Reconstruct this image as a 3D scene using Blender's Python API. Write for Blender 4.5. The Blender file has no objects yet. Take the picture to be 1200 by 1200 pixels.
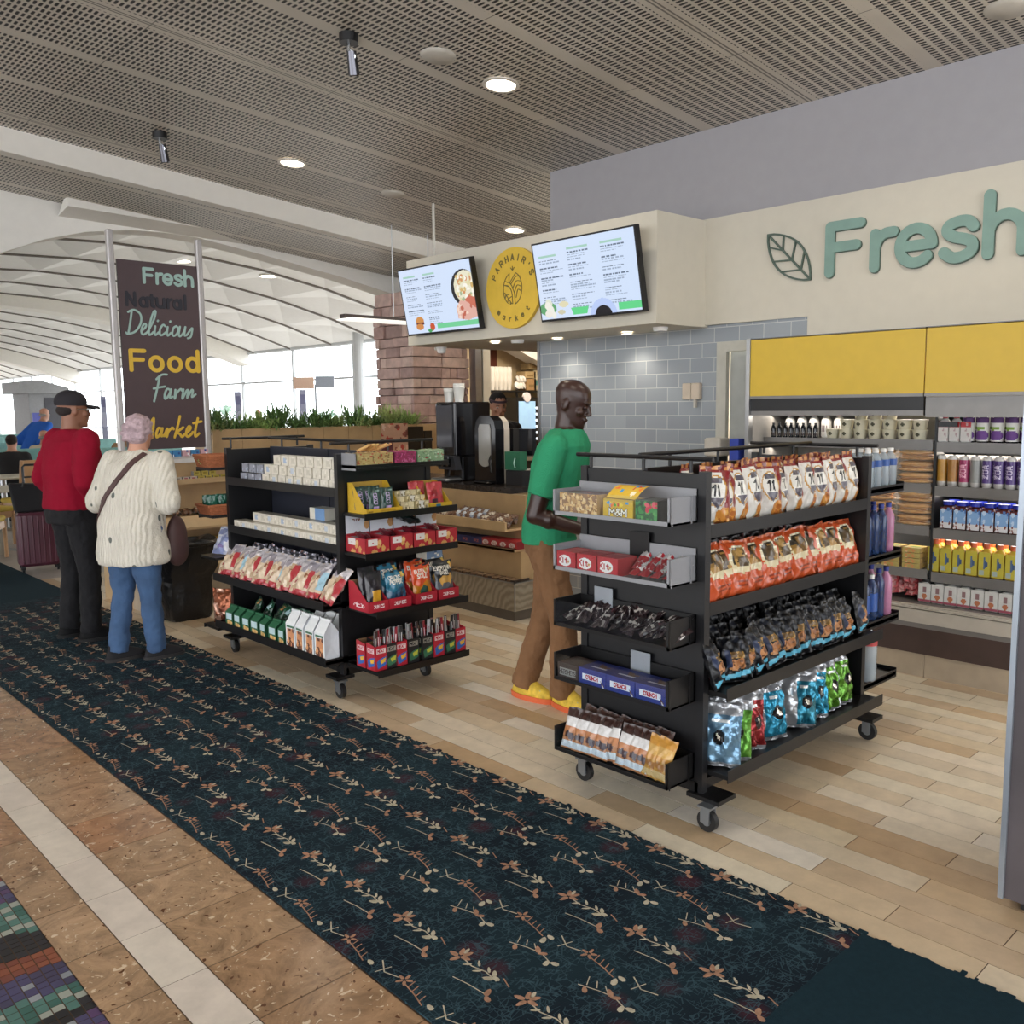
import bpy, bmesh, math, random
import numpy as np
from mathutils import Vector, Matrix
PI = math.pi
S = bpy.context.scene
COL = S.collection
# ---------------------------------------------------------------- camera
def cam_setup():
    y, p, r = (math.radians(a) for a in (43.22393469, 6.66428737, -0.62293))
    f = Vector((math.sin(y)*math.cos(p), math.cos(y)*math.cos(p), -math.sin(p)))
    rt = Vector((math.cos(y), -math.sin(y), 0)); up = rt.cross(f)
    rt2 = math.cos(r)*rt + math.sin(r)*up; up2 = -math.sin(r)*rt + math.cos(r)*up
    cd = bpy.data.cameras.new('camera'); c = bpy.data.objects.new('camera', cd); COL.objects.link(c)
    c.matrix_world = Matrix(((rt2.x, up2.x, -f.x, 0), (rt2.y, up2.y, -f.y, 0), (rt2.z, up2.z, -f.z, 1.65), (0, 0, 0, 1)))
    cd.sensor_width = 36; cd.lens = 36*1060.4/1200; cd.clip_end = 300; cd.clip_start = .05
    S.camera = c
cam_setup()
# ---------------------------------------------------------------- world and light
EXPO = 0.18
w = bpy.data.worlds.new('sky'); S.world = w; w.use_nodes = True
wn = w.node_tree.nodes; bg = wn['Background']
bg.inputs[0].default_value = (0.95, 0.97, 1.0, 1); bg.inputs[1].default_value = 4.2
def area(name, loc, size, power, color, rot=(0, 0, 0), sy=None, spread=None):
    l = bpy.data.lights.new(name, 'AREA'); l.energy = power; l.color = color; l.size = size
    if sy: l.shape = 'RECTANGLE'; l.size_y = sy
    if spread: l.spread = spread
    o = bpy.data.objects.new(name, l); COL.objects.link(o); o.location = loc; o.rotation_euler = rot
    return o
sl = bpy.data.lights.new('sun', 'SUN'); sl.energy = 7; sl.angle = .03; sl.color = (1, .99, .97); so = bpy.data.objects.new('sun', sl); COL.objects.link(so)
so.rotation_euler = Vector((1.0, .55, .42)).to_track_quat('Z', 'Y').to_euler()
S.view_settings.view_transform = 'Standard'; S.view_settings.look = 'None'
S.view_settings.gamma = 1; S.view_settings.exposure = EXPO; S.view_settings.use_curve_mapping = False
S.cycles.use_denoising = True; S.cycles.max_bounces = 6; S.cycles.diffuse_bounces = 4
S.cycles.glossy_bounces = 3; S.cycles.transmission_bounces = 4; S.cycles.transparent_max_bounces = 8
S.cycles.sample_clamp_indirect = 6; S.cycles.caustics_reflective = False; S.cycles.caustics_refractive = False
# ---------------------------------------------------------------- colour and materials
def lin(c):
    if isinstance(c, str):
        c = c.lstrip('#'); c = [int(c[i:i+2], 16)/255 for i in (0, 2, 4)]
    elif max(c) > 1.001: c = [v/255 for v in c]
    return tuple((v/12.92 if v <= .04045 else ((v+.055)/1.055)**2.4) for v in c[:3])
MATS = {}
def nt(name):
    m = bpy.data.materials.new(name); m.use_nodes = True
    return m, m.node_tree, m.node_tree.nodes['Principled BSDF']
def node(t, typ, **kw):
    n = t.nodes.new(typ)
    for k, v in kw.items():
        if k.startswith('i_'):
            key = k[2:]; key = int(key) if key.isdigit() else key
            n.inputs[key].default_value = v
        else: setattr(n, k, v)
    return n
def mat(name, color, rough=.6, metal=0, var=.06, scale=12, bump=0, bscale=40, emit=0, spec=None, alpha=None, trans=0, coat=0):
    if name in MATS: return MATS[name]
    m, t, b = nt(name); c = lin(color)
    tc = node(t, 'ShaderNodeTexCoord')
    n = node(t, 'ShaderNodeTexNoise', i_Scale=scale, i_Detail=4.0)
    t.links.new(tc.outputs['Object'], n.inputs['Vector'])
    r = node(t, 'ShaderNodeValToRGB')
    r.color_ramp.elements[0].position = .3; r.color_ramp.elements[1].position = .7
    r.color_ramp.elements[0].color = (*[v*(1-var) for v in c], 1); r.color_ramp.elements[1].color = (*[min(1, v*(1+var)) for v in c], 1)
    t.links.new(n.outputs['Fac'], r.inputs[0]); t.links.new(r.outputs[0], b.inputs['Base Color'])
    b.inputs['Roughness'].default_value = rough; b.inputs['Metallic'].default_value = metal
    if spec is not None: b.inputs['Specular IOR Level'].default_value = spec
    if coat: b.inputs['Coat Weight'].default_value = coat; b.inputs['Coat Roughness'].default_value = .1
    if trans: b.inputs['Transmission Weight'].default_value = trans; b.inputs['IOR'].default_value = 1.3
    if alpha is not None: b.inputs['Alpha'].default_value = alpha
    if emit:
        b.inputs['Emission Color'].default_value = (*c, 1); b.inputs['Emission Strength'].default_value = emit
    if bump:
        n2 = node(t, 'ShaderNodeTexNoise', i_Scale=bscale, i_Detail=5.0); t.links.new(tc.outputs['Object'], n2.inputs['Vector'])
        bp = node(t, 'ShaderNodeBump', i_Strength=bump, i_Distance=.04 if bscale < 20 else .01); t.links.new(n2.outputs['Fac'], bp.inputs['Height'])
        t.links.new(bp.outputs[0], b.inputs['Normal'])
    MATS[name] = m; return m
def pmat(name, rough=.5, metal=0, bump=0, bscale=30, var=.05, emit=0, coat=0, scale=25):
    """a printed surface: the ink colour is a colour attribute, varied a little by noise"""
    if name in MATS: return MATS[name]
    m, t, b = nt(name)
    a = node(t, 'ShaderNodeVertexColor', layer_name='Col'); tc = node(t, 'ShaderNodeTexCoord')
    n = node(t, 'ShaderNodeTexNoise', i_Scale=scale, i_Detail=4.0); t.links.new(tc.outputs['Object'], n.inputs['Vector'])
    mr = node(t, 'ShaderNodeMapRange', i_1=.3, i_2=.7, i_3=1-var, i_4=1+var); t.links.new(n.outputs['Fac'], mr.inputs[0])
    mx = node(t, 'ShaderNodeVectorMath', operation='SCALE'); t.links.new(a.outputs[0], mx.inputs[0]); t.links.new(mr.outputs[0], mx.inputs['Scale'])
    t.links.new(mx.outputs[0], b.inputs['Base Color'])
    b.inputs['Roughness'].default_value = rough; b.inputs['Metallic'].default_value = metal
    if coat: b.inputs['Coat Weight'].default_value = coat; b.inputs['Coat Roughness'].default_value = .15
    if emit:
        t.links.new(mx.outputs[0], b.inputs['Emission Color']); b.inputs['Emission Strength'].default_value = emit
        b.inputs['Base Color'].default_value = (0, 0, 0, 1); t.links.remove(b.inputs['Base Color'].links[0])
    if bump:
        n2 = node(t, 'ShaderNodeTexNoise', i_Scale=bscale, i_Detail=3.0); t.links.new(tc.outputs['Object'], n2.inputs['Vector'])
        bp = node(t, 'ShaderNodeBump', i_Strength=bump, i_Distance=.01); t.links.new(n2.outputs['Fac'], bp.inputs['Height'])
        t.links.new(bp.outputs[0], b.inputs['Normal'])
    MATS[name] = m; return m
PRINT = pmat('printed_card', .55)
GLOSSP = pmat('printed_film', .28, bump=.5, bscale=38, coat=.3)
FOILP = pmat('printed_foil', .26, metal=.6, bump=.8, bscale=32)
DARKF = pmat('printed_dark_film', .38, bump=.5, bscale=38)
PAINT = pmat('painted_surface', .6, var=.03)
# ---------------------------------------------------------------- mesh builder
class MB:
    def __init__(s): s.v = []; s.f = []; s.m = []; s.c = []
    def add(s, vs, fs, c=(.5, .5, .5), m=0, cs=None):
        o = len(s.v); s.v += [tuple(p) for p in vs]
        lc = None if cs is not None else lin(c)
        for i, f in enumerate(fs):
            s.f.append([a+o for a in f]); s.m.append(m if isinstance(m, int) else m[i]); s.c.append(lc if cs is None else cs[i])
        return s
    def box(s, x0, x1, y0, y1, z0, z1, c=(.5, .5, .5), m=0, T=None):
        vs = [(x, y, z) for x in (x0, x1) for y in (y0, y1) for z in (z0, z1)]
        if T is not None: vs = [T @ Vector(p) for p in vs]
        return s.add(vs, [(0, 1, 3, 2), (4, 6, 7, 5), (0, 4, 5, 1), (2, 3, 7, 6), (0, 2, 6, 4), (1, 5, 7, 3)], c, m)
    def rbox(s, x0, x1, y0, y1, z0, z1, r=.01, c=(.5, .5, .5), m=0, n=3, T=None):
        """box with rounded vertical edges and chamfered top and bottom"""
        r = min(r, (x1-x0)/2.01, (y1-y0)/2.01); k = min(r*.6, (z1-z0)/2.01)
        def ring(z, ins):
            P = []
            for cx, cy, a0 in ((x1-r, y1-r, 0), (x0+r, y1-r, 90), (x0+r, y0+r, 180), (x1-r, y0+r, 270)):
                for i in range(n+1):
                    a = math.radians(a0+90*i/n); P.append((cx+(r-ins)*math.cos(a), cy+(r-ins)*math.sin(a), z))
            return P
        R = [ring(z0, k), ring(z0+k, 0), ring(z1-k, 0), ring(z1, k)]
        vs = [p for q in R for p in q]; N = 4*(n+1); fs = []
        for j in range(3):
            for i in range(N): fs.append((j*N+i, j*N+(i+1) % N, (j+1)*N+(i+1) % N, (j+1)*N+i))
        fs.append(tuple(range(N))[::-1]); fs.append(tuple(range(3*N, 4*N)))
        if T is not None: vs = [T @ Vector(p) for p in vs]
        return s.add(vs, fs, c, m)
    def quad(s, a, b, c_, d, c=(.5, .5, .5), m=0): return s.add([a, b, c_, d], [(0, 1, 2, 3)], c, m)
    def cone(s, p0, p1, r0, r1, n=16, c=(.5, .5, .5), m=0, caps=True):
        p0 = Vector(p0); p1 = Vector(p1); d = (p1-p0).normalized()
        a = d.orthogonal().normalized() if abs(d.z) < .99 else Vector((1, 0, 0)); b = d.cross(a)
        vs = [p+(a*math.cos(2*PI*i/n)+b*math.sin(2*PI*i/n))*r for p, r in ((p0, r0), (p1, r1)) for i in range(n)]
        fs = [(i, (i+1) % n, n+(i+1) % n, n+i) for i in range(n)]
        if caps: fs += [tuple(range(n))[::-1], tuple(range(n, 2*n))]
        return s.add(vs, fs, c, m)
    def tube(s, pts, r, n=8, c=(.5, .5, .5), m=0):
        pts = [Vector(p) for p in pts]; vs = []; fs = []; a = None
        for i, p in enumerate(pts):
            d = (pts[min(i+1, len(pts)-1)]-pts[max(i-1, 0)]).normalized()
            a = d.orthogonal().normalized() if a is None else (a-d*a.dot(d)).normalized()
            b = d.cross(a); rr = r[i] if isinstance(r, (list, tuple)) else r
            vs += [p+(a*math.cos(2*PI*k/n)+b*math.sin(2*PI*k/n))*rr for k in range(n)]
        for i in range(len(pts)-1):
            for k in range(n): fs.append((i*n+k, i*n+(k+1) % n, (i+1)*n+(k+1) % n, (i+1)*n+k))
        fs += [tuple(range(n))[::-1], tuple(range((len(pts)-1)*n, len(pts)*n))]
        return s.add(vs, fs, c, m)
    def lathe(s, prof, n=20, o=(0, 0, 0), c=(.5, .5, .5), m=0, cols=None, caps=True):
        vs = []; fs = []; cs = []
        for r, z in prof: vs += [(o[0]+r*math.cos(2*PI*i/n), o[1]+r*math.sin(2*PI*i/n), o[2]+z) for i in range(n)]
        for j in range(len(prof)-1):
            for i in range(n):
                fs.append((j*n+i, j*n+(i+1) % n, (j+1)*n+(i+1) % n, (j+1)*n+i)); cs.append(lin(cols[j]) if cols else lin(c))
        if caps:
            fs.append(tuple(range(n))[::-1]); cs.append(cs[0]); fs.append(tuple(range((len(prof)-1)*n, len(prof)*n))); cs.append(cs[-1])
        return s.add(vs, fs, m=m, cs=cs)
    def prism(s, poly, h, P, U, V, c=(.5, .5, .5), m=0):
        """2-D polygon in the plane P+x*U+y*V, thickened by h along U x V"""
        P = Vector(P); U = Vector(U); V = Vector(V); N = U.cross(V).normalized()
        n = len(poly); a = sum(poly[i][0]*poly[(i+1) % n][1]-poly[(i+1) % n][0]*poly[i][1] for i in range(n))
        if a < 0: poly = poly[::-1]
        vs = [P+U*x+V*y for x, y in poly]+[P+U*x+V*y+N*h for x, y in poly]
        fs = [tuple(range(n))[::-1], tuple(range(n, 2*n))]+[(i, (i+1) % n, n+(i+1) % n, n+i) for i in range(n)]
        return s.add(vs, fs, c, m)
    def stroke(s, pts, w, h, P, U, V, c=(.5, .5, .5), m=0, caps=8, jit=0):
        for i, (x, y) in enumerate(pts):
            s.q = (getattr(s, 'q', 0)+1) % 97; e = min(6e-5, h*.004)
            s.prism([(x+w/2*math.cos(2*PI*k/(2*caps)), y+w/2*math.sin(2*PI*k/(2*caps))) for k in range(2*caps)], h+e*s.q, P, U, V, c, m)
            if i:
                x0, y0 = pts[i-1]; L = math.hypot(x-x0, y-y0)
                if L < 1e-6: continue
                nx, ny = -(y-y0)/L*w/2, (x-x0)/L*w/2
                s.prism([(x0+nx, y0+ny), (x0-nx, y0-ny), (x-nx, y-ny), (x+nx, y+ny)], h+e*s.q+e*.5, P, U, V, c, m)
        return s
    def grid(s, fn, nu, nv, cv=None, c=(.5, .5, .5), m=0):
        """fn(u,v)->point, v downwards from the top; colours from a canvas"""
        vs = [fn(i/nu, j/nv) for j in range(nv+1) for i in range(nu+1)]
        fs = []; cs = []; lc = lin(c)
        for j in range(nv):
            for i in range(nu):
                a = j*(nu+1)+i; fs.append((a, a+nu+1, a+nu+2, a+1))
                cs.append(cv.lin_at((i+.5)/nu, (j+.5)/nv) if cv is not None else lc)
        return s.add(vs, fs, m=m, cs=cs)
    def panel(s, cv, P, U, V):
        """flat printed canvas: P top-left corner, U to the right, V down (full lengths)"""
        P = Vector(P); U = Vector(U); V = Vector(V)
        return s.grid(lambda u, v: P+U*u+V*v, cv.w, cv.h, cv)
    def mesh(s, name, mats, smooth=False, bevel=0):
        me = bpy.data.meshes.new(name); me.from_pydata(s.v, [], s.f); me.update()
        for m_ in (mats if isinstance(mats, (list, tuple)) else [mats]): me.materials.append(m_)
        me.polygons.foreach_set('material_index', s.m)
        at = me.color_attributes.new('Col', 'FLOAT_COLOR', 'CORNER')
        tot = np.array([len(f) for f in s.f]); cc = np.repeat(np.array([(*c, 1) for c in s.c], dtype=np.float32), tot, axis=0)
        at.data.foreach_set('color', cc.ravel())
        if smooth:
            me.polygons.foreach_set('use_smooth', [True]*len(s.f))
            try: me.set_sharp_from_angle(angle=math.radians(42))
            except Exception: pass
        return me
    def obj(s, name, mats, parent=None, smooth=False, bevel=0, loc=None, rotz=0):
        o = bpy.data.objects.new(name, s.mesh(name, mats, smooth)); COL.objects.link(o)
        if parent is not None: o.parent = parent
        if loc is not None: o.location = loc
        if rotz: o.rotation_euler = (0, 0, rotz)
        if bevel:
            b = o.modifiers.new('bevel', 'BEVEL'); b.width = bevel; b.segments = 2; b.limit_method = 'ANGLE'
        return o
def tag(o, label, cat, group=None, kind=None):
    if label: o['label'] = label
    if cat: o['category'] = cat
    if group: o['group'] = group
    if kind: o['kind'] = kind
    return o
def thing(name, label, cat, loc=(0, 0, 0), rotz=0, group=None):
    o = bpy.data.objects.new(name, None); o.empty_display_size = .05; COL.objects.link(o); o.location = loc; o.rotation_euler = (0, 0, rotz)
    return tag(o, label, cat, group)
def struct(o): o['kind'] = 'structure'; return o
def put(me, name, loc, rotz, label, cat, group=None, rot=None, sc=None):
    """one more individual that shares mesh data; me may be a list of (part name, mesh, parent index) for things with parts"""
    if isinstance(me, list):
        r = thing(name, label, cat, loc, rotz, group)
        if rot: r.rotation_euler = rot
        if sc: r.scale = sc
        made = []
        for pn, pm, pi in me:
            q = bpy.data.objects.new(pn, pm); COL.objects.link(q); q.parent = r if pi is None else made[pi]; made.append(q)
        return r
    o = bpy.data.objects.new(name, me); COL.objects.link(o); o.location = loc; o.rotation_euler = rot or (0, 0, rotz)
    if rot:                                             # let a tilted pack rest on its lowest point
        R_3 = o.rotation_euler.to_matrix(); co = np.empty(len(me.vertices)*3, np.float32); me.vertices.foreach_get('co', co); co = co.reshape(-1, 3)*(np.array(sc) if sc else 1)
        o.location.z -= min(0., float((co @ np.array(R_3)[2]).min()))-.001
    if sc: o.scale = sc
    return tag(o, label, cat, group)
ORD = ['leftmost', 'second', 'third', 'fourth', 'fifth', 'sixth', 'seventh', 'eighth', 'ninth', 'tenth', 'eleventh', 'twelfth', 'thirteenth', 'fourteenth', 'fifteenth', 'sixteenth', 'seventeenth', 'eighteenth', 'nineteenth', 'twentieth']
def nth(i, what, n=None):
    if i == 0: return 'leftmost ' + what
    if n and i == n-1: return 'rightmost ' + what
    return ORD[i] + ' ' + what + ' from the left'
# ---------------------------------------------------------------- stroke letters (cap height 6, width 4 units)
GL = {
 'A': '0,0 2,6 4,0|.7,2 3.3,2', 'B': '0,0 0,6 2.6,6 3.6,5.4 3.6,3.8 2.6,3.2 0,3.2|2.6,3.2 4,2.6 4,.7 2.8,0 0,0', 'C': '4,5 3,6 1,6 0,5 0,1 1,0 3,0 4,1',
 'D': '0,0 0,6 2.4,6 4,4.6 4,1.4 2.4,0 0,0', 'E': '4,6 0,6 0,0 4,0|0,3.1 3,3.1', 'F': '4,6 0,6 0,0|0,3.1 3,3.1', 'G': '4,5 3,6 1,6 0,5 0,1 1,0 3,0 4,1 4,2.8 2.2,2.8',
 'H': '0,0 0,6|4,0 4,6|0,3 4,3', 'I': '2,0 2,6', 'J': '4,6 4,1 3,0 1,0 0,1', 'K': '0,0 0,6|4,6 0,2.6|1.3,3.6 4,0', 'L': '0,6 0,0 4,0', 'M': '0,0 0,6 2,2.4 4,6 4,0',
 'N': '0,0 0,6 4,0 4,6', 'O': '1,0 0,1 0,5 1,6 3,6 4,5 4,1 3,0 1,0', 'P': '0,0 0,6 3,6 4,5 4,3.8 3,2.9 0,2.9', 'Q': '1,0 0,1 0,5 1,6 3,6 4,5 4,1 3,0 1,0|2.4,1.6 4.2,-.4',
 'R': '0,0 0,6 3,6 4,5 4,3.9 3,3 0,3|2,3 4,0', 'S': '4,5 3,6 1,6 0,5 0,4 1,3.2 3,2.8 4,2 4,1 3,0 1,0 0,1', 'T': '0,6 4,6|2,6 2,0', 'U': '0,6 0,1 1,0 3,0 4,1 4,6', 'V': '0,6 2,0 4,6',
 'W': '0,6 1,0 2,4 3,0 4,6', 'X': '0,0 4,6|0,6 4,0', 'Y': '0,6 2,3 4,6|2,3 2,0', 'Z': '0,6 4,6 0,0 4,0', '1': '.8,4.8 2.2,6 2.2,0', '0': '1,0 0,1 0,5 1,6 3,6 4,5 4,1 3,0 1,0', '2': '0,5 1,6 3,6 4,5 4,4 0,0 4,0',
 '9': '0,0 3,0 4,1 4,5 3,6 1,6 0,5 0,3.6 1,2.8 4,2.8', '&': '4,0 1,4.8 1.6,6 2.8,5.6 2.6,4.4 0,1.8 .4,.3 1.8,0 4,2.4', "'": '2,6 2,4.6', '.': '2,0 2,.1', '-': '.8,3 3.2,3', '$': '4,5 1,5 0,4 4,2 3,1 0,1|2,6 2,0',
 'a': '3.4,3.8 3.4,0|3.4,3 2.4,3.9 1,3.9 .2,3 .2,.9 1,0 2.4,0 3.4,.9', 'e': '.3,2.1 3.5,2.1 3.5,3 2.6,3.9 1.2,3.9 .2,3 .2,.9 1.2,0 2.6,0 3.4,.7', 'k': '.4,0 .4,6|3.2,4 .4,1.6|1.4,2.4 3.4,0',
 'm': '.2,0 .2,3.9|.2,3 1,3.9 1.7,3.6 1.9,3 1.9,0|1.9,3 2.7,3.9 3.5,3.6 3.8,3 3.8,0', 'r': '.6,0 .6,3.9|.6,2.8 1.6,3.8 3,3.9', 't': '1.6,5.6 1.6,.8 2.4,0 3.4,.2|.4,3.9 3,3.9', 'o': '1.2,0 .2,.9 .2,3 1.2,3.9 2.6,3.9 3.6,3 3.6,.9 2.6,0 1.2,0',
 'n': '.4,0 .4,3.9|.4,2.8 1.4,3.9 2.6,3.9 3.4,3 3.4,0', 's': '3.3,3.3 2.6,3.9 1.1,3.9 .4,3.2 .8,2.3 2.8,1.7 3.3,.9 2.6,0 1,0 .2,.7', 'i': '2,0 2,3.9|2,5.4 2,5.6', 'l': '2,0 2,6', ' ': '', '*': '2,5 2,1|.4,4 3.6,2|.4,2 3.6,4', '/': '0,0 4,6', '?': ''}
def glyph(ch): return [[tuple(float(a) for a in p.split(',')) for p in st.split(' ')] for st in GL.get(ch, GL.get(ch.upper(), '')).split('|') if st]
def text_lines(txt, h, sp=1.6, wide=1.0):
    """list of polylines for a word, cap height h, starting at 0,0; and its width"""
    k = h/6; x = 0; out = []
    for ch in txt:
        g = glyph(ch)
        narrow = ch in "I1'il."
        off = -1.2 if narrow else 0
        for st in g: out.append([((x+(px+off)*wide)*k, py*k) for px, py in st])
        x += ((1.8 if narrow else 4)*wide+sp)
    return out, (x-sp)*k
def smooth_line(pts, n=5):
    if len(pts) < 3: return pts
    P = [pts[0]]+list(pts)+[pts[-1]]; out = []
    for i in range(1, len(P)-2):
        for k in range(n):
            t = k/n; q = []
            for d in (0, 1):
                a, b, c, e = P[i-1][d], P[i][d], P[i+1][d], P[i+2][d]
                q.append(.5*(2*b+(c-a)*t+(2*a-5*b+4*c-e)*t*t+(3*b-a-3*c+e)*t**3))
            out.append(tuple(q))
    out.append(pts[-1]); return out
def arc(cx, cy, rx, ry, a0, a1, n=12): return [(cx+rx*math.cos(math.radians(a0+(a1-a0)*i/n)), cy+ry*math.sin(math.radians(a0+(a1-a0)*i/n))) for i in range(n+1)]
# ---------------------------------------------------------------- print canvas
class Cv:
    def __init__(s, w, h, bg='#808080', asp=None):
        s.w = w; s.h = h; s.a = np.zeros((h, w, 3), np.float32); s.a[:] = lin(bg)
        s.asp = asp or w/h      # real width / real height
        s.U, s.V = np.meshgrid((np.arange(w)+.5)/w, (np.arange(h)+.5)/h)
    def lin_at(s, u, v): return tuple(s.a[min(s.h-1, int(v*s.h)), min(s.w-1, int(u*s.w))])
    def rect(s, u0, v0, u1, v1, c): s.a[(s.U >= u0) & (s.U < u1) & (s.V >= v0) & (s.V < v1)] = lin(c); return s
    def ell(s, u, v, ru, rv, c): s.a[((s.U-u)/ru)**2+((s.V-v)/rv)**2 < 1] = lin(c); return s
    def poly(s, pts, c):
        ins = np.zeros(s.U.shape, bool); n = len(pts)
        for i in range(n):
            x0, y0 = pts[i]; x1, y1 = pts[(i+1) % n]
            if y0 == y1: continue
            hit = ((y0 > s.V) != (y1 > s.V)) & (s.U < (x1-x0)*(s.V-y0)/(y1-y0)+x0); ins ^= hit
        s.a[ins] = lin(c); return s
    def line(s, pts, wd, c):
        X = s.U*s.asp; Y = s.V; d = np.full(X.shape, 9.)
        for (x0, y0), (x1, y1) in zip(pts[:-1], pts[1:]):
            dx, dy = x1-x0, y1-y0; L = dx*dx+dy*dy+1e-12
            t = np.clip(((X-x0)*dx+(Y-y0)*dy)/L, 0, 1); d = np.minimum(d, np.hypot(X-x0-t*dx, Y-y0-t*dy))
        s.a[d < wd/2] = lin(c); return s
    def text(s, txt, u, v, h, c, wd=.2, center=True, ang=0, sp=1.6, wide=1.0):
        L, W = text_lines(txt, h, sp, wide); ca, sa = math.cos(ang), math.sin(ang)
        for st in L:
            P = []
            for x, y in st:
                x -= W/2 if center else 0; y -= h/2
                P.append((u*s.asp+x*ca+y*sa, v-y*ca+x*sa))
            s.line(P, h*wd, c)
        return s
    def spk(s, n, cols, r, seed=1, box=(0, 0, 1, 1)):
        R = random.Random(seed)
        for i in range(n): s.ell(R.uniform(box[0], box[2]), R.uniform(box[1], box[3]), r*R.uniform(.6, 1.3)/s.asp, r*R.uniform(.6, 1.3), R.choice(cols))
        return s
# ---------------------------------------------------------------- packaging shapes (front faces local -y, origin bottom centre)
def bag(name, cv, w, h, t, back='#777777', seed=0, wr=.004, matl=None, crimp=.07, n=(22, 28), stand=.5, crease=3):
    R = random.Random(seed); ph = [R.uniform(0, 6) for _ in range(8)]
    def T(u, v):
        a = max(0., math.sin(PI*u))**.55; vv = min(1, max(0, (v-crimp)/(1-crimp*(1.4 if stand < .9 else 1)))); b = max(0., math.sin(PI*min(1, vv**1.15)))**.5
        if v < crimp or u in (0, 1): return 0.
        return t/2*a*b
    def off(u, v): return wr*(math.sin(crease*5*u+ph[0]+3*v)*math.cos(crease*4*v+ph[1])+.6*math.sin(17*u-9*v+ph[2])*math.sin(13*v+ph[3]))
    def edge(v): return 1-.05*math.sin(PI*v)**2+.012*math.sin(9*v+ph[4])
    def P(sg):
        def f(u, v):
            x = (u-.5)*w*edge(v); z = h*(1-v)+(.012*h*math.sin(7*u+ph[5]) if v < .03 else 0)
            tt = T(u, v); inside = 1 if tt > 0 else .4
            y = -sg*tt+off(u, v)*inside*(1 if 0 < u < 1 else .5)
            return (x, y, z)
        return f
    m = MB(); nu, nv = n
    m.grid(P(1), nu, nv, cv)
    m.grid(lambda u, v: P(-1)(1-u, v), nu, nv, None, back)
    return m.mesh(name, [matl or GLOSSP], smooth=True)
def carton(name, w, d, h, cols, front=None, side=None, top=None, matl=None):
    """closed box with printed faces; cols = plain colour"""
    m = MB(); x = w/2; y = d/2
    def face(cv, P, U, V):
        if isinstance(cv, Cv): m.panel(cv, P, U, V)
        else:
            P = Vector(P); U = Vector(U); V = Vector(V); m.quad(P, P+V, P+U+V, P+U, cv or cols)
    face(front, (-x, -y, h), (w, 0, 0), (0, 0, -h)); face(side, (-x, y, h), (0, -d, 0), (0, 0, -h)); face(side, (x, -y, h), (0, d, 0), (0, 0, -h))
    face(front if not isinstance(front, Cv) else cols, (x, y, h), (-w, 0, 0), (0, 0, -h)); face(top, (-x, y, h), (w, 0, 0), (0, -d, 0))
    face(cols, (-x, -y, 0), (w, 0, 0), (0, d, 0))
    return m.mesh(name, [matl or PRINT])
def open_tray(m, w, d, hf, hb, th, col, inner=None, m_=0):
    """display tray: low front, high back, sloping sides"""
    x = w/2; y = d/2
    m.box(-x, x, -y, y, 0, th, inner or col); m.box(-x, x, -y, -y+th, 0, hf, col); m.box(-x, x, y-th, y, 0, hb, inner or col)
    for sx in (-1, 1):
        a, b = (sx*x-sx*th, sx*x)
        a, b = min(a, b), max(a, b)
        pr = [(-y, 0), (y, 0), (y, hb), (y-d*.25, hb), (-y+d*.12, hf), (-y, hf)]
        m.prism(pr, b-a, (a, 0, 0), (0, 1, 0), (0, 0, 1), col)
    return m
def remesh(name, m, voxel, mats, parent=None, smooth=4, loc=None, rotz=0, disp=None):
    """grow one continuous skin around the closed pieces collected in m"""
    me = m.mesh(name+'_src', mats); o = bpy.data.objects.new(name, me); COL.objects.link(o)
    r = o.modifiers.new('r', 'REMESH'); r.mode = 'VOXEL'; r.voxel_size = voxel; r.use_smooth_shade = True
    if smooth:
        s_ = o.modifiers.new('s', 'SMOOTH'); s_.factor = .6; s_.iterations = smooth
    if disp:
        tx = bpy.data.textures.new(name+'_fold', 'CLOUDS'); tx.noise_scale = disp[1]; tx.noise_depth = 2
        d = o.modifiers.new('d', 'DISPLACE'); d.texture = tx; d.strength = disp[0]; d.mid_level = .5; d.texture_coords = 'GLOBAL' if len(disp) > 2 else 'LOCAL'
    dg = bpy.context.evaluated_depsgraph_get(); me2 = bpy.data.meshes.new_from_object(o.evaluated_get(dg))
    o.modifiers.clear(); o.data = me2; me2.name = name; bpy.data.meshes.remove(me)
    me2.materials.clear()
    for q in (mats if isinstance(mats, (list, tuple)) else [mats]): me2.materials.append(q)
    me2.polygons.foreach_set('use_smooth', [True]*len(me2.polygons))
    if parent is not None: o.parent = parent
    if loc is not None: o.location = loc
    if rotz: o.rotation_euler = (0, 0, rotz)
    return o
# ================================================================ SETTING
CZ = lambda x: 3.58+.09*(5.6-x)
R0 = random.Random(7)
wh = mat('white_plaster', '#e4e1da', .7, var=.02, bump=.05)
cream = mat('cream_paint', '#cdc7b8', .6, var=.02, bump=.03)
greywall = mat('grey_paint', '#9f9da1', .45, var=.02, bump=.03)
blk = mat('black_powder_coat', '#101013', .42, var=.12, bump=.04, bscale=200)
blkm = mat('charcoal_steel', '#191819', .38, metal=.3, var=.1)
steel = mat('brushed_steel', '#a8a9ab', .3, metal=.9, var=.06)
chrome = mat('chrome', '#c9ccd0', .15, metal=1, var=.02)
wood = mat('pale_maple', '#b79a72', .45, var=.12, scale=5, bump=.05)
woodd = mat('dark_laminate', '#3d3130', .5, var=.2, scale=6)
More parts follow.
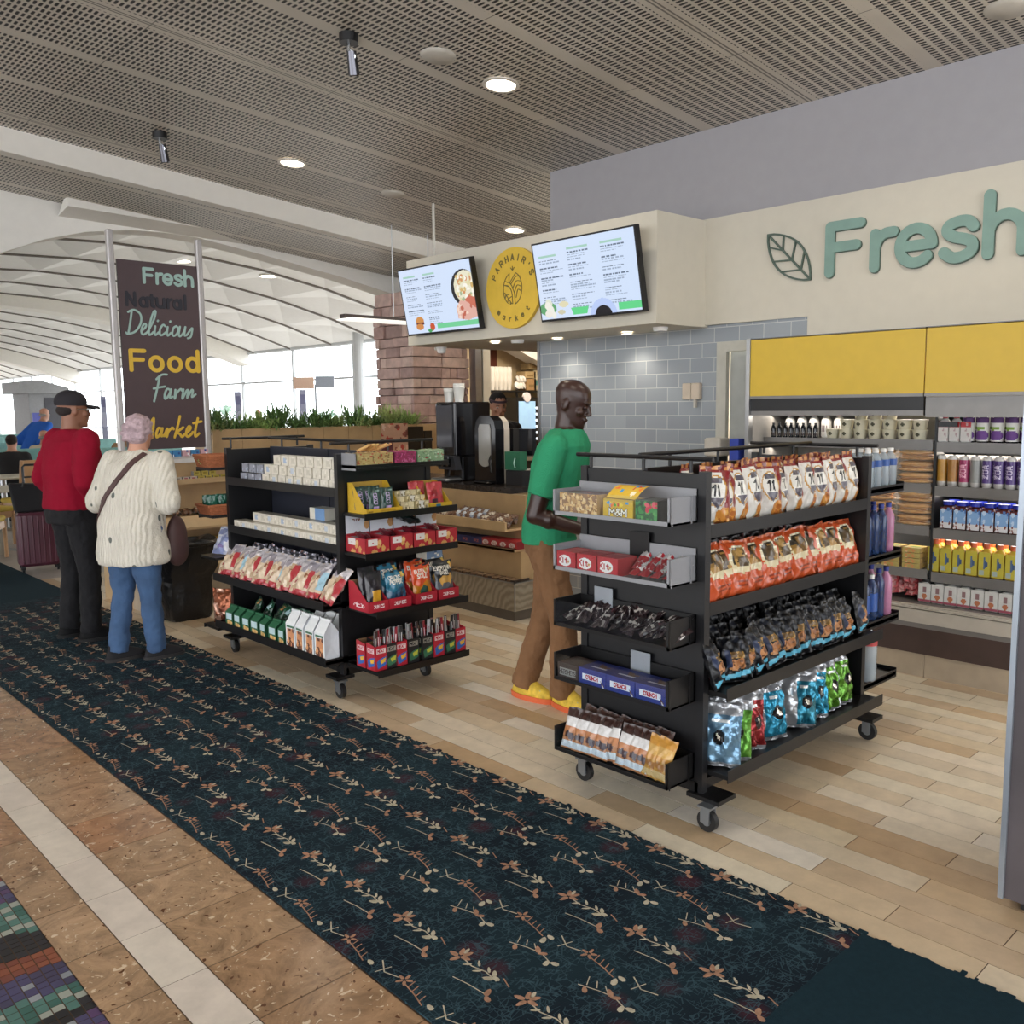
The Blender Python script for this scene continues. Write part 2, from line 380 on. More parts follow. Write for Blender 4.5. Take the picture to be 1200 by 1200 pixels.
# ---- floor (shop planks, stone tiles, mosaic) as one surface with inlaid pieces
def floor_mat():
    m, t, b = nt('stone_floor')
    a = node(t, 'ShaderNodeVertexColor', layer_name='Col'); tc = node(t, 'ShaderNodeTexCoord')
    n = node(t, 'ShaderNodeTexNoise', i_Scale=9.0, i_Detail=8.0, i_Roughness=.65); t.links.new(tc.outputs['Object'], n.inputs['Vector'])
    mr = node(t, 'ShaderNodeMapRange', i_1=.3, i_2=.72, i_3=.86, i_4=1.12); t.links.new(n.outputs['Fac'], mr.inputs[0])
    mx = node(t, 'ShaderNodeVectorMath', operation='SCALE'); t.links.new(a.outputs[0], mx.inputs[0]); t.links.new(mr.outputs[0], mx.inputs['Scale'])
    t.links.new(mx.outputs[0], b.inputs['Base Color']); b.inputs['Roughness'].default_value = .38
    return m
def terr_mat():
    m, t, b = nt('mottled_brown_stone')
    a = node(t, 'ShaderNodeVertexColor', layer_name='Col'); tc = node(t, 'ShaderNodeTexCoord')
    n = node(t, 'ShaderNodeTexNoise', i_Scale=5.0, i_Detail=10.0, i_Roughness=.75, i_Distortion=1.6); t.links.new(tc.outputs['Object'], n.inputs['Vector'])
    mr = node(t, 'ShaderNodeMapRange', i_1=.3, i_2=.7, i_3=.42, i_4=1.25); t.links.new(n.outputs['Fac'], mr.inputs[0])
    mx = node(t, 'ShaderNodeVectorMath', operation='SCALE'); t.links.new(a.outputs[0], mx.inputs[0]); t.links.new(mr.outputs[0], mx.inputs['Scale'])
    v = node(t, 'ShaderNodeTexNoise', i_Scale=26.0, i_Detail=3.0, i_Distortion=1.5); t.links.new(tc.outputs['Object'], v.inputs['Vector'])
    r = node(t, 'ShaderNodeValToRGB'); r.color_ramp.elements[0].position = .64; r.color_ramp.elements[1].position = .68; t.links.new(v.outputs['Fac'], r.inputs[0])
    mi = node(t, 'ShaderNodeMix', data_type='RGBA'); t.links.new(r.outputs[0], mi.inputs['Factor']); t.links.new(mx.outputs[0], mi.inputs[6]); mi.inputs[7].default_value = (*lin('#d3bda0'), 1)
    v2 = node(t, 'ShaderNodeTexNoise', i_Scale=40.0, i_Detail=2.0, i_Distortion=.6); t.links.new(tc.outputs['Object'], v2.inputs['Vector'])
    r2 = node(t, 'ShaderNodeValToRGB'); r2.color_ramp.elements[0].position = .66; r2.color_ramp.elements[1].position = .69; t.links.new(v2.outputs['Fac'], r2.inputs[0])
    m3 = node(t, 'ShaderNodeMix', data_type='RGBA'); t.links.new(r2.outputs[0], m3.inputs['Factor']); t.links.new(mi.outputs[2], m3.inputs[6]); m3.inputs[7].default_value = (*lin('#5b3b26'), 1)
    t.links.new(m3.outputs[2], b.inputs['Base Color']); b.inputs['Roughness'].default_value = .22
    return m
FM = floor_mat(); TM = terr_mat()
grout = mat('dark_grout', '#54402e', .8)
f = MB(); G = .0036
f.add([(-14, -6, -.0012), (16, -6, -.0012), (16, 80, -.0012), (-14, 80, -.0012)], [(0, 1, 2, 3)], m=2)
def slab(x0, x1, y0, y1, c, m=0, g=G): f.box(x0+g/2, x1-g/2, y0+g/2, y1-g/2, -.01, 0, c, m)
PL = ['#d8c8ae', '#ccb799', '#dccfba', '#c4aa88', '#ddd4c6', '#b89c7a', '#d2c0a4', '#cdbda4', '#d9ceb8', '#c2ab8e', '#d6c9b4', '#d0bfa2']
for k in range(30):                                    # shop planks
    x0 = 2.604+.1223*k
    if x0 > 6.1: break
    y = .235+(.3145 if k % 2 else 0)-.635*4
    while y < 9.6:
        slab(x0, x0+.1223, y, min(y+.6345, 9.6), R0.choice(PL)); y += .6345
TB = ['#b09070', '#a07e5c', '#b49474', '#967252', '#aa8a6a', '#ad8462', '#a48262']
y = 2.468-.318*26
while y < 9.6:                                         # stone bands and the pale strip
    slab(1.055, 1.378, y, y+.318, R0.choice(TB), 1, .005); slab(.75, .915, y, y+.318, R0.choice(TB), 1, .005)
    slab(.915, 1.055, y, y+.318, R0.choice(['#d8cfc4', '#d3c8bc', '#dcd4ca', '#d6ccbf']))
    slab(-.4, -.08, y, y+.318, R0.choice(TB), 1); y += .318
MC = ['#3a3654', '#444064', '#302e48', '#743c2c', '#864a32', '#335e56', '#4c746c', '#9a9e94', '#1c1c24', '#17181d', '#543a62']
BANDS = [(9, 3.62, (0, 1, 2)), (3.62, 3.50, (8, 9)), (3.50, 3.38, (3, 4)), (3.38, 3.25, (0, 1, 10)), (3.25, 3.03, (5, 6, 7)), (3.03, 2.885, (8, 9)), (2.885, 2.794, (3, 4)), (2.794, 2.66, (0, 1, 1)), (2.66, 2.55, (5, 6, 7, 6)), (2.55, 2.497, (8, 9)), (2.497, 2.3, (10, 0, 1)), (2.3, 2.1, (3, 4)), (2.1, -9, (5, 8, 0))]
xm = -.08; ci_ = 0
while xm < .735:                                        # mosaic of small glazed pieces in sweeping bands
    ym = .6+R0.random()*.02; ci_ += 1
    while ym < 6.2:
        sy_ = R0.uniform(.026, .042); q = ym-.42*(.74-xm)-.10*math.sin(5*(xm-.74))*math.sin(ym*3)
        k = [b_[2] for b_ in BANDS if q <= b_[0] and q > b_[1]][0]
        slab(xm, xm+.0335, ym, ym+sy_, MC[R0.choice(k)] if R0.random() > .04 else '#8f949a', 0, .0035); ym += sy_
    xm += .0335
for i in range(-6, 7):                                 # hall floor: big tiles
    for j in range(0, 34):
        slab(-14+i*0+(i+6)*2.3, -14+(i+7)*2.3, 9.6+j*2.05, 9.6+(j+1)*2.05, R0.choice(['#aaa39c', '#b2aba4', '#b8b1aa', '#a6a09a']), 0, .01)
slab(-14, -.4, -6, 9.6, '#8b8378')
FL = struct(f.obj('floor', [FM, TM, grout]))
# ---- carpet
def carpet_mat():
    m, t, b = nt('woven_carpet'); tc = node(t, 'ShaderNodeTexCoord')
    base = node(t, 'ShaderNodeTexNoise', i_Scale=3.0, i_Detail=2.0); t.links.new(tc.outputs['Object'], base.inputs['Vector'])
    cr = node(t, 'ShaderNodeValToRGB'); cr.color_ramp.elements[0].color = (*lin('#161f28'), 1); cr.color_ramp.elements[1].color = (*lin('#1c2c34'), 1)
    cr.color_ramp.elements[0].position = .4; cr.color_ramp.elements[1].position = .6; t.links.new(base.outputs['Fac'], cr.inputs[0])
    red = node(t, 'ShaderNodeTexVoronoi', i_Scale=5.0); t.links.new(tc.outputs['Object'], red.inputs['Vector'])
    rr = node(t, 'ShaderNodeValToRGB'); rr.color_ramp.elements[0].position = .16; rr.color_ramp.elements[0].color = (1, 1, 1, 1); rr.color_ramp.elements[1].position = .3; rr.color_ramp.elements[1].color = (0, 0, 0, 1)
    t.links.new(red.outputs['Distance'], rr.inputs[0])
    sc = node(t, 'ShaderNodeMath', operation='MULTIPLY', i_1=.6); t.links.new(rr.outputs[0], sc.inputs[0])
    m1 = node(t, 'ShaderNodeMix', data_type='RGBA'); t.links.new(sc.outputs[0], m1.inputs['Factor']); t.links.new(cr.outputs[0], m1.inputs[6]); m1.inputs[7].default_value = (*lin('#45232c'), 1)
    cur = m1.outputs[2]
    for k, (sx, sy, rot) in enumerate(((42, 14, .5), (30, 50, -.4), (18, 60, .15))):  # teal scribbles
        mp = node(t, 'ShaderNodeMapping'); mp.inputs['Rotation'].default_value = (0, 0, rot); mp.inputs['Scale'].default_value = (sx, sy, 1)
        t.links.new(tc.outputs['Object'], mp.inputs[0])
        vo = node(t, 'ShaderNodeTexVoronoi', feature='DISTANCE_TO_EDGE', i_Scale=1.0); t.links.new(mp.outputs[0], vo.inputs['Vector'])
        lt = node(t, 'ShaderNodeMath', operation='LESS_THAN', i_1=.035); t.links.new(vo.outputs['Distance'], lt.inputs[0])
        gt = node(t, 'ShaderNodeTexNoise', i_Scale=14.0+3*k); t.links.new(tc.outputs['Object'], gt.inputs['Vector'])
        g2 = node(t, 'ShaderNodeMath', operation='GREATER_THAN', i_1=.5); t.links.new(gt.outputs['Fac'], g2.inputs[0])
        an = node(t, 'ShaderNodeMath', operation='MULTIPLY'); t.links.new(lt.outputs[0], an.inputs[0]); t.links.new(g2.outputs[0], an.inputs[1])
        an2 = node(t, 'ShaderNodeMath', operation='MULTIPLY', i_1=.6); t.links.new(an.outputs[0], an2.inputs[0])
        mm = node(t, 'ShaderNodeMix', data_type='RGBA'); t.links.new(an2.outputs[0], mm.inputs['Factor']); t.links.new(cur, mm.inputs[6]); mm.inputs[7].default_value = (*lin('#3a525c'), 1); cur = mm.outputs[2]
    t.links.new(cur, b.inputs['Base Color']); b.inputs['Roughness'].default_value = .95; b.inputs['Specular IOR Level'].default_value = .1
    n2 = node(t, 'ShaderNodeTexNoise', i_Scale=350.0); t.links.new(tc.outputs['Object'], n2.inputs['Vector'])
    bp = node(t, 'ShaderNodeBump', i_Strength=.5, i_Distance=.004); t.links.new(n2.outputs['Fac'], bp.inputs['Height']); t.links.new(bp.outputs[0], b.inputs['Normal'])
    return m
CMT = carpet_mat(); cplain = mat('teal_carpet_border', '#1a2e37', .95, var=.12, scale=60, bump=.4, bscale=350, spec=.1)
cream_y = mat('cream_yarn', '#b3ab98', .95, var=.2, scale=60, spec=.1); peach_y = mat('peach_yarn', '#a07c66', .95, var=.25, scale=60, spec=.1)
c = MB(); X0, X1 = 1.380, 2.60
c.box(X0, X1, 1.19, 8.6, .001, .006, m=0); c.box(X0, X1, -4, 1.19, .001, .006, m=1)
c.box(X0, X1+.02, 8.6, 14, .001, .006, m=1)
y = -4                                                  # frayed cut edge
while y < 8.6:
    dy = R0.uniform(.008, .03); dx = R0.uniform(.002, .016) if R0.random() > .03 else R0.uniform(.02, .035); k = 0 if y > 1.19 else 1
    c.box(X1-.004, X1+dx, y, y+dy, .001, .0055, m=k); y += dy
def leaf(x, y, L, W, a, m, z=.0066):
    ca, sa = math.cos(a), math.sin(a); P = []
    for k in range(8):
        th = 2*PI*k/8; px_ = L/2*math.cos(th); py_ = W/2*math.sin(th)*(1-.25*math.cos(th)); P.append((x+px_*ca-py_*sa, y+px_*sa+py_*ca, z))
    
    if min(p[0] for p in P) > X0+.004: c.add(P, [tuple(range(8))], m=m)
def twig(pts, wd, m, z=.0064):
    for (xa, ya), (xb, yb) in zip(pts[:-1], pts[1:]):
        if min(xa, xb) < X0+.008: continue
        d = math.hypot(xb-xa, yb-ya); nx, ny = -(yb-ya)/d*wd/2, (xb-xa)/d*wd/2
        c.add([(xa+nx, ya+ny, z), (xa-nx, ya-ny, z), (xb-nx, yb-ny, z), (xb+nx, yb+ny, z)], [(3, 2, 1, 0)], m=m)
def motifA(x, y):
    for a, r, m in ((.6, .022, 3), (1.8, .025, 3), (3.0, .02, 3), (-.4, .024, 3), (-1.4, .02, 3)):
        leaf(x+r*math.cos(a), y+r*math.sin(a), .036, .017, a+R0.uniform(-.2, .2), m)
    leaf(x+.03, y+.005, .03, .013, .3, 2)
    twig([(x, y-.01), (x-.008, y-.06), (x+.004, y-.11), (x-.004, y-.165)], .0042, 2)
    for k in range(5):
        yy = y-.045-.022*k; leaf(x+(.016 if k % 2 else -.012), yy, .03, .009, (.9 if k % 2 else 2.4), 2)
    for dx, dy, a in ((.016, -.135, .8), (-.014, -.14, 2.2), (.004, -.155, 1.5)): leaf(x+dx, y+dy, .03, .015, a, 2)
    leaf(x-.055, y-.185, .034, .018, .4, 3); leaf(x-.075, y-.205, .03, .018, 1.2, 3)
    twig([(x-.08, y-.06), (x-.07, y-.12), (x-.065, y-.19)], .0035, 2); twig([(x+.02, y-.17), (x+.004, y-.21)], .004, 3)
def motifB(x, y):
    for a in (.2, 1.5, 2.7, 4.0, 5.2): leaf(x+.04+.016*math.cos(a), y+.135+.016*math.sin(a), .024, .011, a, 3)
    twig([(x+.03, y+.12), (x+.02, y+.06), (x+.006, y+.01)], .004, 3)
    for k in range(4): twig([(x+.012+.006*k, y+.03+.024*k), (x+.04+.006*k, y+.036+.024*k)], .0035, 3)
    leaf(x-.008, y-.006, .034, .02, .4, 2); leaf(x+.018, y-.012, .03, .017, 1.4, 2)
    leaf(x-.055, y-.03, .036, .018, .9, 3); leaf(x-.06, y-.055, .032, .015, 2.2, 3)
    leaf(x-.085, y-.095, .03, .018, .3, 2); leaf(x-.07, y-.115, .03, .018, 1.8, 2)
    twig([(x-.09, y+.06), (x-.07, y+.0), (x-.06, y-.05), (x-.075, y-.1)], .0035, 2)
    for k in range(3): twig([(x-.075+.01*k, y+.04-.03*k), (x-.04, y+.06-.03*k)], .003, 2)
    twig([(x+.05, y-.03), (x+.02, y-.08), (x+.035, y-.13)], .004, 2); twig([(x+.0, y-.06), (x+.05, y-.075)], .0035, 2)
    leaf(x-.095, y+.03, .03, .016, .8, 3)
def inside(x, y): return X0+.06 < x < X1-.03 and 1.3 < y < 8.5
for i in range(3):
    for j in range(-1, 27):
        xa, ya = 2.575-.475*i, 1.69+.287*(j-1)
        if X0+.09 < xa < X1 and 1.4 < ya < 8.55: motifA(xa, ya)
        xb, yb = 2.345-.475*i, 1.58+.287*(j-1)
        if X0-.01 < xb < X1-.07 and 1.35 < yb < 8.4: motifB(xb, yb)
CP = c.obj('carpet', [CMT, cplain, cream_y, peach_y]); tag(CP, 'long dark carpet runner with rows of cream and peach leaf sprigs', 'carpet')
# ---- ceiling of slotted panels
def slot_mat():
    m, t, b = nt('slotted_metal_panel'); tc = node(t, 'ShaderNodeTexCoord'); sp = node(t, 'ShaderNodeSeparateXYZ'); t.links.new(tc.outputs['Object'], sp.inputs[0])
    def M(op, a, b_=None, c_=None):
        n = node(t, 'ShaderNodeMath', operation=op)
        for i, v in enumerate((a, b_, c_)):
            if v is None: continue
            if isinstance(v, (int, float)): n.inputs[i].default_value = v
            else: t.links.new(v, n.inputs[i])
        return n.outputs[0]
    X, Y = sp.outputs[0], sp.outputs[1]
    def cell(v, pitch, off): return M('ABSOLUTE', M('SUBTRACT', M('FRACT', M('DIVIDE', M('ADD', v, off+100*pitch), pitch)), .5))   # 0 in mid cell .. .5 at edges
    fx = M('MULTIPLY', cell(X, .031, 0), .031); fy = M('MULTIPLY', cell(Y, .0737, -3.106), .0737)
    ex = M('MAXIMUM', M('SUBTRACT', fy, .0185), 0.0)
    d = M('SQRT', M('ADD', M('MULTIPLY', fx, fx), M('MULTIPLY', ex, ex)))
    slot = M('LESS_THAN', d, .0086)
    pj = M('MULTIPLY', M('SUBTRACT', .5, cell(Y, 2.36, -3.106)), 2.36)      # distance to the long joint
    b1 = M('ABSOLUTE', M('SUBTRACT', pj, .79))
    solid = M('MAXIMUM', M('LESS_THAN', pj, .055), M('LESS_THAN', b1, .042))
    xj = M('MULTIPLY', M('SUBTRACT', .5, cell(X, 1.22, -2.30)), 1.22)
    slot2 = M('MULTIPLY', slot, M('SUBTRACT', 1.0, solid))
    groove = M('MAXIMUM', M('LESS_THAN', M('ABSOLUTE', M('SUBTRACT', pj, .012)), .006), M('LESS_THAN', xj, .003))
    dark = M('MAXIMUM', slot2, M('MULTIPLY', groove, .7))
    n = node(t, 'ShaderNodeTexNoise', i_Scale=1.2, i_Detail=3.0); t.links.new(tc.outputs['Object'], n.inputs['Vector'])
    r = node(t, 'ShaderNodeValToRGB'); r.color_ramp.elements[0].color = (*lin('#c2bbb0'), 1); r.color_ramp.elements[1].color = (*lin('#d3ccc1'), 1); r.color_ramp.elements[0].position = .35; r.color_ramp.elements[1].position = .65
    t.links.new(n.outputs['Fac'], r.inputs[0])
    mi = node(t, 'ShaderNodeMix', data_type='RGBA'); t.links.new(dark, mi.inputs['Factor']); t.links.new(r.outputs[0], mi.inputs[6]); mi.inputs[7].default_value = (.006, .005, .005, 1)  # slots are uncut; near-black colour stands in for the dark void behind
    t.links.new(mi.outputs[2], b.inputs['Base Color']); b.inputs['Roughness'].default_value = .45
    return m
SM = slot_mat()
c = MB()
def cq(x0, x1, y0, y1, dz=0, th=.05):
    a, b_ = CZ(x0)+dz, CZ(x1)+dz
    c.add([(x0, y0, a), (x1, y0, b_), (x1, y1, b_), (x0, y1, a), (x0, y0, a+th), (x1, y0, b_+th), (x1, y1, b_+th), (x0, y1, a+th)],
          [(0, 3, 2, 1), (4, 5, 6, 7), (0, 1, 5, 4), (2, 3, 7, 6), (1, 2, 6, 5), (0, 4, 7, 3)], m=0)
cq(-9, 5.6, -6, 8.24); cq(5.6, 9.5, 5.45, 8.24); cq(-9, 9.5, 8.24, 9.75, -.13)
struct(c.obj('ceiling', [SM]))
c = MB(); a0, a1 = CZ(-9), CZ(9.5)                       # smooth drop between the two ceiling levels
c.add([(-9, 8.14, a0-.005), (9.5, 8.14, a1-.005), (9.5, 8.26, a1-.16), (-9, 8.26, a0-.16), (-9, 8.4, a0-.16), (9.5, 8.4, a1-.16), (-9, 8.4, a0+.05), (9.5, 8.4, a1+.05)],
      [(0, 3, 2, 1), (3, 4, 5, 2), (4, 6, 7, 5)]); struct(c.obj('trim_1', [wh]))
# ---- hall beyond: arches, vaulted quilted ceiling, glass wall
VZ = lambda x: 4.53-.0255*(x-6)**2
AR = [(.9, 1.2), (1.2, 2.1), (1.6, 2.6), (2.1, 2.93), (2.51, 3.14), (2.9, 3.31), (3.3, 3.43), (3.72, 3.5), (4.1, 3.52), (4.45, 3.51), (5.15, 3.42), (6.28, 3.25), (7.05, 3.10), (8.5, 2.75), (10, 2.2)]
c = MB()
pol = [(.3, 1.2), (.3, 3.98)]+[(x, CZ(x)+.15) for x in (2, 4, 6, 8, 10)]+AR[::-1]
for i in range(len(AR)-1):
    (xa, za), (xb, zb) = AR[i], AR[i+1]
    c.add([(xa, 9.7, za), (xb, 9.7, zb), (xb, 9.7, CZ(xb)+.1), (xa, 9.7, CZ(xa)+.1), (xa, 10.0, za), (xb, 10.0, zb), (xb, 10.0, VZ(xb)+.3), (xa, 10.0, VZ(xa)+.3)],
          [(0, 1, 2, 3), (5, 4, 7, 6), (0, 4, 5, 1), (3, 2, 6, 7)])
c.box(-9, .9, 9.7, 10, 0, 4.6)
struct(c.obj('wall_back', [wh]))
c = MB()                                                 # raised fascia box behind the top of the arch
c.add([(3.05, 9.4, 3.75), (4.98, 9.4, 3.57), (4.98, 9.7, 3.5), (3.05, 9.7, 3.55), (3.05, 9.4, 3.6), (4.98, 9.4, 3.54)], [(0, 4, 5, 1), (4, 3, 2, 5), (0, 3, 4)]); struct(c.obj('trim_2', [wh]))
quilt = mat('white_ceiling_panel', '#eae9e6', .6, var=.02)
rib = mat('dark_reveal', '#6b655f', .7)
c = MB(); ys = [10.05+2.1*k for k in range(24)]; xs = [13-1.4*k for k in range(14)]
for j in range(len(ys)-1):
    for i in range(len(xs)-1):
        xa, xb = xs[i+1], xs[i]; ya, yb = ys[j], ys[j+1]; xm_, ym_ = (xa+xb)/2, (ya+yb)/2
        P = [(xa, ya, VZ(xa)), (xb, ya, VZ(xb)), (xb, yb, VZ(xb)), (xa, yb, VZ(xa)), (xm_, ym_, (VZ(xa)+VZ(xb))/2+.16)]
        c.add(P, [(0, 4, 1), (1, 4, 2), (2, 4, 3), (3, 4, 0)], m=0)
for y in ys:
    for i in range(len(xs)-1):
        xa, xb = xs[i+1], xs[i]
        c.add([(xa, y-.03, VZ(xa)-.03), (xb, y-.03, VZ(xb)-.03), (xb, y+.03, VZ(xb)-.03), (xa, y+.03, VZ(xa)-.03), (xa, y-.03, VZ(xa)+.03), (xb, y-.03, VZ(xb)+.03), (xb, y+.03, VZ(xb)+.03), (xa, y+.03, VZ(xa)+.03)], [(0, 1, 2, 3), (0, 4, 5, 1), (3, 2, 6, 7)], m=1)
struct(c.obj('ceiling.001', [quilt, rib]))
c = MB()
for yy, dp in ((25.15, .42), (40, .6), (52, .6)):                     # deep white arched beams across the hall
    for i in range(len(xs)-1):
        xa, xb = xs[i+1], xs[i]; za, zb = VZ(xa)-dp*(.6+.03*abs(xa-6)), VZ(xb)-dp*(.6+.03*abs(xb-6))
        c.add([(xa, yy, za), (xb, yy, zb), (xb, yy, VZ(xb)+.1), (xa, yy, VZ(xa)+.1), (xa, yy+.7, za), (xb, yy+.7, zb), (xb, yy+.7, VZ(xb)+.1), (xa, yy+.7, VZ(xa)+.1)], [(0, 1, 2, 3), (0, 4, 5, 1), (5, 4, 7, 6)])
struct(c.obj('trim_3', [wh]))
frame = mat('white_window_frame', '#b9bcbe', .4, var=.02)
c = MB(); gx = 13.0
for z in (.05, 1.0, 2.42): c.box(gx-.05, gx+.05, 9.9, 62, z-.025, z+.025)
c.cone((gx, 9.9, 3.33), (gx, 62, 3.33), .09, .09, 10)
yy = 10.6
while yy < 62: c.box(gx-.04, gx+.04, yy-.03, yy+.03, 0, 3.5); yy += 3.0
for yv in (18.95, 31): c.cone((gx-.3, yv, 0), (gx-.3, yv, 3.6), .13, .13, 14)
c.obj('window_frame', [frame], WIN := struct(bpy.data.objects.new('window_1', None))); COL.objects.link(WIN)
def glass_mat():
    m = bpy.data.materials.new('clear_glazing'); m.use_nodes = True; t = m.node_tree; t.nodes.clear()
    o = node(t, 'ShaderNodeOutputMaterial'); a = node(t, 'ShaderNodeBsdfTransparent'); a.inputs[0].default_value = (.95, .98, .99, 1)
    g = node(t, 'ShaderNodeBsdfGlossy', i_Roughness=.03); fr = node(t, 'ShaderNodeValue'); fr.outputs[0].default_value = .05; mx = node(t, 'ShaderNodeMixShader')
    t.links.new(fr.outputs[0], mx.inputs[0]); t.links.new(a.outputs[0], mx.inputs[1]); t.links.new(g.outputs[0], mx.inputs[2]); t.links.new(mx.outputs[0], o.inputs[0]); return m
GLASS = glass_mat()
c = MB(); c.quad((gx, 9.9, 0), (gx, 62, 0), (gx, 62, 3.4), (gx, 9.9, 3.4)); c.obj('glass_pane', [GLASS], WIN)
# outside ground
apron = mat('pale_apron_concrete', '#b9b6ae', .9); c = MB(); c.box(14, 260, -40, 260, -4.1, -4); gnd = c.obj('floor.001', [apron]); struct(gnd)
# ---- shop walls
c = MB(); c.box(5.6, 5.72, -6, 3.42, 2.10, 2.955); c.box(5.565, 5.6, -6, 5.45, 2.215, 2.955); c.box(5.56, 5.6, -6, 3.065, 2.085, 2.3)
struct(c.obj('wall_right', [cream]))
c = MB(); c.box(5.6, 5.72, -6, 5.45, 2.955, 3.75); struct(c.obj('wall_right.001', [greywall]))
c = MB()                                                 # menu fascia box
c.box(5.0, 5.6, 3.87, 5.45, 2.2, 2.945); c.box(5.0, 8.2, 5.45, 6.66, 2.2, 2.945)
struct(c.obj('wall_fascia', [cream]))
def tile_mat():
    m, t, b = nt('grey_glazed_brick_tile'); tc = node(t, 'ShaderNodeTexCoord'); mp = node(t, 'ShaderNodeMapping')
    mp.inputs['Rotation'].default_value = (0, 0, 0)
    sp = node(t, 'ShaderNodeSeparateXYZ'); cb = node(t, 'ShaderNodeCombineXYZ'); t.links.new(tc.outputs['Object'], sp.inputs[0]); t.links.new(sp.outputs[1], cb.inputs[0]); t.links.new(sp.outputs[2], cb.inputs[1])
    br = node(t, 'ShaderNodeTexBrick', i_Scale=1.0); t.links.new(cb.outputs[0], br.inputs['Vector'])
    br.inputs['Brick Width'].default_value = .206; br.inputs['Row Height'].default_value = .1045; br.inputs['Mortar Size'].default_value = .0028; br.inputs['Mortar Smooth'].default_value = .1
    br.inputs['Color1'].default_value = (*lin('#8e959c'), 1); br.inputs['Color2'].default_value = (*lin('#9ba2a8'), 1); br.inputs['Mortar'].default_value = (*lin('#c4c6c6'), 1)
    t.links.new(br.outputs['Color'], b.inputs['Base Color']); b.inputs['Roughness'].default_value = .1
    n = node(t, 'ShaderNodeTexNoise', i_Scale=9.0, i_Detail=2.0); t.links.new(tc.outputs['Object'], n.inputs['Vector'])
    bw = node(t, 'ShaderNodeMath', operation='MULTIPLY', i_1=-1.0); t.links.new(br.outputs['Fac'], bw.inputs[0])
    ad = node(t, 'ShaderNodeMath', operation='MULTIPLY_ADD', i_1=.35); t.links.new(n.outputs['Fac'], ad.inputs[0]); t.links.new(bw.outputs[0], ad.inputs[2])
    bp = node(t, 'ShaderNodeBump', i_Strength=.5, i_Distance=.006); t.links.new(ad.outputs[0], bp.inputs['Height']); t.links.new(bp.outputs[0], b.inputs['Normal'])
    return m
TILE = tile_mat()
c = MB(); c.box(5.6, 5.72, 3.78, 5.58, 0, 2.25); c.box(5.6, 5.72, 3.42, 3.78, 2.09, 2.25); c.box(5.58, 5.6, 3.065, 3.42, 2.085, 2.25); struct(c.obj('wall_tiled', [TILE]))
c = MB(); c.box(5.585, 5.735, 5.58, 5.605, 0, 2.2); struct(c.obj('trim_4', [steel]))
c = MB(); c.box(5.585, 5.63, 3.70, 3.78, 0, 2.09); c.box(5.585, 5.63, 3.44, 3.70, 2.02, 2.09); c.box(5.6, 5.64, 3.42, 3.47, 0, 2.09)
dr = struct(c.obj('door_1', [mat('door_paint', '#b9b7ac', .5)]))
c = MB(); c.box(5.655, 5.69, 3.45, 3.71, .01, 2.03); c.obj('door_leaf', [mat('door_leaf_paint', '#a7a9a4', .5)], dr)
# kitchen room behind the opening
c = MB(); c.box(7.4, 11, 10.2, 10.3, 0, 3.0); c.box(10.9, 11, 5.4, 10.2, 0, 3.0); c.box(5.72, 10.9, 5.3, 5.4, 0, 2.9); struct(c.obj('wall_kitchen', [mat('warm_cream_paint', '#d8c4a0', .7)]))
c = MB(); c.box(7.4, 11, 6.66, 10.3, 3.0, 3.05); c.box(8.2, 11, 5.3, 6.66, 3.0, 3.05); struct(c.obj('ceiling.002', [wh]))
area('kitchen_lamp', (8.9, 8.6, 2.9), 1.2, 70, (1, .86, .68))
# stone column
stn = pmat('split_stone', .85, bump=.6, bscale=22, var=.18, scale=9)
c = MB(); z = 0; RC = random.Random(5)
while z < 3.0:
    h = RC.uniform(.05, .17); x = 6.7
    for face in (0, 1):
        a = 6.7 if face == 0 else 8.87; e = 7.58 if face == 0 else 9.6
        while a < e:
            L = RC.uniform(.1, .45); L = min(L, e-a); o_ = RC.uniform(0, .05); cc = RC.choice(['#c2a69e', '#cdb1a6', '#b3958e', '#d2b8ac', '#a88e88', '#c8ada4'])
            if L < .05: a += L; continue
            if face == 0: c.rbox(a+.004-(o_*.9 if a < 6.71 else 0), a+L-.004, 8.85-o_, 9.05, z+.004, z+h-.004, .012, cc, n=1)
            else: c.rbox(6.7-o_, 6.9, a+.004, a+L-.004, z+.004, z+h-.004, .012, cc, n=1)
            a += L
    z += h
c.box(6.74, 7.58, 8.89, 9.6, 0, 3.0, '#4c403d')
struct(c.obj('wall_stone', [stn]))
c = MB(); c.box(7.61, 7.71, 8.74, 8.86, 0, 3.0); c.box(7.74, 7.86, 8.74, 8.86, 0, 3.0, m=1); struct(c.obj('trim_5', [steel, cream]))
# right partition panel with metal edge
pp = thing('display_case_side_panel', 'tall dark wood-grain panel with a steel edge at the right border', 'panel', (3.074, .5, 0))
c = MB(); c.box(.012, .75, -.6, .445, .03, 2.6); c.obj('panel', [mat('dark_oak_laminate', '#4b4548', .5, var=.25, scale=3, bump=.1)], pp)
c = MB(); c.box(0, .03, .445, .462, .03, 2.6); c.obj('edge_strip', [mat('edge_steel', '#9aa3ad', .3, metal=.6)], pp)
c = MB(); c.box(.03, .7, -.5, .4, .002, .03); c.obj('plinth', [blk], pp)
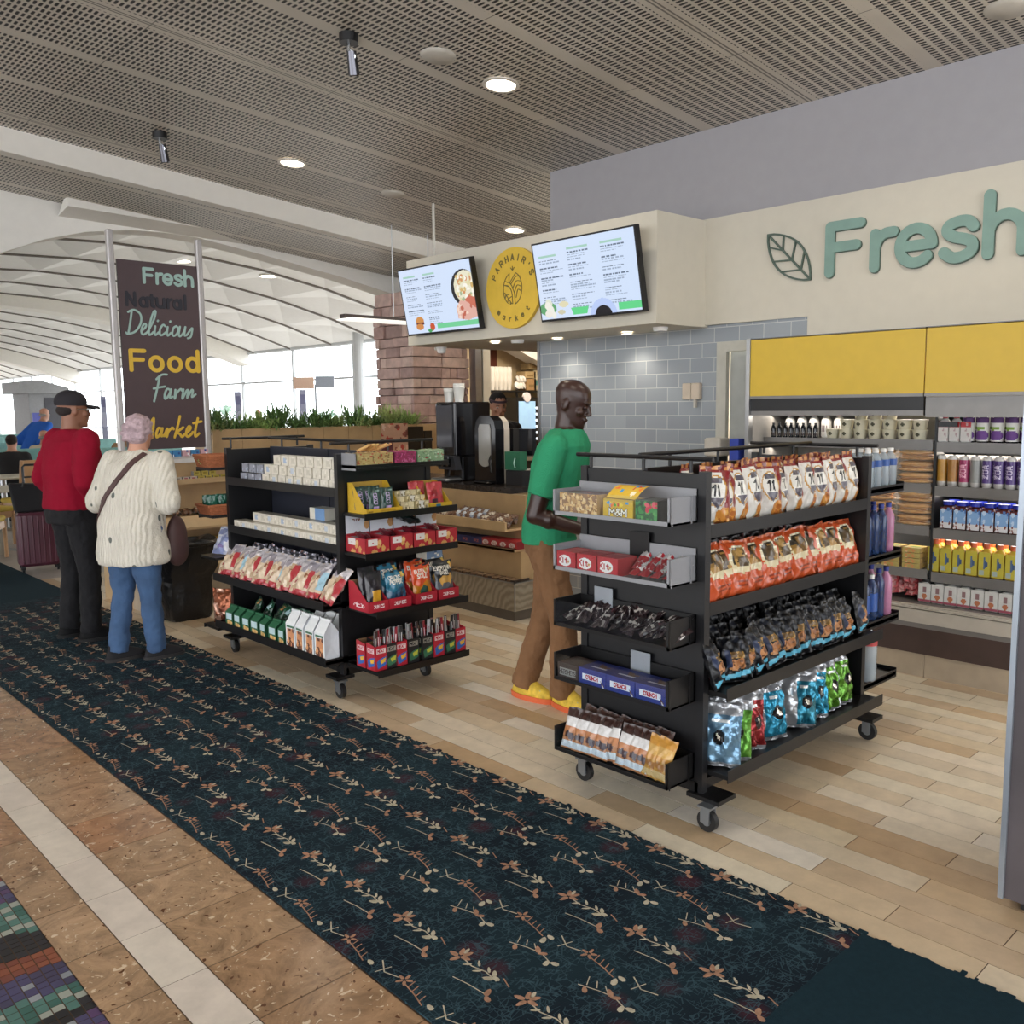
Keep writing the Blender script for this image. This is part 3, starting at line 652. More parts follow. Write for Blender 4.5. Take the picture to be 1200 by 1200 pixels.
# ---- ceiling lamps and small ceiling hardware
lampglow = mat('lamp_diffuser', '#fff2dc', .5, emit=9, var=0); ringm = mat('white_lamp_ring', '#d9d4cb', .5)
def downlight(x, y, z, r, label, power, group, tilt=0, spot=True):
    t = thing('recessed_ceiling_light', label, 'ceiling light', (x, y, z), 0, group); t.rotation_euler = (0, tilt, 0)
    m = MB(); m.lathe([(r*1.25, -.004), (r*1.28, -.012), (r*1.02, -.014), (r*1.0, -.004)], 24, caps=False); m.obj('trim_ring', [ringm], t, smooth=True)
    m = MB(); m.lathe([(r, -.006), (r*.6, -.013), (0.001, -.015)], 24, caps=False); m.obj('diffuser', [lampglow], t, smooth=True)
    if power:
        l = bpy.data.lights.new('downlight_lamp', 'SPOT'); l.energy = power; l.color = (1, .88, .72); l.spot_size = math.radians(130); l.spot_blend = .8; l.shadow_soft_size = r
        o = bpy.data.objects.new('downlight_lamp', l); COL.objects.link(o); o.location = (x, y, z-.04); o['kind'] = 'structure'
    return t
tl = math.atan(.09)
for x, y, lb in ((4.146, 4.472, 'large round ceiling light glowing nearest above the menu boards'), (4.10, 7.02, 'round ceiling light glowing left of centre in the slotted ceiling'), (6.70, 7.04, 'round ceiling light glowing just above the round yellow sign')):
    downlight(x, y, CZ(x), .095, lb, 45, 'lit lights in the slotted ceiling', tl)
for x, y in ((2.2, 2.3), (4.3, 2.2), (2.2, 4.6), (4.3, .3)): 
    l = bpy.data.lights.new('lamp', 'SPOT'); l.energy = 45; l.color = (1, .9, .76); l.spot_size = math.radians(140); l.spot_blend = .8; l.shadow_soft_size = .1
    o = bpy.data.objects.new('downlight_lamp', l); COL.objects.link(o); o.location = (x, y, CZ(x)-.05)
for i, (x, y) in enumerate(((5.26, 5.78), (5.416, 5.2), (5.42, 4.47))):
    downlight(x, y, 2.2, .042, ('small soffit light under the left menu board', 'small soffit light under the round yellow sign', 'small soffit light under the right menu board')[i], 7, 'small lights under the menu fascia')
pale = mat('off_white_plastic', '#bdb8ae', .5)
for x, y, lb in ((3.63, 4.47, 'round blank cover plate beside the large ceiling light'), (5.16, 7.05, 'round ceiling speaker between two lit ceiling lights'), (5.155, 1.79, 'round ceiling speaker at the top right corner')):
    c = MB(); c.lathe([(.001, -.02), (.09, -.018), (.105, -.008), (.11, 0)], 24, caps=False); o = c.obj('ceiling_speaker', [pale], smooth=True, loc=(x, y, CZ(x))); o.rotation_euler = (0, tl, 0); tag(o, lb, 'speaker')
for x, y, lb in ((3.12, 4.66, 'black and chrome track spotlight nearest the top edge'), (3.067, 7.24, 'black and chrome track spotlight on the left of the ceiling')):
    t = thing('spotlight', lb, 'spotlight', (x, y, CZ(x)), 0, 'chrome spotlights on the slotted ceiling')
    c = MB(); c.cone((0, 0, 0), (0, 0, -.05), .055, .055, 20); c.obj('canopy', [blk], t, smooth=True)
    c = MB(); c.cone((0, 0, -.05), (0, 0, -.1), .012, .012); c.tube([(0, -.02, -.09), (.02, -.03, -.12), (.02, -.02, -.15)], .006); c.obj('bracket', [chrome], t, smooth=True)
    c = MB(); c.lathe([(.001, 0), (.028, -.004), (.03, -.05), (.034, -.13), (.028, -.135), (.02, -.11), (.001, -.1)], 20, caps=False); o = c.obj('lamp_head', [mat('dark_chrome', '#5a5a60', .18, metal=.9)], t, smooth=True); o.location = (.01, -.01, -.09); o.rotation_euler = (.2, -.25, 0)
# hanging rods and linear lamp in the hall
t = thing('pendant_bar_lamp', 'slim dark bar lamp hanging on rods left of the menu fascia', 'lamp', (5.2, 8.0, 2.56))
c = MB(); c.box(-.02, 1.4, -.05, .05, 0, .04); c.obj('bar', [mat('bronze_metal', '#4c4240', .5)], t); c = MB(); c.box(0, 1.38, -.14, .14, -.012, 0); c.obj('diffuser', [mat('frosted_panel', '#f3efe8', .6, emit=.9)], t)
for dx in (.62, 1.1):
    c = MB(); c.cone((dx, 0, .04), (dx, 0, CZ(5.2+dx)-2.56), .006, .006, 6); c.obj('rod', [steel], t)
c = MB(); c.cone((5.59, 7.0, 2.2), (5.59, 7.0, CZ(5.59)), .014, .014, 10); tag(c.obj('hanging_rod', [pale]), 'thin vertical steel rod rising behind the left menu board', 'rod')
for i, (x, y) in enumerate(((3.9, 12.6), (2.55, 12.6), (5.9, 14.2), (4.6, 19), (9.3, 17.0), (7.7, 17.5), (3.3, 16), (6.5, 30), (8.0, 31))):
    lb = ['glowing hall light right of the left banner post', 'glowing hall light near the arch edge left of the banner', 'glowing hall light in the panels right of the banner top', 'hall light behind the banner', 'warm hall light right of the banner near the window', 'hall light left of the warm one near the window', 'small hall light at the left border', 'distant hall light above the cap of the man in red', 'distant hall light left of the banner'][i]
    z = VZ(x)+.09
    t = thing('recessed_ceiling_light', lb, 'ceiling light', (x, y, z), 0, 'lit lights in the vaulted hall ceiling')
    m = MB(); m.lathe([(.17, .12), (.18, -.03), (.001, -.034)], 20, caps=False); m.obj('diffuser', [lampglow], t, smooth=True)
    m = MB(); m.lathe([(.18, .1), (.2, -.02), (.178, -.032)], 20, caps=False); m.obj('trim_ring', [ringm], t, smooth=True)
# ================================================================ RACKS
rubber = mat('black_rubber', '#0e0e10', .5); zinc = mat('zinc_plate', '#8d9298', .35, metal=.8)
greyac = mat('grey_steel_tray', '#8e8f93', .45, metal=.2, var=.05)
def caster(t, x, y, rz=0):
    m = MB(); m.cone((x-.012, y, .045), (x+.012, y, .045), .043, .043, 20); w_ = m.obj('wheel', [rubber], t, smooth=True)
    m = MB(); m.cone((x-.0135, y, .045), (x+.0135, y, .045), .02, .02, 12); m.box(x-.024, x-.016, y-.02, y+.02, .04, .105); m.box(x+.016, x+.024, y-.02, y+.02, .04, .105); m.box(x-.03, x+.03, y-.03, y+.03, .1, .108); m.obj('fork', [zinc], w_)
def shelf_part(t, x0, x1, y0, y1, z, lip, axis, th=.018, name='shelf'):
    """deck with a raised lip on its front side; axis gives the side that carries the lip"""
    m = MB(); m.box(x0, x1, y0, y1, z+.012, z+.012+th)
    if axis == '-y': m.box(x0, x1, y0-.004, y0, z, z+lip)
    if axis == '+y': m.box(x0, x1, y1, y1+.004, z, z+lip)
    if axis == '-x': m.box(x0-.004, x0, y0, y1, z, z+lip)
    if axis == '+x': m.box(x1, x1+.004, y0, y1, z, z+lip)
    if axis in ('-x', '+x'): m.box(x0, x1, y0, y0+.003, z, z+.04); m.box(x0, x1, y1-.003, y1, z, z+.04)
    return m.obj(name, [blkm], t)
def rail(t, pts, posts, z0):
    m = MB(); m.tube(pts, .009, 8)
    for p in posts: m.cone((p[0], p[1], z0), (p[0], p[1], pts[0][2]), .007, .007, 8)
    m.obj('top_rail', [blk], t, smooth=True)
# ---- near rack
NX, NY, NL, NW = 2.87, 1.98, 1.37, .64
nr = thing('mobile_shelf_rack', 'near black steel rack on casters facing the shopper in green, with grey end trays', 'shelf rack', (NX, NY, 0))
for x0 in (0, NL-.035):
    m = MB(); m.box(x0, x0+.035, 0, .035, .1, 1.395); m.box(x0, x0+.035, NW-.035, NW, .1, 1.395); m.box(x0+.008, x0+.027, .035, NW-.035, .12, 1.385); m.box(x0+.004, x0+.031, .035, NW-.035, 1.36, 1.385)
    for k in range(9): m.box(x0+.012, x0+.023, -.0008, 0, .2+.14*k, .206+.14*k)
    m.obj('end_panel', [blk], nr)
m = MB(); m.box(.035, NL-.035, NW/2-.012, NW/2+.012, .12, 1.395); m.obj('divider_panel', [blk], nr)
m = MB(); m.box(.0, NL, .02, NW-.02, .125, .165); m.box(-.02, .1, -.09, .06, .108, .125); m.box(-.02, .1, NW-.1, NW+.02, .108, .125); m.box(NL-.09, NL+.02, -.09, .06, .108, .125); m.box(NL-.09, NL+.02, NW-.1, NW+.02, .108, .125); m.obj('base_frame', [blkm], nr)
for x, y in ((-.03, -.05), (-.01, NW-.03), (NL-.03, -.04), (NL-.03, NW-.03)): caster(nr, x, y)
for z, d in ((1.139, .0), (.834, .0), (.51, .085), (.185, .095)):
    shelf_part(nr, .036, NL-.036 if d == 0 else NL-.0, -d+.004, NW/2-.013, z, .052, '-y')
    shelf_part(nr, .036, NL-.036, NW/2+.013, NW, z, .052, '+y')
rail(nr, [(.0, -.03, 1.443), (.0, NW+.02, 1.443)], [(.0, .07), (.0, .3), (.0, NW-.06)], 1.39)
rail(nr, [(.0, NW/2, 1.45), (NL, NW/2, 1.45)], [(.2, NW/2), (.55, NW/2), (.9, NW/2), (1.2, NW/2)], 1.39)
rail(nr, [(NL-.01, -.03, 1.443), (NL-.01, NW+.02, 1.443)], [(NL-.01, .07), (NL-.01, NW-.06)], 1.39)
def wall_tray(t, z0, z1, zb, mt, tab=None):
    m = MB(); m.box(-.17, 0, .04, .64, z0, z0+.008); m.box(-.17, 0, .04, .046, z0, z1); m.box(-.17, 0, .634, .64, z0, z1); m.box(-.008, -.001, .04, .64, z0, zb)
    m.box(-.172, -.168, .04, .64, z0, z0+.016); m.box(-.172, -.168, .04, .05, z0, z1); m.box(-.172, -.168, .63, .64, z0, z1); m.box(-.172, -.166, .03, .032, z0, z1)
    m.box(-.04, -.034, .036, .04, z0, z1)
    o = m.obj('tray', [mt], t)
    m = MB(); m.box(-.1705, -.169, .05, .63, z0+.016, z1-.003); m.obj('clear_front', [GLASS], o)
    return o
wall_tray(nr, 1.20, 1.305, 1.33, greyac); wall_tray(nr, .968, 1.075, 1.10, greyac); wall_tray(nr, .727, .84, .84, blkm); wall_tray(nr, .492, .61, .61, blkm); wall_tray(nr, .18, .285, .285, blkm)
m = MB(); m.box(-.012, -.009, .26, .36, 1.03, 1.14); m.obj('blank_plate', [blkm], nr)
for (z, y) in ((.56, .25), (.8, .45)):
    m = MB(); m.box(-.014, -.011, y, y+.1, z, z+.085); m.obj('price_plate', [mat('pale_plate', '#8f949b', .4)], nr)
for z in (1.2, .86, .53, .225): shelf_part(nr, NL+.001, NL+.36, .0, NW, z, .05, '+x')
# ---- far rack
FX, FY, FW, FLn = 2.75, 4.35, .66, 1.38
fr = thing('mobile_shelf_rack', 'far black steel rack on casters standing beside the black trash bag', 'shelf rack', (FX, FY, 0))
for y0 in (0, FLn-.035):
    m = MB(); m.box(0, .035, y0, y0+.035, .1, 1.395); m.box(FW-.035, FW, y0, y0+.035, .1, 1.395); m.box(.035, FW-.035, y0+.008, y0+.027, .12, 1.385)
    for k in range(9): m.box(-.0008, 0, y0+.012, y0+.023, .2+.14*k, .206+.14*k)
    m.obj('end_panel', [blk], fr)
m = MB(); m.box(FW/2-.012, FW/2+.012, .035, FLn-.035, .12, 1.395); m.box(FW/2-.016, FW/2-.012, .6, .63, .12, 1.395); m.obj('divider_panel', [mat('navy_black_panel', '#1c1f2b', .5)], fr)
m = MB(); m.box(.02, FW-.02, 0, FLn, .125, .165); m.box(-.06, .06, -.02, .1, .108, .125); m.box(FW-.08, FW+.02, -.02, .1, .108, .125); m.box(-.06, .06, FLn-.1, FLn+.02, .108, .125); m.obj('base_frame', [blkm], fr)
for x, y in ((-.03, -.01), (FW-.08, -.01), (-.0, FLn-.03), (FW-.08, FLn-.03)): caster(fr, x, y)
for z, d in ((1.15, .0), (.828, .0), (.515, .12), (.195, .12)):
    shelf_part(fr, -d+.004, FW/2-.013, .036 if d == 0 else 0, FLn-.036 if d == 0 else FLn+.0, z, .052, '-x')
    shelf_part(fr, FW/2+.013, FW, .036, FLn-.036, z, .052, '+x')
for z, d in ((1.305, .14), (1.035, .21), (.812, .21), (.498, .30), (.165, .30)): shelf_part(fr, .03, FW+.03, -d, -.001, z, .038 if z < 1.3 else .012, '-y')
m = MB(); m.box(.03, .034, -.14, 0, 1.305, 1.40); m.obj('side_guard', [greyac], fr)
for z in (1.235, .915, .63, .15): shelf_part(fr, -.1, FW, FLn+.001, FLn+.22, z, .03, '+y')
rail(fr, [(-.0, FLn+.02, 1.455), (.62, FLn+.02, 1.455)], [(.05, FLn), (.55, FLn)], 1.39)
rail(fr, [(FW/2, 0, 1.45), (FW/2, FLn, 1.45)], [(FW/2, .2), (FW/2, .7), (FW/2, 1.2)], 1.39)
rail(fr, [(-.04, 0, 1.455), (FW+.02, 0, 1.455)], [(.08, 0), (.35, 0), (.6, 0)], 1.39)
# ================================================================ PRODUCTS on the near rack
def art_chips11(seed=0):
    c = Cv(30, 46, '#d9d6cf', .62); c.poly([(.62, 0), (1, 0), (1, 1), (.72, 1), (.8, .5)], '#7e2023'); c.rect(0, 0, 1, .07, '#c4874a'); c.rect(0, .07, 1, .1, '#7e2023')
    c.poly([(.45, .8), (.7, .68), (1, .72), (1, 1), (.5, 1)], '#c9853a'); c.spk(9, ['#dba556', '#a8612a'], .05, seed, (.5, .74, 1, .97))
    c.ell(.47, .42, .36, .27, '#b98a3a'); c.ell(.47, .42, .31, .24, '#e4e2db'); c.rect(.26, .2, .68, .3, '#54505a'); c.poly([(.22, .54), (.72, .54), (.47, .72)], '#5a5560')
    c.text('11', .47, .42, .15, '#17171a', .3); return c
def art_orange(seed=0):
    c = Cv(34, 44, '#c4532a', .75); c.rect(0, 0, 1, .05, '#d06a3c'); c.ell(.5, .36, .37, .27, '#d9cda8'); c.ell(.5, .35, .31, .22, '#2c2415')
    c.spk(10, ['#8c6a33', '#6d4f26', '#b08a4c', '#4b381d'], .1, seed, (.3, .22, .7, .46))
    for k in range(9):
        a = PI+PI*k/8; c.ell(.5+.33*math.cos(a), .36+.24*math.sin(a), .035, .028, '#f0ead2')
    c.poly([(.14, .5), (.86, .5), (.8, .62), (.2, .62)], '#d9cda8')
    for k in range(4): c.rect(.24+.03*k, .7+.06*k, .76-.04*k, .72+.06*k, '#8a3319')
    return c
def art_cookie(seed=0):
    c = Cv(30, 42, '#0c0e13', .7); c.spk(3, ['#20242e'], .1, seed, (0, 0, 1, .3)); c.rect(.22, .36, .78, .5, '#a8813f'); c.ell(.4, .42, .12, .07, '#5c431f'); c.ell(.62, .42, .1, .07, '#6d5126')
    c.ell(.36, .64, .17, .12, '#c0895a'); c.ell(.63, .62, .16, .12, '#a46c3e'); c.spk(7, ['#6b4325'], .03, seed+1, (.25, .56, .75, .7)); c.rect(.15, .3, .3, .7, '#2b3550')
    c.poly([(.08, .86), (.92, .74), (.95, .84), (.1, .96)], '#62b4cf'); return c
def art_foil(col, label='#1a1a1c', seed=0, split=0):
    c = Cv(30, 42, '#b9bcc0', .68); c.rect(split, .16, 1, .93, col); c.ell(.5+split/2, .52, .15, .12, label); c.line([(.46*.68+split*.34, .48), (.52*.68+split*.34, .56)], .035, '#e6e0cf'); c.ell(.5+split/2, .52, .05, .03, '#e6e0cf')
    c.rect(.3+split/2, .25, .75, .29, '#dfe8ea'); return c
G_CH = 'tortilla chip bags on the top shelf of the near rack'
chips = [bag('chip_bag', art_chips11(s), .135, .235, .07, '#6f2024', s, .005, n=(30, 44)) for s in (1, 2, 3)]
xs_ = [.105, .165, .265, .38, .5, .6, .72, .83, .93, 1.03, 1.13, 1.24]
for i, x in enumerate(xs_):
    put(chips[i % 3], 'chip_bag', (NX+.03+x, NY+.045+R0.uniform(0, .012), 1.172), 0, nth(i, 'white and red tortilla chip bag in the front row', len(xs_)), 'chip bag', G_CH, rot=(-.1, R0.uniform(-.06, .06), R0.uniform(-.35, .25) if i else -.5), sc=(1, 1, R0.uniform(.95, 1.05)))
for i in range(9):
    put(chips[i % 3], 'chip_bag', (NX+.1+.14*i, NY+.155+R0.uniform(0, .02), 1.172), 0, nth(i, 'chip bag behind the front row, top shelf', 9), 'chip bag', 'tortilla chip bags behind the front row', rot=(-.04, R0.uniform(-.05, .05), R0.uniform(-.3, .3)), sc=(1, 1, 1.02))
orng = [bag('snack_bag', art_orange(s), .19, .225, .06, '#a8431f', s, .006, crimp=.04) for s in (1, 2, 3)]
xo = [.13, .20, .285, .42, .53, .66, .78, .89, 1.0, 1.11, 1.22]
for i, x in enumerate(xo):
    put(orng[i % 3], 'snack_bag', (NX+.03+x, NY+.035+.012*(i % 2), .866), 0, nth(i, 'orange snack bag with round picture, second shelf', len(xo)), 'snack bag', 'orange snack bags on the second shelf', rot=(-.28, R0.uniform(-.12, .08), R0.uniform(-.12, .18)))
dk = [bag('snack_bag', Cv(6, 8, '#3c1a1c').spk(5, ['#5c2a2a', '#1a1214'], .2, 3), .17, .21, .05, '#2a1416', 5, .006)]
for i in range(7):
    put(dk[0], 'snack_bag', (NX+.12+.175*i, NY+.19, .866), 0, nth(i, 'dark red snack bag behind the orange bags', 7), 'snack bag', 'dark bags behind the orange snack bags', rot=(-.12, R0.uniform(-.1, .1), R0.uniform(-.2, .2)))
cook = [bag('cookie_bag', art_cookie(s), .135, .2, .06, '#0c0d11', s, .009, matl=DARKF, n=(30, 42)) for s in (1, 2, 3)]
xc = [.045, .16, .25, .35, .455, .56, .67, .775, .88, 1.0, 1.1, 1.25]
for i, x in enumerate(xc):
    put(cook[i % 3], 'cookie_bag', (NX+.03+x, NY-.035+R0.uniform(0, .015), .545), 0, nth(i, 'black cookie bag with blue band, third shelf front', len(xc)), 'cookie bag', 'front row of black cookie bags', rot=(-.3+R0.uniform(-.12, .08), R0.uniform(-.12, .12), R0.uniform(-.55, .45)), sc=(1, 1, R0.uniform(.9, 1.02)))
cb = bag('cookie_bag', Cv(14, 20, '#0c0d11').spk(9, ['#161922', '#1c202a', '#2c3038'], .07, 4), .14, .2, .06, '#0a0b0e', 9, .012, matl=DARKF)
for r in range(2):
    for i in range(9):
        put(cb, 'cookie_bag', (NX+.1+.14*i, NY+.075+.1*r, .545), 0, nth(i, 'black cookie bag, %s row of third shelf' % ('middle', 'back')[r], 9), 'cookie bag', 'black cookie bags behind, %s row' % ('middle', 'back')[r], rot=(-.2, R0.uniform(-.1, .1), R0.uniform(-.3, .3)), sc=(1, 1, 1+.13*r))
FO = [('silver and blue', '#6f93ad', -1.1, .05), ('green and silver', '#5f9a3c', -.9, .13), ('silver and dark red', '#8c2a2c', -.35, .27), ('teal blue', '#2a86a6', -.25, .46), ('silver and teal', '#2f7f98', -.75, .66), ('bright teal', '#2c8cae', -.3, .81), ('lime green', '#568a2c', -.05, .97), ('lime green', '#568a2c', .05, 1.09)]
for i, (nm, col, rz, x) in enumerate(FO):
    b_ = bag('pouch', art_foil(col, seed=i, split=(.0, .3, .4, .18, .42, .25, .12, .1)[i]), .17, .245, .075, '#9a9da2', 20+i, .009, matl=FOILP, n=(30, 42))
    put(b_, 'pouch', (NX+.03+x, NY-.02, .22), 0, nm+' foil pouch '+('at the left end of the bottom shelf', 'second from the left on the bottom shelf', 'with a red label, third on the bottom shelf', 'facing forward in the middle of the bottom shelf', 'turned sideways right of the middle on the bottom shelf', 'facing forward right of the sideways teal one', 'left of its twin at the right end of the bottom shelf', 'at the right end of the bottom shelf')[i], 'pouch', None, rot=(-.2, R0.uniform(-.06, .1), rz))
fb = [bag('pouch', Cv(10, 14, '#8f9398').spk(8, ['#303238', '#c8ccd0', '#4a6b3a'], .1, s), .17, .245, .07, '#8f9398', 30+s, .01, matl=FOILP) for s in (1, 2)]
for i in range(7):
    put(fb[i % 2], 'pouch', (NX+.12+.16*i, NY+.12, .22), 0, nth(i, 'silver foil pouch behind coloured ones, bottom shelf', 7), 'pouch', 'silver pouches at the back of the bottom shelf', rot=(-.1, R0.uniform(-.1, .1), R0.uniform(-.6, .4)))
# --- end trays of the near rack (fronts face -x)
def on_tray(y, d, z): return (NX-.165+d/2, NY+y, z)   # y measured from the right end
FCE = -PI/2
nutc = Cv(48, 20, '#8a5a30', 2.4).spk(150, ['#d0a060', '#be8a4c', '#dcb074', '#e4c28c', '#8a5a30'], .085, 3)
bx = carton('nut_bar_carton', .205, .1, .085, '#6a3b24', nutc, '#caa06a', Cv(12, 6, '#5a2b20').spk(4, ['#b05030', '#d0c0a0'], .1, 2), matl=GLOSSP)
put(bx, 'snack_carton', (NX-.165+.05, NY+.505, 1.21), FCE, 'clear-fronted carton full of golden peanut bars in the top grey tray', 'carton')
mm = Cv(56, 34, '#d3a92a', 1.5); mm.rect(0, 0, 1, .12, '#c29a1f').text('M&M', .5, .68, .34, '#3a1d14', .34, sp=1.0, wide=1.1).text('M&M', .5, .68, .34, '#efe9dd', .16, sp=1.0, wide=1.1).spk(12, ['#c8331f', '#2f8fd0', '#3fa535', '#e8721c', '#e9c531'], .07, 5, (.15, .1, .9, .36))
t = thing('candy_box', 'yellow candy box with an open lid in the top grey tray', 'candy box', (NX-.165+.05, NY+.295, 1.21), FCE)
bo = bpy.data.objects.new('box_body', carton('candy_box', .15, .1, .075, '#cfa627', mm, '#cfa627', '#caa021')); COL.objects.link(bo); bo.parent = t
m = MB(); m.grid(lambda u, v: (-.07+.15*u, -.04+.09*v, .078+.045*math.sin(PI*.5*v)), 20, 10, Cv(20, 10, '#d8b02c').spk(8, ['#c8331f', '#2f8fd0', '#e8721c', '#f1e6c8'], .12, 6)); m.obj('lid_flap', [PRINT], t)
gr = Cv(24, 20, '#2c5a34', 1.2).spk(26, ['#3f8a46', '#1e3f26', '#58a052'], .12, 4).spk(9, ['#c8324a', '#e05a6a'], .1, 9, (.4, .1, 1, .6))
put(carton('candy_box', .105, .1, .08, '#1c1c1e', gr, '#1c1c1e', '#1c1c1e'), 'candy_box', (NX-.165+.05, NY+.155, 1.21), FCE, 'black box with a green and red front at the right of the top grey tray', 'candy box')
kk = Cv(36, 26, '#b41f2c', 1.35); kk.ell(.42, .52, .34, .32, '#ece6e2').text('Kit', .34, .5, .3, '#b41f2c', .26).text('*', .62, .55, .2, '#c98f5a', .3).rect(0, .88, 1, 1, '#7e1420')
km = carton('candy_box', .105, .12, .072, '#b41f2c', kk, '#a01a26', Cv(10, 10, '#b8252f').rect(.1, .1, .9, .3, '#cf5a5a'))
for i, y in enumerate((.573, .46, .347)): put(km, 'candy_box', (NX-.165+.06, NY+y, .976), FCE, ['leftmost', 'middle', 'right'][i]+' red wafer-bar box in the second grey tray', 'candy box', 'red wafer-bar boxes in the second grey tray')
ww = [Cv(20, 8, '#c9c5c4').spk(6, ['#b5202c', '#7d2a20', '#e8e4e0'], .25, s).rect(0, .8, 1, 1, '#a8202a') for s in range(3)]
for k in range(3):
    for i in range(4):
        me = bag('candy_bar', ww[k], .045, .13, .022, '#c9c5c4', k*7+i, .003, n=(10, 14), crimp=.08) if (i == 0) else me
        put(me, 'candy_bar', (NX-.15+.03*k+.02, NY+.09+.055*i, .985+.019*k), 0, nth(3-i, 'white and red candy bar, %s layer, second tray' % ('front', 'middle', 'back')[k], 4), 'candy bar', 'white candy bars, %s layer' % ('front', 'middle', 'back')[k], rot=(-1.2, R0.uniform(-.2, .2), FCE+R0.uniform(-.3, .3)))
R1 = random.Random(11); barm = []
for s in range(4):
    cvv = Cv(26, 8, '#2a1c1e').spk(7, ['#c9c3bd', '#8c8580', '#5a2028', '#46383a'], .2, s); cvv.rect(.1, .35, .8, .5, '#b8b0a8'); barm.append(bag('chocolate_bar', cvv, .05, .14, .02, '#2a1c1e', s, .004, n=(12, 18), crimp=.08))
k = 0
for r in range(3):
    for i in range(12):
        put(barm[k % 4], 'chocolate_bar', (NX-.145+.048*r, NY+.065+.048*i+R1.uniform(-.01, .01), .742+.016*r+.01*(i % 2)), 0, nth(11-i, 'dark chocolate bar, %s row of third tray' % ('front', 'middle', 'back')[r], 12), 'chocolate bar', 'dark chocolate bars, %s row of the third tray' % ('front', 'middle', 'back')[r], rot=(-1.15+R1.uniform(-.25, .2), R1.uniform(-.5, .5), FCE+R1.uniform(-.8, .8)), sc=(1, .85, .8)); k += 1
cr = Cv(64, 26, '#22307e', 2.4); cr.rect(.14, .3, .84, .66, '#dfe2ea').text('CRUNCH', .49, .48, .2, '#b0202e', .3, sp=1.3).poly([(.8, .5), (.95, .78), (.86, .84)], '#5a3524').poly([(.86, .7), (1, .98), (.9, .98)], '#dcd6cf').rect(0, .9, 1, 1, '#18235e')
cm_ = carton('candy_box', .148, .12, .072, '#22307e', cr, '#1c2868', Cv(24, 10, '#202c74').poly([(.3, .2), (.9, .5), (.5, .6)], '#5a3524').rect(.2, .6, .8, .7, '#c8cce0'))
for i, y in enumerate((.43, .28, .13)): put(cm_, 'candy_box', (NX-.165+.06, NY+y, .5), FCE, ['leftmost', 'middle', 'rightmost'][i]+' blue crisp-chocolate box in the fourth tray', 'candy box', 'blue crisp-chocolate boxes')
he = Cv(50, 24, '#33231f', 2); he.rect(.1, .3, .9, .75, '#8d8b88').text('HERSHEYS', .5, .53, .24, '#3a2a26', .22, sp=1.1)
put(carton('candy_box', .115, .12, .07, '#33231f', he, '#2c1e1b', '#3b2a26'), 'candy_box', (NX-.165+.06, NY+.567, .5), FCE, 'brown chocolate box with a silver name plate at the left of the fourth tray', 'candy box')
def art_tor(a, b_, seed):
    c = Cv(24, 40, a, .55); c.rect(0, 0, 1, .22, '#3a2420' if a != '#c08a3c' else a); c.rect(0, .22, 1, .45, '#d4d2d0' if a != '#c08a3c' else '#c9a05a'); c.rect(.2, .3, .8, .33, '#a79a96'); c.ell(.4, .66, .2, .08, b_); c.ell(.66, .7, .2, .09, b_); c.rect(0, .8, 1, .97, '#d0d6de' if a != '#c08a3c' else '#cfae7a')
    return c
tm = [bag('chocolate_pouch', art_tor('#b5784e', '#4a3038', s), .085, .175, .04, '#3a2420', 40+s, .003, n=(14, 26)) for s in range(2)]; tg = bag('chocolate_pouch', art_tor('#c08a3c', '#a86a28', 3), .085, .165, .04, '#b07e34', 44, .003, n=(14, 26))
yy = [.59, .53, .475, .42, .36, .30, .245, .2]
for i, y in enumerate(yy): put(tm[i % 2], 'chocolate_pouch', (NX-.15, NY+y-.012, .192), 0, nth(i, 'brown and white pouch, front of lowest tray', 8), 'pouch', 'brown and white chocolate pouches in the lowest tray', rot=(-.38, (0, 0, .05, .1, -.25, .1, .12, .1)[i], FCE+(.1 if i != 4 else -.3)))
for i, y in enumerate((.15, .105)): put(tg, 'chocolate_pouch', (NX-.15, NY+y, .192), 0, ('left', 'right')[i]+' golden chocolate pouch at the right end of the lowest tray', 'pouch', 'golden pouches in the lowest tray', rot=(-.35, .12, FCE))
put(tg, 'chocolate_pouch', (NX-.07, NY+.13, .25), 0, 'golden pouch lying across the top at the right of the lowest tray', 'pouch', None, rot=(-1.3, .3, FCE+1.2))
cbk = bag('chocolate_pouch', Cv(6, 8, '#3a2522').rect(0, 0, 1, .25, '#4d322b'), .085, .16, .04, '#2f1d1a', 50, .003, n=(12, 18))
for i in range(7): put(cbk, 'chocolate_pouch', (NX-.075, NY+.17+.066*i, .2), 0, nth(6-i, 'dark brown pouch behind the front row of the lowest tray', 7), 'pouch', 'dark pouches at the back of the lowest tray', rot=(-.35, R0.uniform(-.2, .2), FCE))
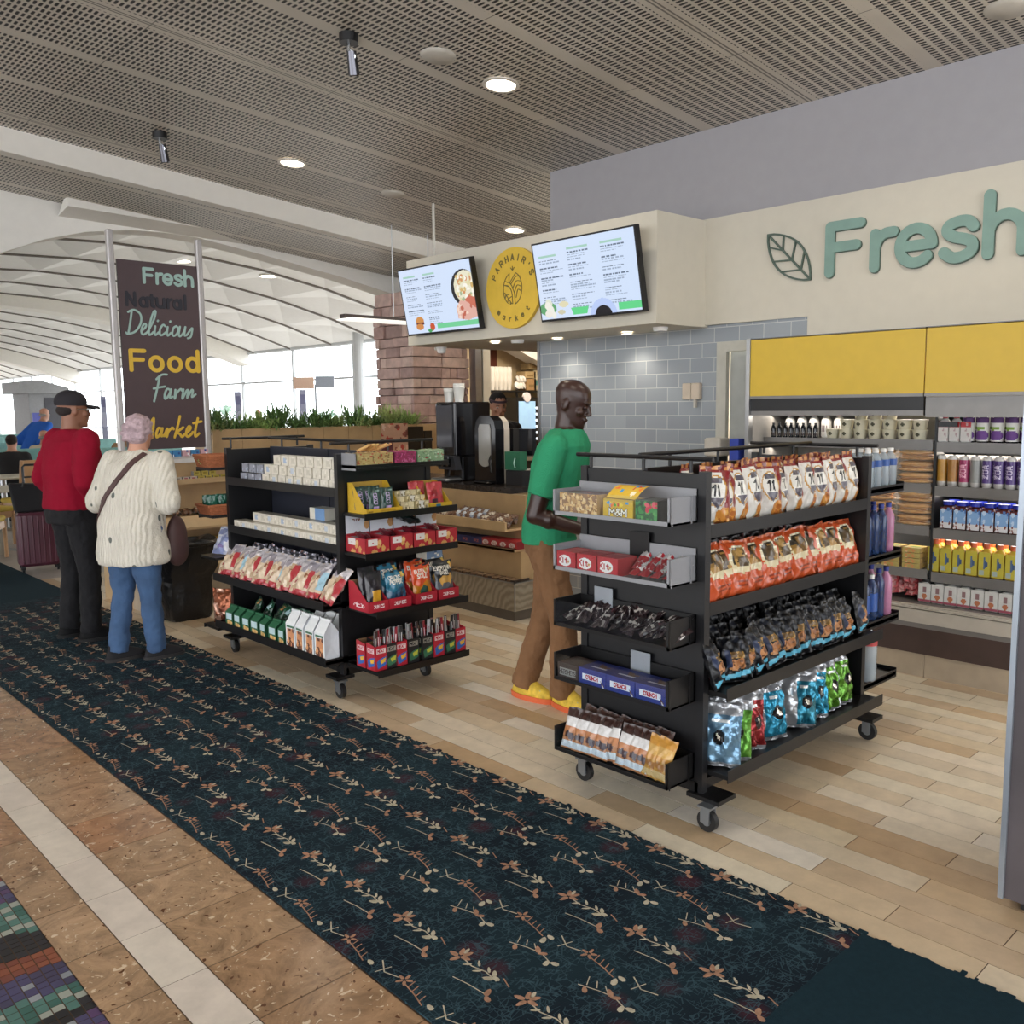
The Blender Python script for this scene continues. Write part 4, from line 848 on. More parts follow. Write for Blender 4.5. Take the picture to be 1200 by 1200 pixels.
# --- bottles at the right end of the near rack
water = mat('clear_plastic_bottle', '#b8c6d0', .08, var=.0, alpha=.55, coat=.3); bcap = mat('blue_cap', '#1d2f86', .4); blab = mat('blue_label', '#2b55a0', .4); wcap = mat('white_cap', '#e6e6e4', .4)
blueb = mat('deep_blue_bottle', '#2d4470', .12, alpha=.75); pink = mat('pink_bottle', '#c98ab0', .12, alpha=.7)
def bottle_parts(r, h, body, cap, lab, l0=.35, l1=.7, n=16, neck=.4, name='bottle'):
    b1 = MB(); b1.lathe([(r*.8, 0), (r, .01), (r, h*.68), (r*.85, h*.78), (r*neck, h*.88), (r*neck, h*.92)], n); A = b1.mesh('body', [body], True)
    b2 = MB(); b2.lathe([(r*neck*1.12, h*.91), (r*neck*1.12, h), (r*neck*1.0, h*1.005)], n); B = b2.mesh('cap', [cap], True)
    P = [('bottle_body', A, None), ('cap', B, 0)]
    if lab is not None: b3 = MB(); b3.lathe([(r*1.012, h*l0), (r*1.012, h*l1)], n, caps=False); P.append(('label_band', b3.mesh('label', [lab], True), 0))
    return P
EB = [(1.23, [(.40, bottle_parts(.032, .19, water, wcap, blab, .55, .72), 'short clear water bottle with a blue label on the top right end shelf')]*4),
      (.892, [(0, bottle_parts(.031, .25, blueb, bcap, None), 'blue water bottle with a navy cap on the second right end shelf')]*3+[(0, bottle_parts(.031, .25, pink, bcap, None), 'pink water bottle on the second right end shelf')]),
      (.562, [(0, bottle_parts(.033, .23, blueb, wcap, blab, .2, .6), 'blue labelled water bottle on the third right end shelf')]*2+[(0, bottle_parts(.03, .25, blueb, bcap, None), 'tall blue water bottle on the third right end shelf')]+[(0, bottle_parts(.031, .25, pink, bcap, None), 'pink water bottle on the third right end shelf')])]
for z, lst in EB:
    for i, (_, P, lb) in enumerate(lst):
        same = sum(1 for q in lst if q[2] == lb)
        l2 = lb if same == 1 else ('first ', 'second ', 'third ', 'fourth ')[[j for j in range(len(lst)) if lst[j][2] == lb].index(i)]+lb
        put(P, 'water_bottle', (NX+NL+.05+.083*i, NY+.045, z), 0, l2, 'bottle', lb+'s' if same > 1 else None)
    for i in range(4): put(lst[min(i, len(lst)-1)][1], 'water_bottle', (NX+NL+.05+.083*i, NY+.125, z), 0, nth(i, 'bottle, back row of the %s right end shelf' % {1.23: 'top', .892: 'second', .562: 'third'}[z], 4), 'bottle', 'back row bottles, shelf at the right end, %s' % {1.23: 'top', .892: 'second', .562: 'third'}[z])
put(bottle_parts(.042, .3, water, wcap, mat('red_white_label', '#b8484a', .4), .62, .7, neck=.35), 'water_bottle', (NX+NL+.095, NY+.03, .257), 0, 'large clear water jug with a red band on the lowest right end shelf', 'bottle')
put(bottle_parts(.042, .3, water, wcap, mat('red_white_label', '#b8484a', .4), .62, .7, neck=.35), 'water_bottle', (NX+NL+.10, NY+.13, .257), 0, 'large clear water jug behind the one with the red band', 'bottle')
# ================================================================ PRODUCTS on the far rack
def oname(i, n): return 'leftmost' if i == 0 else ('rightmost' if i == n-1 else ORD[i])
pk = [carton('wrapped_pack', .085, .08, .06, '#d3cdc0', Cv(12, 9, '#d8d2c4').rect(.3, .2, .75, .8, c_).spk(4, ['#bdb6a6', '#e6e0d4'], .12, s), '#cfc8ba', '#cbc3b2', GLOSSP) for s, c_ in enumerate(('#cfc9ba', '#9db2cc', '#c9c3b4', '#b9c3d0'))]
gp = [carton('wrapped_pack', .08, .08, .055, '#8b8f9a', Cv(10, 8, '#9094a0').spk(6, ['#c9ccd2', '#5c606c', '#a9b4c4'], .15, s), '#7d808a', '#a3a6ae', GLOSSP) for s in (1, 2)]
for lay, n0, n1 in ((0, 0, 12), (1, 0, 12), (2, 0, 9)):
    for i in range(n0, n1):
        y = FY+.09+.098*i; grey = i >= 9 - (lay == 2)*0
        if lay == 2 and i > 7: continue
        me = gp[i % 2] if (i >= 9) else pk[R0.randrange(4)]
        side = 'grey' if i >= 9 else 'white'
        put(me, 'wrapped_pack', (FX+.065+R0.uniform(0, .008)+.012*lay, y, 1.181+.0605*lay), FCE, '%s wrapped pack, %s from the right, %s layer of the top shelf' % (side, ORD[i] if i else 'first', ('bottom', 'middle', 'top')[lay]), 'snack pack', 'small wrapped packs on the top shelf of the far rack')
for lay in range(2):
    for i in range(15 - 2*lay):
        y = FY+.07+.085*i
        put(pk[(i*3+lay) % 4], 'wrapped_pack', (FX+.05+.05*lay, y, .859+.0605*lay-.0), FCE, 'white wrapped pack, %s from the right, %s layer of the second shelf' % (ORD[i] if i else 'first', ('front', 'back')[lay]), 'snack pack', 'small wrapped packs on the second shelf of the far rack', sc=(.97, 1, .97))
put(carton('snack_box', .17, .09, .07, '#cfd2d6', Cv(20, 9, '#6f93bf').rect(0, 0, .35, 1, '#d8d4c8'), '#d8d4c8', '#e0ddd4'), 'snack_box', (FX+.16, FY+.42, .98), FCE, 'blue and white box lying on top of the packs on the second shelf', 'snack box')
def art_bread(s):
    c = Cv(26, 34, '#c9b49a', .75); c.rect(0, 0, 1, .3, '#b9b4b8'); c.spk(10, ['#d8d3d6', '#9a949c'], .1, s, (0, 0, 1, .32)); c.rect(0, .86, 1, 1, '#a8323a'); c.ell(.3, .72, .13, .1, '#8c2f34'); c.ell(.3, .72, .09, .07, '#cbb8a0'); c.ell(.62, .45, .1, .08, '#8a5a3c')
    c.spk(10, ['#d7c6ae', '#b49a7c'], .08, s+3, (0, .3, 1, .9)); c.rect(.75, .3, 1, .8, ('#a8323a', '#9cc0d0')[s % 2]); return c
bm = [bag('pastry_bag', art_bread(s), .17, .23, .055, '#c2b2a2', 60+s, .007) for s in range(3)]
for i in range(9):
    y = FY+.04+.155*i
    put(bm[i % 3], 'pastry_bag', (FX-.085, y, .55), 0, 'clear pastry bag leaning on the third shelf, %s from the right' % (ORD[i] if i else 'first'), 'pastry bag', 'front row of clear pastry bags', rot=(-.62, R0.uniform(-.15, .15), FCE+R0.uniform(-.15, .3)))
cbm = bag('pastry_bag', Cv(10, 12, '#a9a8b2').spk(12, ['#d0d0d8', '#6f6d78', '#b98a80'], .1, 2), .16, .2, .055, '#9a98a2', 70, .01, matl=FOILP)
for i in range(8): put(cbm, 'pastry_bag', (FX+.06, FY+.12+.155*i, .57), 0, 'silvery pastry bag behind, %s from the right on the third shelf' % (ORD[i] if i else 'first'), 'pastry bag', 'silvery bags behind the pastry bags', rot=(-.5, R0.uniform(-.2, .2), FCE+R0.uniform(-.3, .3)))
def gusset(name, w, d, h, fcv, side, top, roof=.3):
    """stand-up paper bag: straight body, sloping roof and folded crest"""
    m = MB(); x, y, hb = w/2, d/2, h*(1-roof)
    m.panel(fcv, (-x, -y, hb), (w, 0, 0), (0, 0, -hb)); m.add([(-x, -y, hb), (x, -y, hb), (x*.95, -.006, h), (-x*.95, -.006, h)], [(0, 1, 2, 3)], top)
    m.add([(-x*.6, -y*.8, hb+(h-hb)*.16), (x*.6, -y*.8, hb+(h-hb)*.16), (x*.56, -y*.3, hb+(h-hb)*.68), (-x*.56, -y*.3, hb+(h-hb)*.68)], [(0, 1, 2, 3)], '#3c6b50')
    m.add([(x, y, hb), (-x, y, hb), (-x*.95, .006, h), (x*.95, .006, h)], [(0, 1, 2, 3)], top); m.box(-x*.95, x*.95, -.006, .006, h-.004, h+.014, top)
    for s in (-1, 1): m.add([(s*x, -y, 0), (s*x, y, 0), (s*x, y, hb), (s*x, 0, h), (s*x, -y, hb), (s*(x-.01), 0, hb*.5)], [(0, 1, 5), (1, 2, 5), (2, 3, 5), (3, 4, 5), (4, 0, 5)], side)
    m.add([(x, y, 0), (-x, y, 0), (-x, y, hb), (x, y, hb)], [(0, 1, 2, 3)], side)
    return m.mesh(name, [PRINT])
wf = Cv(22, 26, '#dfe3e4', .85); wf.rect(.1, .06, .9, .14, '#3c6b50').rect(.12, .2, .88, .96, '#c98a60').spk(14, ['#8a4a30', '#d9a070', '#5c3226'], .1, 3, (.15, .24, .85, .94))
gf = Cv(18, 18, '#1f5a3c', .95); gf.rect(.1, .05, .9, .5, '#b9cfd4').rect(.2, .6, .85, .95, '#c99a5a').spk(4, ['#e0b878'], .1, 3, (.2, .6, .85, .95))
wb = gusset('cookie_bag', .095, .1, .215, wf, '#d4d8de', '#e6e8e8'); gb = gusset('cookie_bag', .085, .09, .12, gf, '#1f4f36', '#2a6444', .25)
for i in range(4): put(wb, 'cookie_bag', (FX-.06, FY+.075+.108*i, .228), 0, '%s white paper cookie bag on the bottom shelf' % (['rightmost', 'second from the right', 'third from the right', 'leftmost'][i]), 'cookie bag', 'white paper cookie bags', rot=(0, 0, FCE+R0.uniform(-.08, .12)))
for i in range(3): put(wb, 'cookie_bag', (FX+.06, FY+.1+.11*i, .228), 0, '%s white paper cookie bag in the back row' % (['rightmost', 'middle', 'leftmost'][i]), 'cookie bag', 'white paper cookie bags behind', rot=(0, 0, FCE))
for i in range(7): put(gb, 'cookie_bag', (FX-.06, FY+.52+.115*i, .228), 0, '%s small green cookie bag at the front of the bottom shelf' % (['rightmost', 'second from right', 'third from right', 'middle', 'third from left', 'second from left', 'leftmost'][i]), 'cookie bag', 'small green cookie bags', rot=(0, 0, FCE+R0.uniform(-.1, .1)))
gbk = [bag('cookie_bag', Cv(14, 16, '#1e4a34').spk(8, ['#a9c4c8', '#2f6a4a', '#c98a5a', '#163526'], .13, s), .15, .17, .06, '#1c4431', 80+s, .006) for s in (1, 2)]
for i in range(6): put(gbk[i % 2], 'cookie_bag', (FX+.05, FY+.5+.13*i, .235), 0, 'green cookie pouch in the back row of the bottom shelf, %s from the right' % (ORD[i] if i else 'first'), 'cookie bag', 'green pouches at the back of the bottom shelf', rot=(-.5+.1*(i % 3), 0, FCE+R0.uniform(-.5, .5)))
put(bag('snack_bag', Cv(14, 20, '#9a5a3e').spk(8, ['#b8755a', '#7a4430', '#cfa08a'], .14, 3), .16, .24, .09, '#8a4c34', 90, .006, matl=FOILP), 'snack_bag', (FX-.02, FY+FLn+.08, .19), 0, 'tall copper coloured bag standing on the low shelf at the far left end', 'snack bag', None, rot=(0, 0, FCE+.5))
# baskets on the far end shelves
basketm = mat('terracotta_wicker', '#a3623f', .7, var=.2, scale=60, bump=.4, bscale=120)
def basket(label, x, y, z, w=.34, d=.2, h=.085, rows=6):
    t = thing('basket', label, 'basket', (x, y, z), PI)
    m = MB()
    for k in range(rows):
        f0 = .86+.14*k/rows; zz = h*(k+.5)/rows
        pts = [((w/2*f0)*sx, (d/2*f0)*sy, zz) for sx, sy in ((-1, -1), (1, -1), (1, 1), (-1, 1), (-1, -1))]
        m.tube(pts, h/rows*.6, 6)
    m.box(-w*.42, w*.42, -d*.42, d*.42, 0, .006); m.obj('woven_body', [basketm], t)
    m = MB(); m.tube([((w/2)*sx, (d/2)*sy, h) for sx, sy in ((-1, -1), (1, -1), (1, 1), (-1, 1), (-1, -1))], .009, 8); m.obj('rim', [basketm], t, smooth=True)
basket('terracotta basket on the top shelf at the left end of the far rack', FX+.05, FY+FLn+.115, 1.258); basket('terracotta basket of green packets below the upper basket', FX+.05, FY+FLn+.115, .938, h=.07)
gpk = bag('tea_packet', Cv(10, 14, '#1d5a48').spk(5, ['#b9d8d4', '#2f7a62'], .16, 2), .07, .12, .025, '#1d5a48', 91, .003, n=(10, 14))
for i in range(4):
    for j in range(2): put(gpk, 'tea_packet', (FX-.06+.075*i, FY+FLn+.16-.07*j, .955), 0, '%s green packet in the %s row of the lower basket' % (['first', 'second', 'third', 'fourth'][i], ('back', 'front')[j]), 'packet', 'green packets in the basket', rot=(-.15, 0, PI*.9))
put(bag('snack_bag', Cv(12, 18, '#c4c9dc').spk(9, ['#8f9ac4', '#e6e8f0', '#7d6aa0'], .15, 5), .15, .2, .05, '#b4b9cc', 92, .006), 'snack_bag', (FX-.02, FY+FLn+.1, .665), 0, 'pale blue and white bag leaning on the third shelf at the left end', 'snack bag', None, rot=(-.5, 0, FCE+.3))
# ---- near end of the far rack (fronts face -y)
def tub(x, w, fill, label, z=1.32, h=.085, seed=0, top=None):
    t = thing('clear_candy_box', label, 'candy box', (FX+x+w/2, FY-.07, z))
    m = MB(); cv = Cv(int(w*160), 12, fill[0], w/h).spk(90, fill, .07, seed); m.grid(lambda u, v: (-w/2+.004+(w-.008)*u, -.059, h*.9*(1-v)), cv.w, cv.h, cv)
    m.grid(lambda u, v: (-w/2+.004+(w-.008)*u, -.059+.118*v, h*.9+.008*math.sin(9*u+seed)*math.sin(7*v)), cv.w, 8, Cv(cv.w, 8, fill[0]).spk(50, fill, .09, seed+1)); m.box(-w/2+.004, w/2-.004, -.057, .059, .003, h*.88, fill[0]); m.obj('contents', [PRINT], t)
    m = MB(); m.box(-w/2, w/2, -.0605, -.0598, 0, h); m.box(-w/2, -w/2+.002, -.06, .06, 0, h); m.box(w/2-.002, w/2, -.06, .06, 0, h); m.obj('clear_wall', [GLASS], t)
tub(.045, .25, ['#c9a46a', '#b98a4e', '#d9bc86', '#8f6236', '#c23a30'], 'clear box of straw-coloured candy sticks on the top tray', seed=2); tub(.3, .16, ['#a82a5c', '#c94a80', '#7f1c44', '#d86a98'], 'clear box of magenta candies on the top tray', seed=4); tub(.465, .2, ['#8fa67c', '#b8c49a', '#c9d4b8', '#a83a3a', '#6d8458'], 'clear box of green candies on the top tray', seed=6)
m = MB(); m.grid(lambda u, v: (-.02+.05*u, 0, .05*v), 4, 4)
stk_ = [carton('candy_stick', .011, .011, .12, c_) for c_ in ('#d0a868', '#b98850')]
for i in range(9): put(stk_[i % 2], 'candy_stick', (FX+.09+.018*i, FY-.07, 1.405), 0, '%s straw-coloured stick lying on the top candy box' % oname(i, 9), 'candy stick', 'straw-coloured sticks on the top tray', rot=(1.2, .25*((i % 3)-1), R0.uniform(-1, 1)), sc=(1, 1, .8))
def display(name, label, x, y, z, w, d, hf, hb, col, inner, fcv=None, scv=None, rz=0):
    t = thing(name, label, 'display box', (x, y, z), rz); m = open_tray(MB(), w, d, hf, hb, .003, col, inner)
    if fcv: m.panel(fcv, (-w/2, -d/2-.0008, hf), (w, 0, 0), (0, 0, -hf))
    if scv: m.panel(scv, (-w/2-.0008, d/2*.9, hf), (0, -d*.9, 0), (0, 0, -hf))
    m.obj('tray_body', [PRINT], t); return t
yl = Cv(30, 8, '#c9a22c').text('*', .1, .5, .6, '#8a6a1c', .2).rect(.4, .3, .8, .6, '#b08a22')
display('display_box', 'yellow display box with green tea packets on the second end shelf', FX+.18, FY-.1, 1.062, .24, .19, .03, .17, '#c9a22c', '#b89440', yl)
display('display_box', 'yellow display box with a red packet at the right of the second end shelf', FX+.58, FY-.1, 1.062, .17, .19, .03, .15, '#c9a22c', '#b89440', Cv(24, 8, '#c9a22c').rect(.3, .2, .5, .9, '#2a6a8a'))
oz = Cv(24, 34, '#27443f', .7).text('OZO', .5, .45, .2, '#b9a8cf', .2, ang=PI/2, sp=1).rect(.3, .78, .7, 1, '#b9a0cf').rect(.6, .1, .9, .16, '#7d9a94')
om = bag('tea_packet', oz, .085, .13, .025, '#27443f', 95, .002, n=(24, 34), crimp=.05)
for i in range(2): put(om, 'tea_packet', (FX+.145+.085*i, FY-.155, 1.072), 0, ('left', 'right')[i]+' dark green packet standing in the yellow display box', 'packet', None, rot=(-.12, 0, 0))
for i in range(3): put(om, 'tea_packet', (FX+.10+.05*i, FY-.08, 1.08), 0, ('first', 'second', 'third')[i]+' dark green packet behind the front two in the yellow display box', 'packet', 'green packets behind', rot=(-.2, 0, 0))
cf = [carton('candy_piece', .035, .03, .035, c_, Cv(5, 5, c_).spk(3, ['#7a6f50', '#e0d4b0'], .2, s)) for s, c_ in enumerate(('#c2b490', '#d6c9a4', '#a99a70', '#d8d4cc'))]
for r in range(3):
    for i in range(5): put(cf[(i+r) % 4], 'wrapped_nougat', (FX+.335+.037*i, FY-.17+.04*r, 1.066+.03*r), 0, '%s cream wrapped nougat in the %s row of the second end shelf' % (['first', 'second', 'third', 'fourth', 'fifth'][i], ('front', 'middle', 'back')[r]), 'candy', 'cream wrapped nougats', rot=(0, 0, R0.uniform(-.2, .2)), sc=(1, 1, 1.25))
rp = bag('snack_packet', Cv(14, 18, '#b83a44').ell(.4, .45, .2, .15, '#8a1c28').rect(.2, .75, .6, .95, '#4a3040'), .12, .14, .03, '#b83a44', 96, .004, n=(14, 18))
put(rp, 'snack_packet', (FX+.58, FY-.15, 1.07), 0, 'red packet in the right yellow display box', 'packet', None, rot=(-.15, 0, 0)); put(rp, 'snack_packet', (FX+.5, FY-.08, 1.075), 0, 'red packet behind and left of the front red packet', 'packet', None, rot=(-.15, 0, 0))
# cookie display boxes, third end shelf
ck = Cv(30, 14, '#a82632').spk(5, ['#c99a5a', '#d9b27a'], .22, 2, (0, .2, 1, 1)).rect(.1, .1, .5, .5, '#d8d4d2').text('*', .3, .3, .2, '#a82632')
for i in range(4):
    t = display('display_box', '%s red and white cookie box on the third end shelf' % oname(i, 4), FX+.12+.165*i, FY-.1, .845, .158, .2, .085, .085, '#a82632', '#b9b4b0', ck if i else ck, ck, 0)
    m = MB(); m.panel(Cv(26, 22, '#cfd2da').text('MOOK', .45, .25, .12, '#7a4a3a', .2).ell(.9, .5, .12, .22, '#b98a5a').rect(0, .86, 1, 1, '#a82632'), (-.078, .094, .2), (.156, 0, 0), (0, 0, -.12)); m.box(-.078, .078, .0945, .098, .08, .2, '#b9bcc4'); m.obj('header_card', [PRINT], t)
cw = bag('cookie_packet', Cv(12, 14, '#7a1f2c').spk(5, ['#d9c8b8', '#b98a5a', '#5c1620'], .16, 3), .06, .12, .02, '#6a1a26', 97, .003, n=(12, 14), crimp=.05)
for i in range(4):
    for j in range(3): put(cw, 'cookie_packet', (FX+.12+.165*i-.02+.02*j, FY-.16+.06*j, .885+.008*j), 0, '%s packet in the %s cookie box' % (('front', 'middle', 'back')[j], oname(i, 4)), 'packet', 'cookie packets in the %s box' % oname(i, 4), rot=(-1.1, .1, .2*(j-1)))
put(bag('snack_packet', Cv(12, 14, '#1c2c2a').spk(6, ['#c9c4b0', '#35584e', '#101414'], .16, 3), .13, .16, .04, '#202a2a', 98, .006), 'snack_packet', (FX+.5, FY-.1, .96), 0, 'black packet lying on top of the cookie boxes at the right', 'packet', None, rot=(-1.35, .2, .9))
# jerky display boxes, fourth end shelf
def art_jerky(a, b_, txt, animal, s):
    c = Cv(40, 50, a, .8); c.poly([(0, .55), (.35, .62), (.7, .45), (1, .5), (1, 1), (0, 1)], b_); c.text(txt[0], .5, .2, .1, '#e6e2d8', .22, sp=1.1).text(txt[1], .5, .33, .1, '#e6e2d8', .22, sp=1.1)
    c.poly(animal, ('#1c3550', '#1f4a40', '#c99a4a')[s]); c.spk(3, ['#d9a24a', '#e0c060'], .06, s, (.7, .05, .98, .2)); return c
duck = [(.3, .8), (.4, .66), (.6, .64), (.68, .5), (.8, .5), (.76, .6), (.8, .72), (.7, .86), (.4, .9)]
bird = [(.3, .72), (.5, .58), (.75, .64), (.8, .8), (.6, .95), (.35, .9)]
cow = [(.15, .52), (.35, .42), (.7, .44), (.85, .34), (.95, .46), (.84, .56), (.8, .72), (.7, .62), (.35, .62), (.3, .74), (.22, .62)]
J = [('red display box with dark packs at the left of the fourth end shelf', .07, 0, None), ('red display box with a blue duck pack in front', .215, .06, art_jerky('#2a6f8c', '#1f4f70', ('CRACKED', 'PEPPER'), duck, 0)), ('red display box with a tall orange pack', .40, 0, art_jerky('#cf4a1e', '#b8761f', ('BUFFALO', 'STYLE'), bird, 1)), ('red display box with a black cow pack', .565, 0, art_jerky('#23252b', '#5a5e68', ('EVERYTHING', 'BAGEL'), cow, 2))]
lg = Cv(30, 12, '#a81f30').text('DUKES', .5, .5, .3, '#e0cfd0', .2)
for i, (lb, x, dy, art) in enumerate(J):
    w_ = .13 if i == 0 else .155
    display('display_box', lb, FX+x, FY-.17, .53, w_, .2, .06, .16, '#a81f30', '#9c7a5c', lg, Cv(20, 12, '#a81f30').text('FIELD', .5, .5, .22, '#e6d6d6', .18).line([(.6, .3), (.83, .15), (1.06, .3)], .04, '#e6d6d6'))
    me = bag('jerky_pack', art or Cv(10, 14, '#26222a').rect(.3, .5, .8, .9, '#c8962c'), w_-.02, .22, .04, '#2a2a30', 100+i, .003, n=(40, 50) if art else (14, 18), crimp=.06)
    put(me, 'jerky_pack', (FX+x, FY-.24, .538), 0, ('dark pack in the leftmost red display box', 'blue duck pack in a red display box', 'orange pack with a green bird shape in a red display box', 'black pack with a tan cow shape in a red display box')[i], 'jerky pack', None, rot=(-.14, 0, 0), sc=(1, 1, .96 if i != 1 else .9))
    put(me, 'jerky_pack', (FX+x+.005, FY-.17, .545), 0, ('dark pack', 'blue pack', 'orange pack', 'black pack')[i]+' standing behind the front one in its red display box', 'jerky pack', None, rot=(-.16, 0, 0), sc=(1, 1, 1))
put(carton('snack_box', .12, .1, .05, '#cfc7b8', Cv(14, 6, '#7d93b0').spk(5, ['#e0dcd0', '#4a6488'], .2, 2)), 'snack_box', (FX+.56, FY-.1, .755), 0, 'small blue and cream box balanced above the black cow pack', 'snack box')
for i in range(4): put(dk[0], 'snack_bag', (FX+.2+.11*i, FY-.07, .545), 0, '%s dark bag at the back of the fourth end shelf' % oname(i, 4), 'snack bag', 'dark bags at the back of the fourth end shelf', rot=(-.1, .2*(i % 2), .2), sc=(.7, .8, .95))
# meat stick boxes, bottom end shelf
SB = [(.045, 'red'), (.115, 'black'), (.185, 'red'), (.27, 'black'), (.37, 'black'), (.455, 'red'), (.54, 'black'), (.62, 'red')]
stkm = [carton('meat_stick', .016, .008, .215, c_, Cv(3, 16, c_).rect(.2, .2, .8, .6, d_), '#777777', '#c9c4c0', GLOSSP) for c_, d_ in (('#3a2428', '#cfc8c4'), ('#1c1c20', '#b9b9bd'), ('#8a2030', '#d8ccd0'), ('#b9babf', '#70434a'))]
bb = {}
for kind in ('red', 'black'):
    cvb = Cv(26, 36, '#a81c2e' if kind == 'red' else '#17171a', .62); cvb.rect(.1, .12, .9, .3, '#d9c8ca' if kind == 'red' else '#8f8c84').text('MEAT', .5, .21, .1, '#a81c2e' if kind == 'red' else '#17171a', .25)
    cvb.poly([(.1, .62), (.5, .5), (.95, .45), (.9, .8), (.2, .92)], '#2a5fae' if kind == 'red' else '#2f6a4e').poly([(.4, .6), (.9, .5), (.85, .68), (.5, .74)], '#b9ba3c' if kind == 'black' else '#d9a82c')
    m = open_tray(MB(), .078, .085, .14, .15, .002, '#a81c2e' if kind == 'red' else '#17171a', '#8a6a4c'); m.panel(cvb, (-.039, -.0433, .14), (.078, 0, 0), (0, 0, -.14)); m.panel(cvb, (-.0398, .04, .14), (0, -.08, 0), (0, 0, -.14)); bb[kind] = m.mesh('meat_stick_box', [PRINT])
for i, (x, kind) in enumerate(SB):
    for row in range(2):
        put(bb[kind], 'meat_stick_box', (FX+x+.02, FY-.24+.1*row, .2), 0, '%s %s meat stick box in the %s row of the lowest end shelf' % (oname(i, 8), kind, ('front', 'back')[row]), 'display box', 'meat stick boxes in the %s row' % ('front', 'back')[row])
    for k in range(4):
        put(stkm[(k+i) % 4], 'meat_stick', (FX+x-.008+.0185*k, FY-.255+.012*(k % 2), .205), 0, '%s stick in the %s %s box of the lowest end shelf' % (['first', 'second', 'third', 'fourth'][k], oname(i, 8), kind), 'meat stick', 'meat sticks in the %s box' % oname(i, 8), rot=(R0.uniform(-.08, .06), R0.uniform(-.08, .08), R0.uniform(-.4, .4)))
# ================================================================ SIGNS
tealp = mat('sage_green_letter', '#7b9a90', .5); darkt = mat('dark_green_edge', '#4c5d52', .5); yelp = mat('yellow_letter', '#d9b33c', .5)
UW, VW = (0, -1, 0), (0, 0, 1)
def word_part(t, name, strokes, wd, h, P, U, V, mt, edge=None):
    for g in strokes:
        m = MB()
        for st in g: m.stroke(st, wd, h, P, U, V)
        m.obj(name, [mt], t)
FRESH = [[[(.03, 0), (.03, .285)], [(.03, .285), (.23, .285)], [(.03, .155), (.205, .155)]],
         [[(0, 0), (0, .2)], [(0, .1)]+[(x+.085, y+.1) for x, y in arc(0, 0, .085, .1, 180, 95, 8)]+[(.115, .2)]],
         [[(.01, .1)]+[(.19, .1)], arc(.1, .1, .095, .1, 0, 180, 12), arc(.1, .1, .095, .1, 180, 318, 10)],
         [smooth_line([(.165, .165), (.135, .198), (.085, .203), (.03, .185), (.02, .15), (.06, .118), (.12, .1), (.16, .075), (.158, .03), (.105, .002), (.05, .003), (.005, .035)], 3)],
         [[(0, 0), (0, .32)], [(0, .11)]+arc(.09, .11, .09, .095, 170, 0, 10)+[(.18, 0)]]]
offs = [0, .325, .475, .735, .98]
def fresh(s, ox, oy, sq=1): return [[[(ox+(x+o)*s*sq, oy+y*s) for x, y in st] for st in g] for g, o in zip(FRESH, offs)]
t = thing('wall_sign', 'large sage green rounded word Fresh with a leaf mark on the cream wall', 'sign', (5.563, 2.966, 2.445))
word_part(t, 'letter', fresh(1.0, .02, .03), .062, .022, (0, 0, 0), UW, VW, tealp); word_part(t, 'letter_edge', fresh(1.0, .02, .03), .066, .010, (0, .0, -.003), UW, VW, darkt)
m = MB(); L0, L1 = (-.40, .33), (-.085, .005)
def leafline(k): 
    ax, ay = L0; bx, by = L1; dx, dy = bx-ax, by-ay; n = math.hypot(dx, dy); nx, ny = -dy/n, dx/n
    return [(ax+dx*i/14+nx*k*math.sin(PI*i/14)**.8, ay+dy*i/14+ny*k*math.sin(PI*i/14)**.8) for i in range(15)]
for k in (.105, -.105): m.stroke(leafline(k), .012, .012, (0, 0, 0), UW, VW)
m.stroke([L0, L1], .012, .012, (0, 0, 0), UW, VW)
up_, dn = leafline(.1), leafline(-.1); mid = leafline(0)
for i in (3, 6, 9): m.stroke([mid[i+2], up_[i]], .010, .012, (0, 0, 0), UW, VW); m.stroke([mid[i+2], dn[i-1]], .010, .012, (0, 0, 0), UW, VW)
m.obj('leaf_mark', [darkt], t)
# yellow round sign
t = thing('round_sign', 'round yellow market sign with a wheat and leaf emblem between the screens', 'sign', (4.998, 5.25, 2.568))
m = MB(); m.cone((0, 0, 0), (-.03, 0, 0), .31, .31, 64); m.obj('disc', [mat('sign_yellow', '#d9b640', .5)], t, smooth=True)
ink = mat('grey_brown_ink', '#6b5f35', .6); m = MB()
def arc_text(txt, r, a0, a1, h, bottom=False):
    for i, ch in enumerate(txt):
        a = math.radians(a0+(a1-a0)*i/(len(txt)-1)); L, W = text_lines(ch, h)
        for st in L:
            P = []
            for x, y in st:
                x -= W/2; y -= h/2; rr = a-PI/2 if not bottom else a+PI/2
                P.append((r*math.cos(a)+x*math.cos(rr)-y*math.sin(rr), r*math.sin(a)+x*math.sin(rr)+y*math.cos(rr)))
            m.stroke(P, h*.2, .003, (-.03, 0, 0), UW, VW)
arc_text("PARHAIR'S", .235, 155, 25, .044); arc_text('market', .235, 228, 315, .04, True); m.obj('lettering', [ink], t)
m = MB()
def st_(p, w_=.006): m.stroke(p, w_, .003, (-.03, 0, 0), UW, VW)
st_(arc(.0, -.005, .105, .125, 110, 240, 12)); st_(arc(.0, -.005, .105, .125, 70, -75, 14)); st_([(-.036, .112), (-.04, .05), (-.01, .02), (.02, -.04), (.03, -.125)]); st_([(.034, .112), (-.03, .045)])
for k in range(4): st_(smooth_line([(-.02+.02*k, .03-.035*k), (.03+.01*k, .08-.032*k), (.08+.007*k, .085-.04*k)], 4))
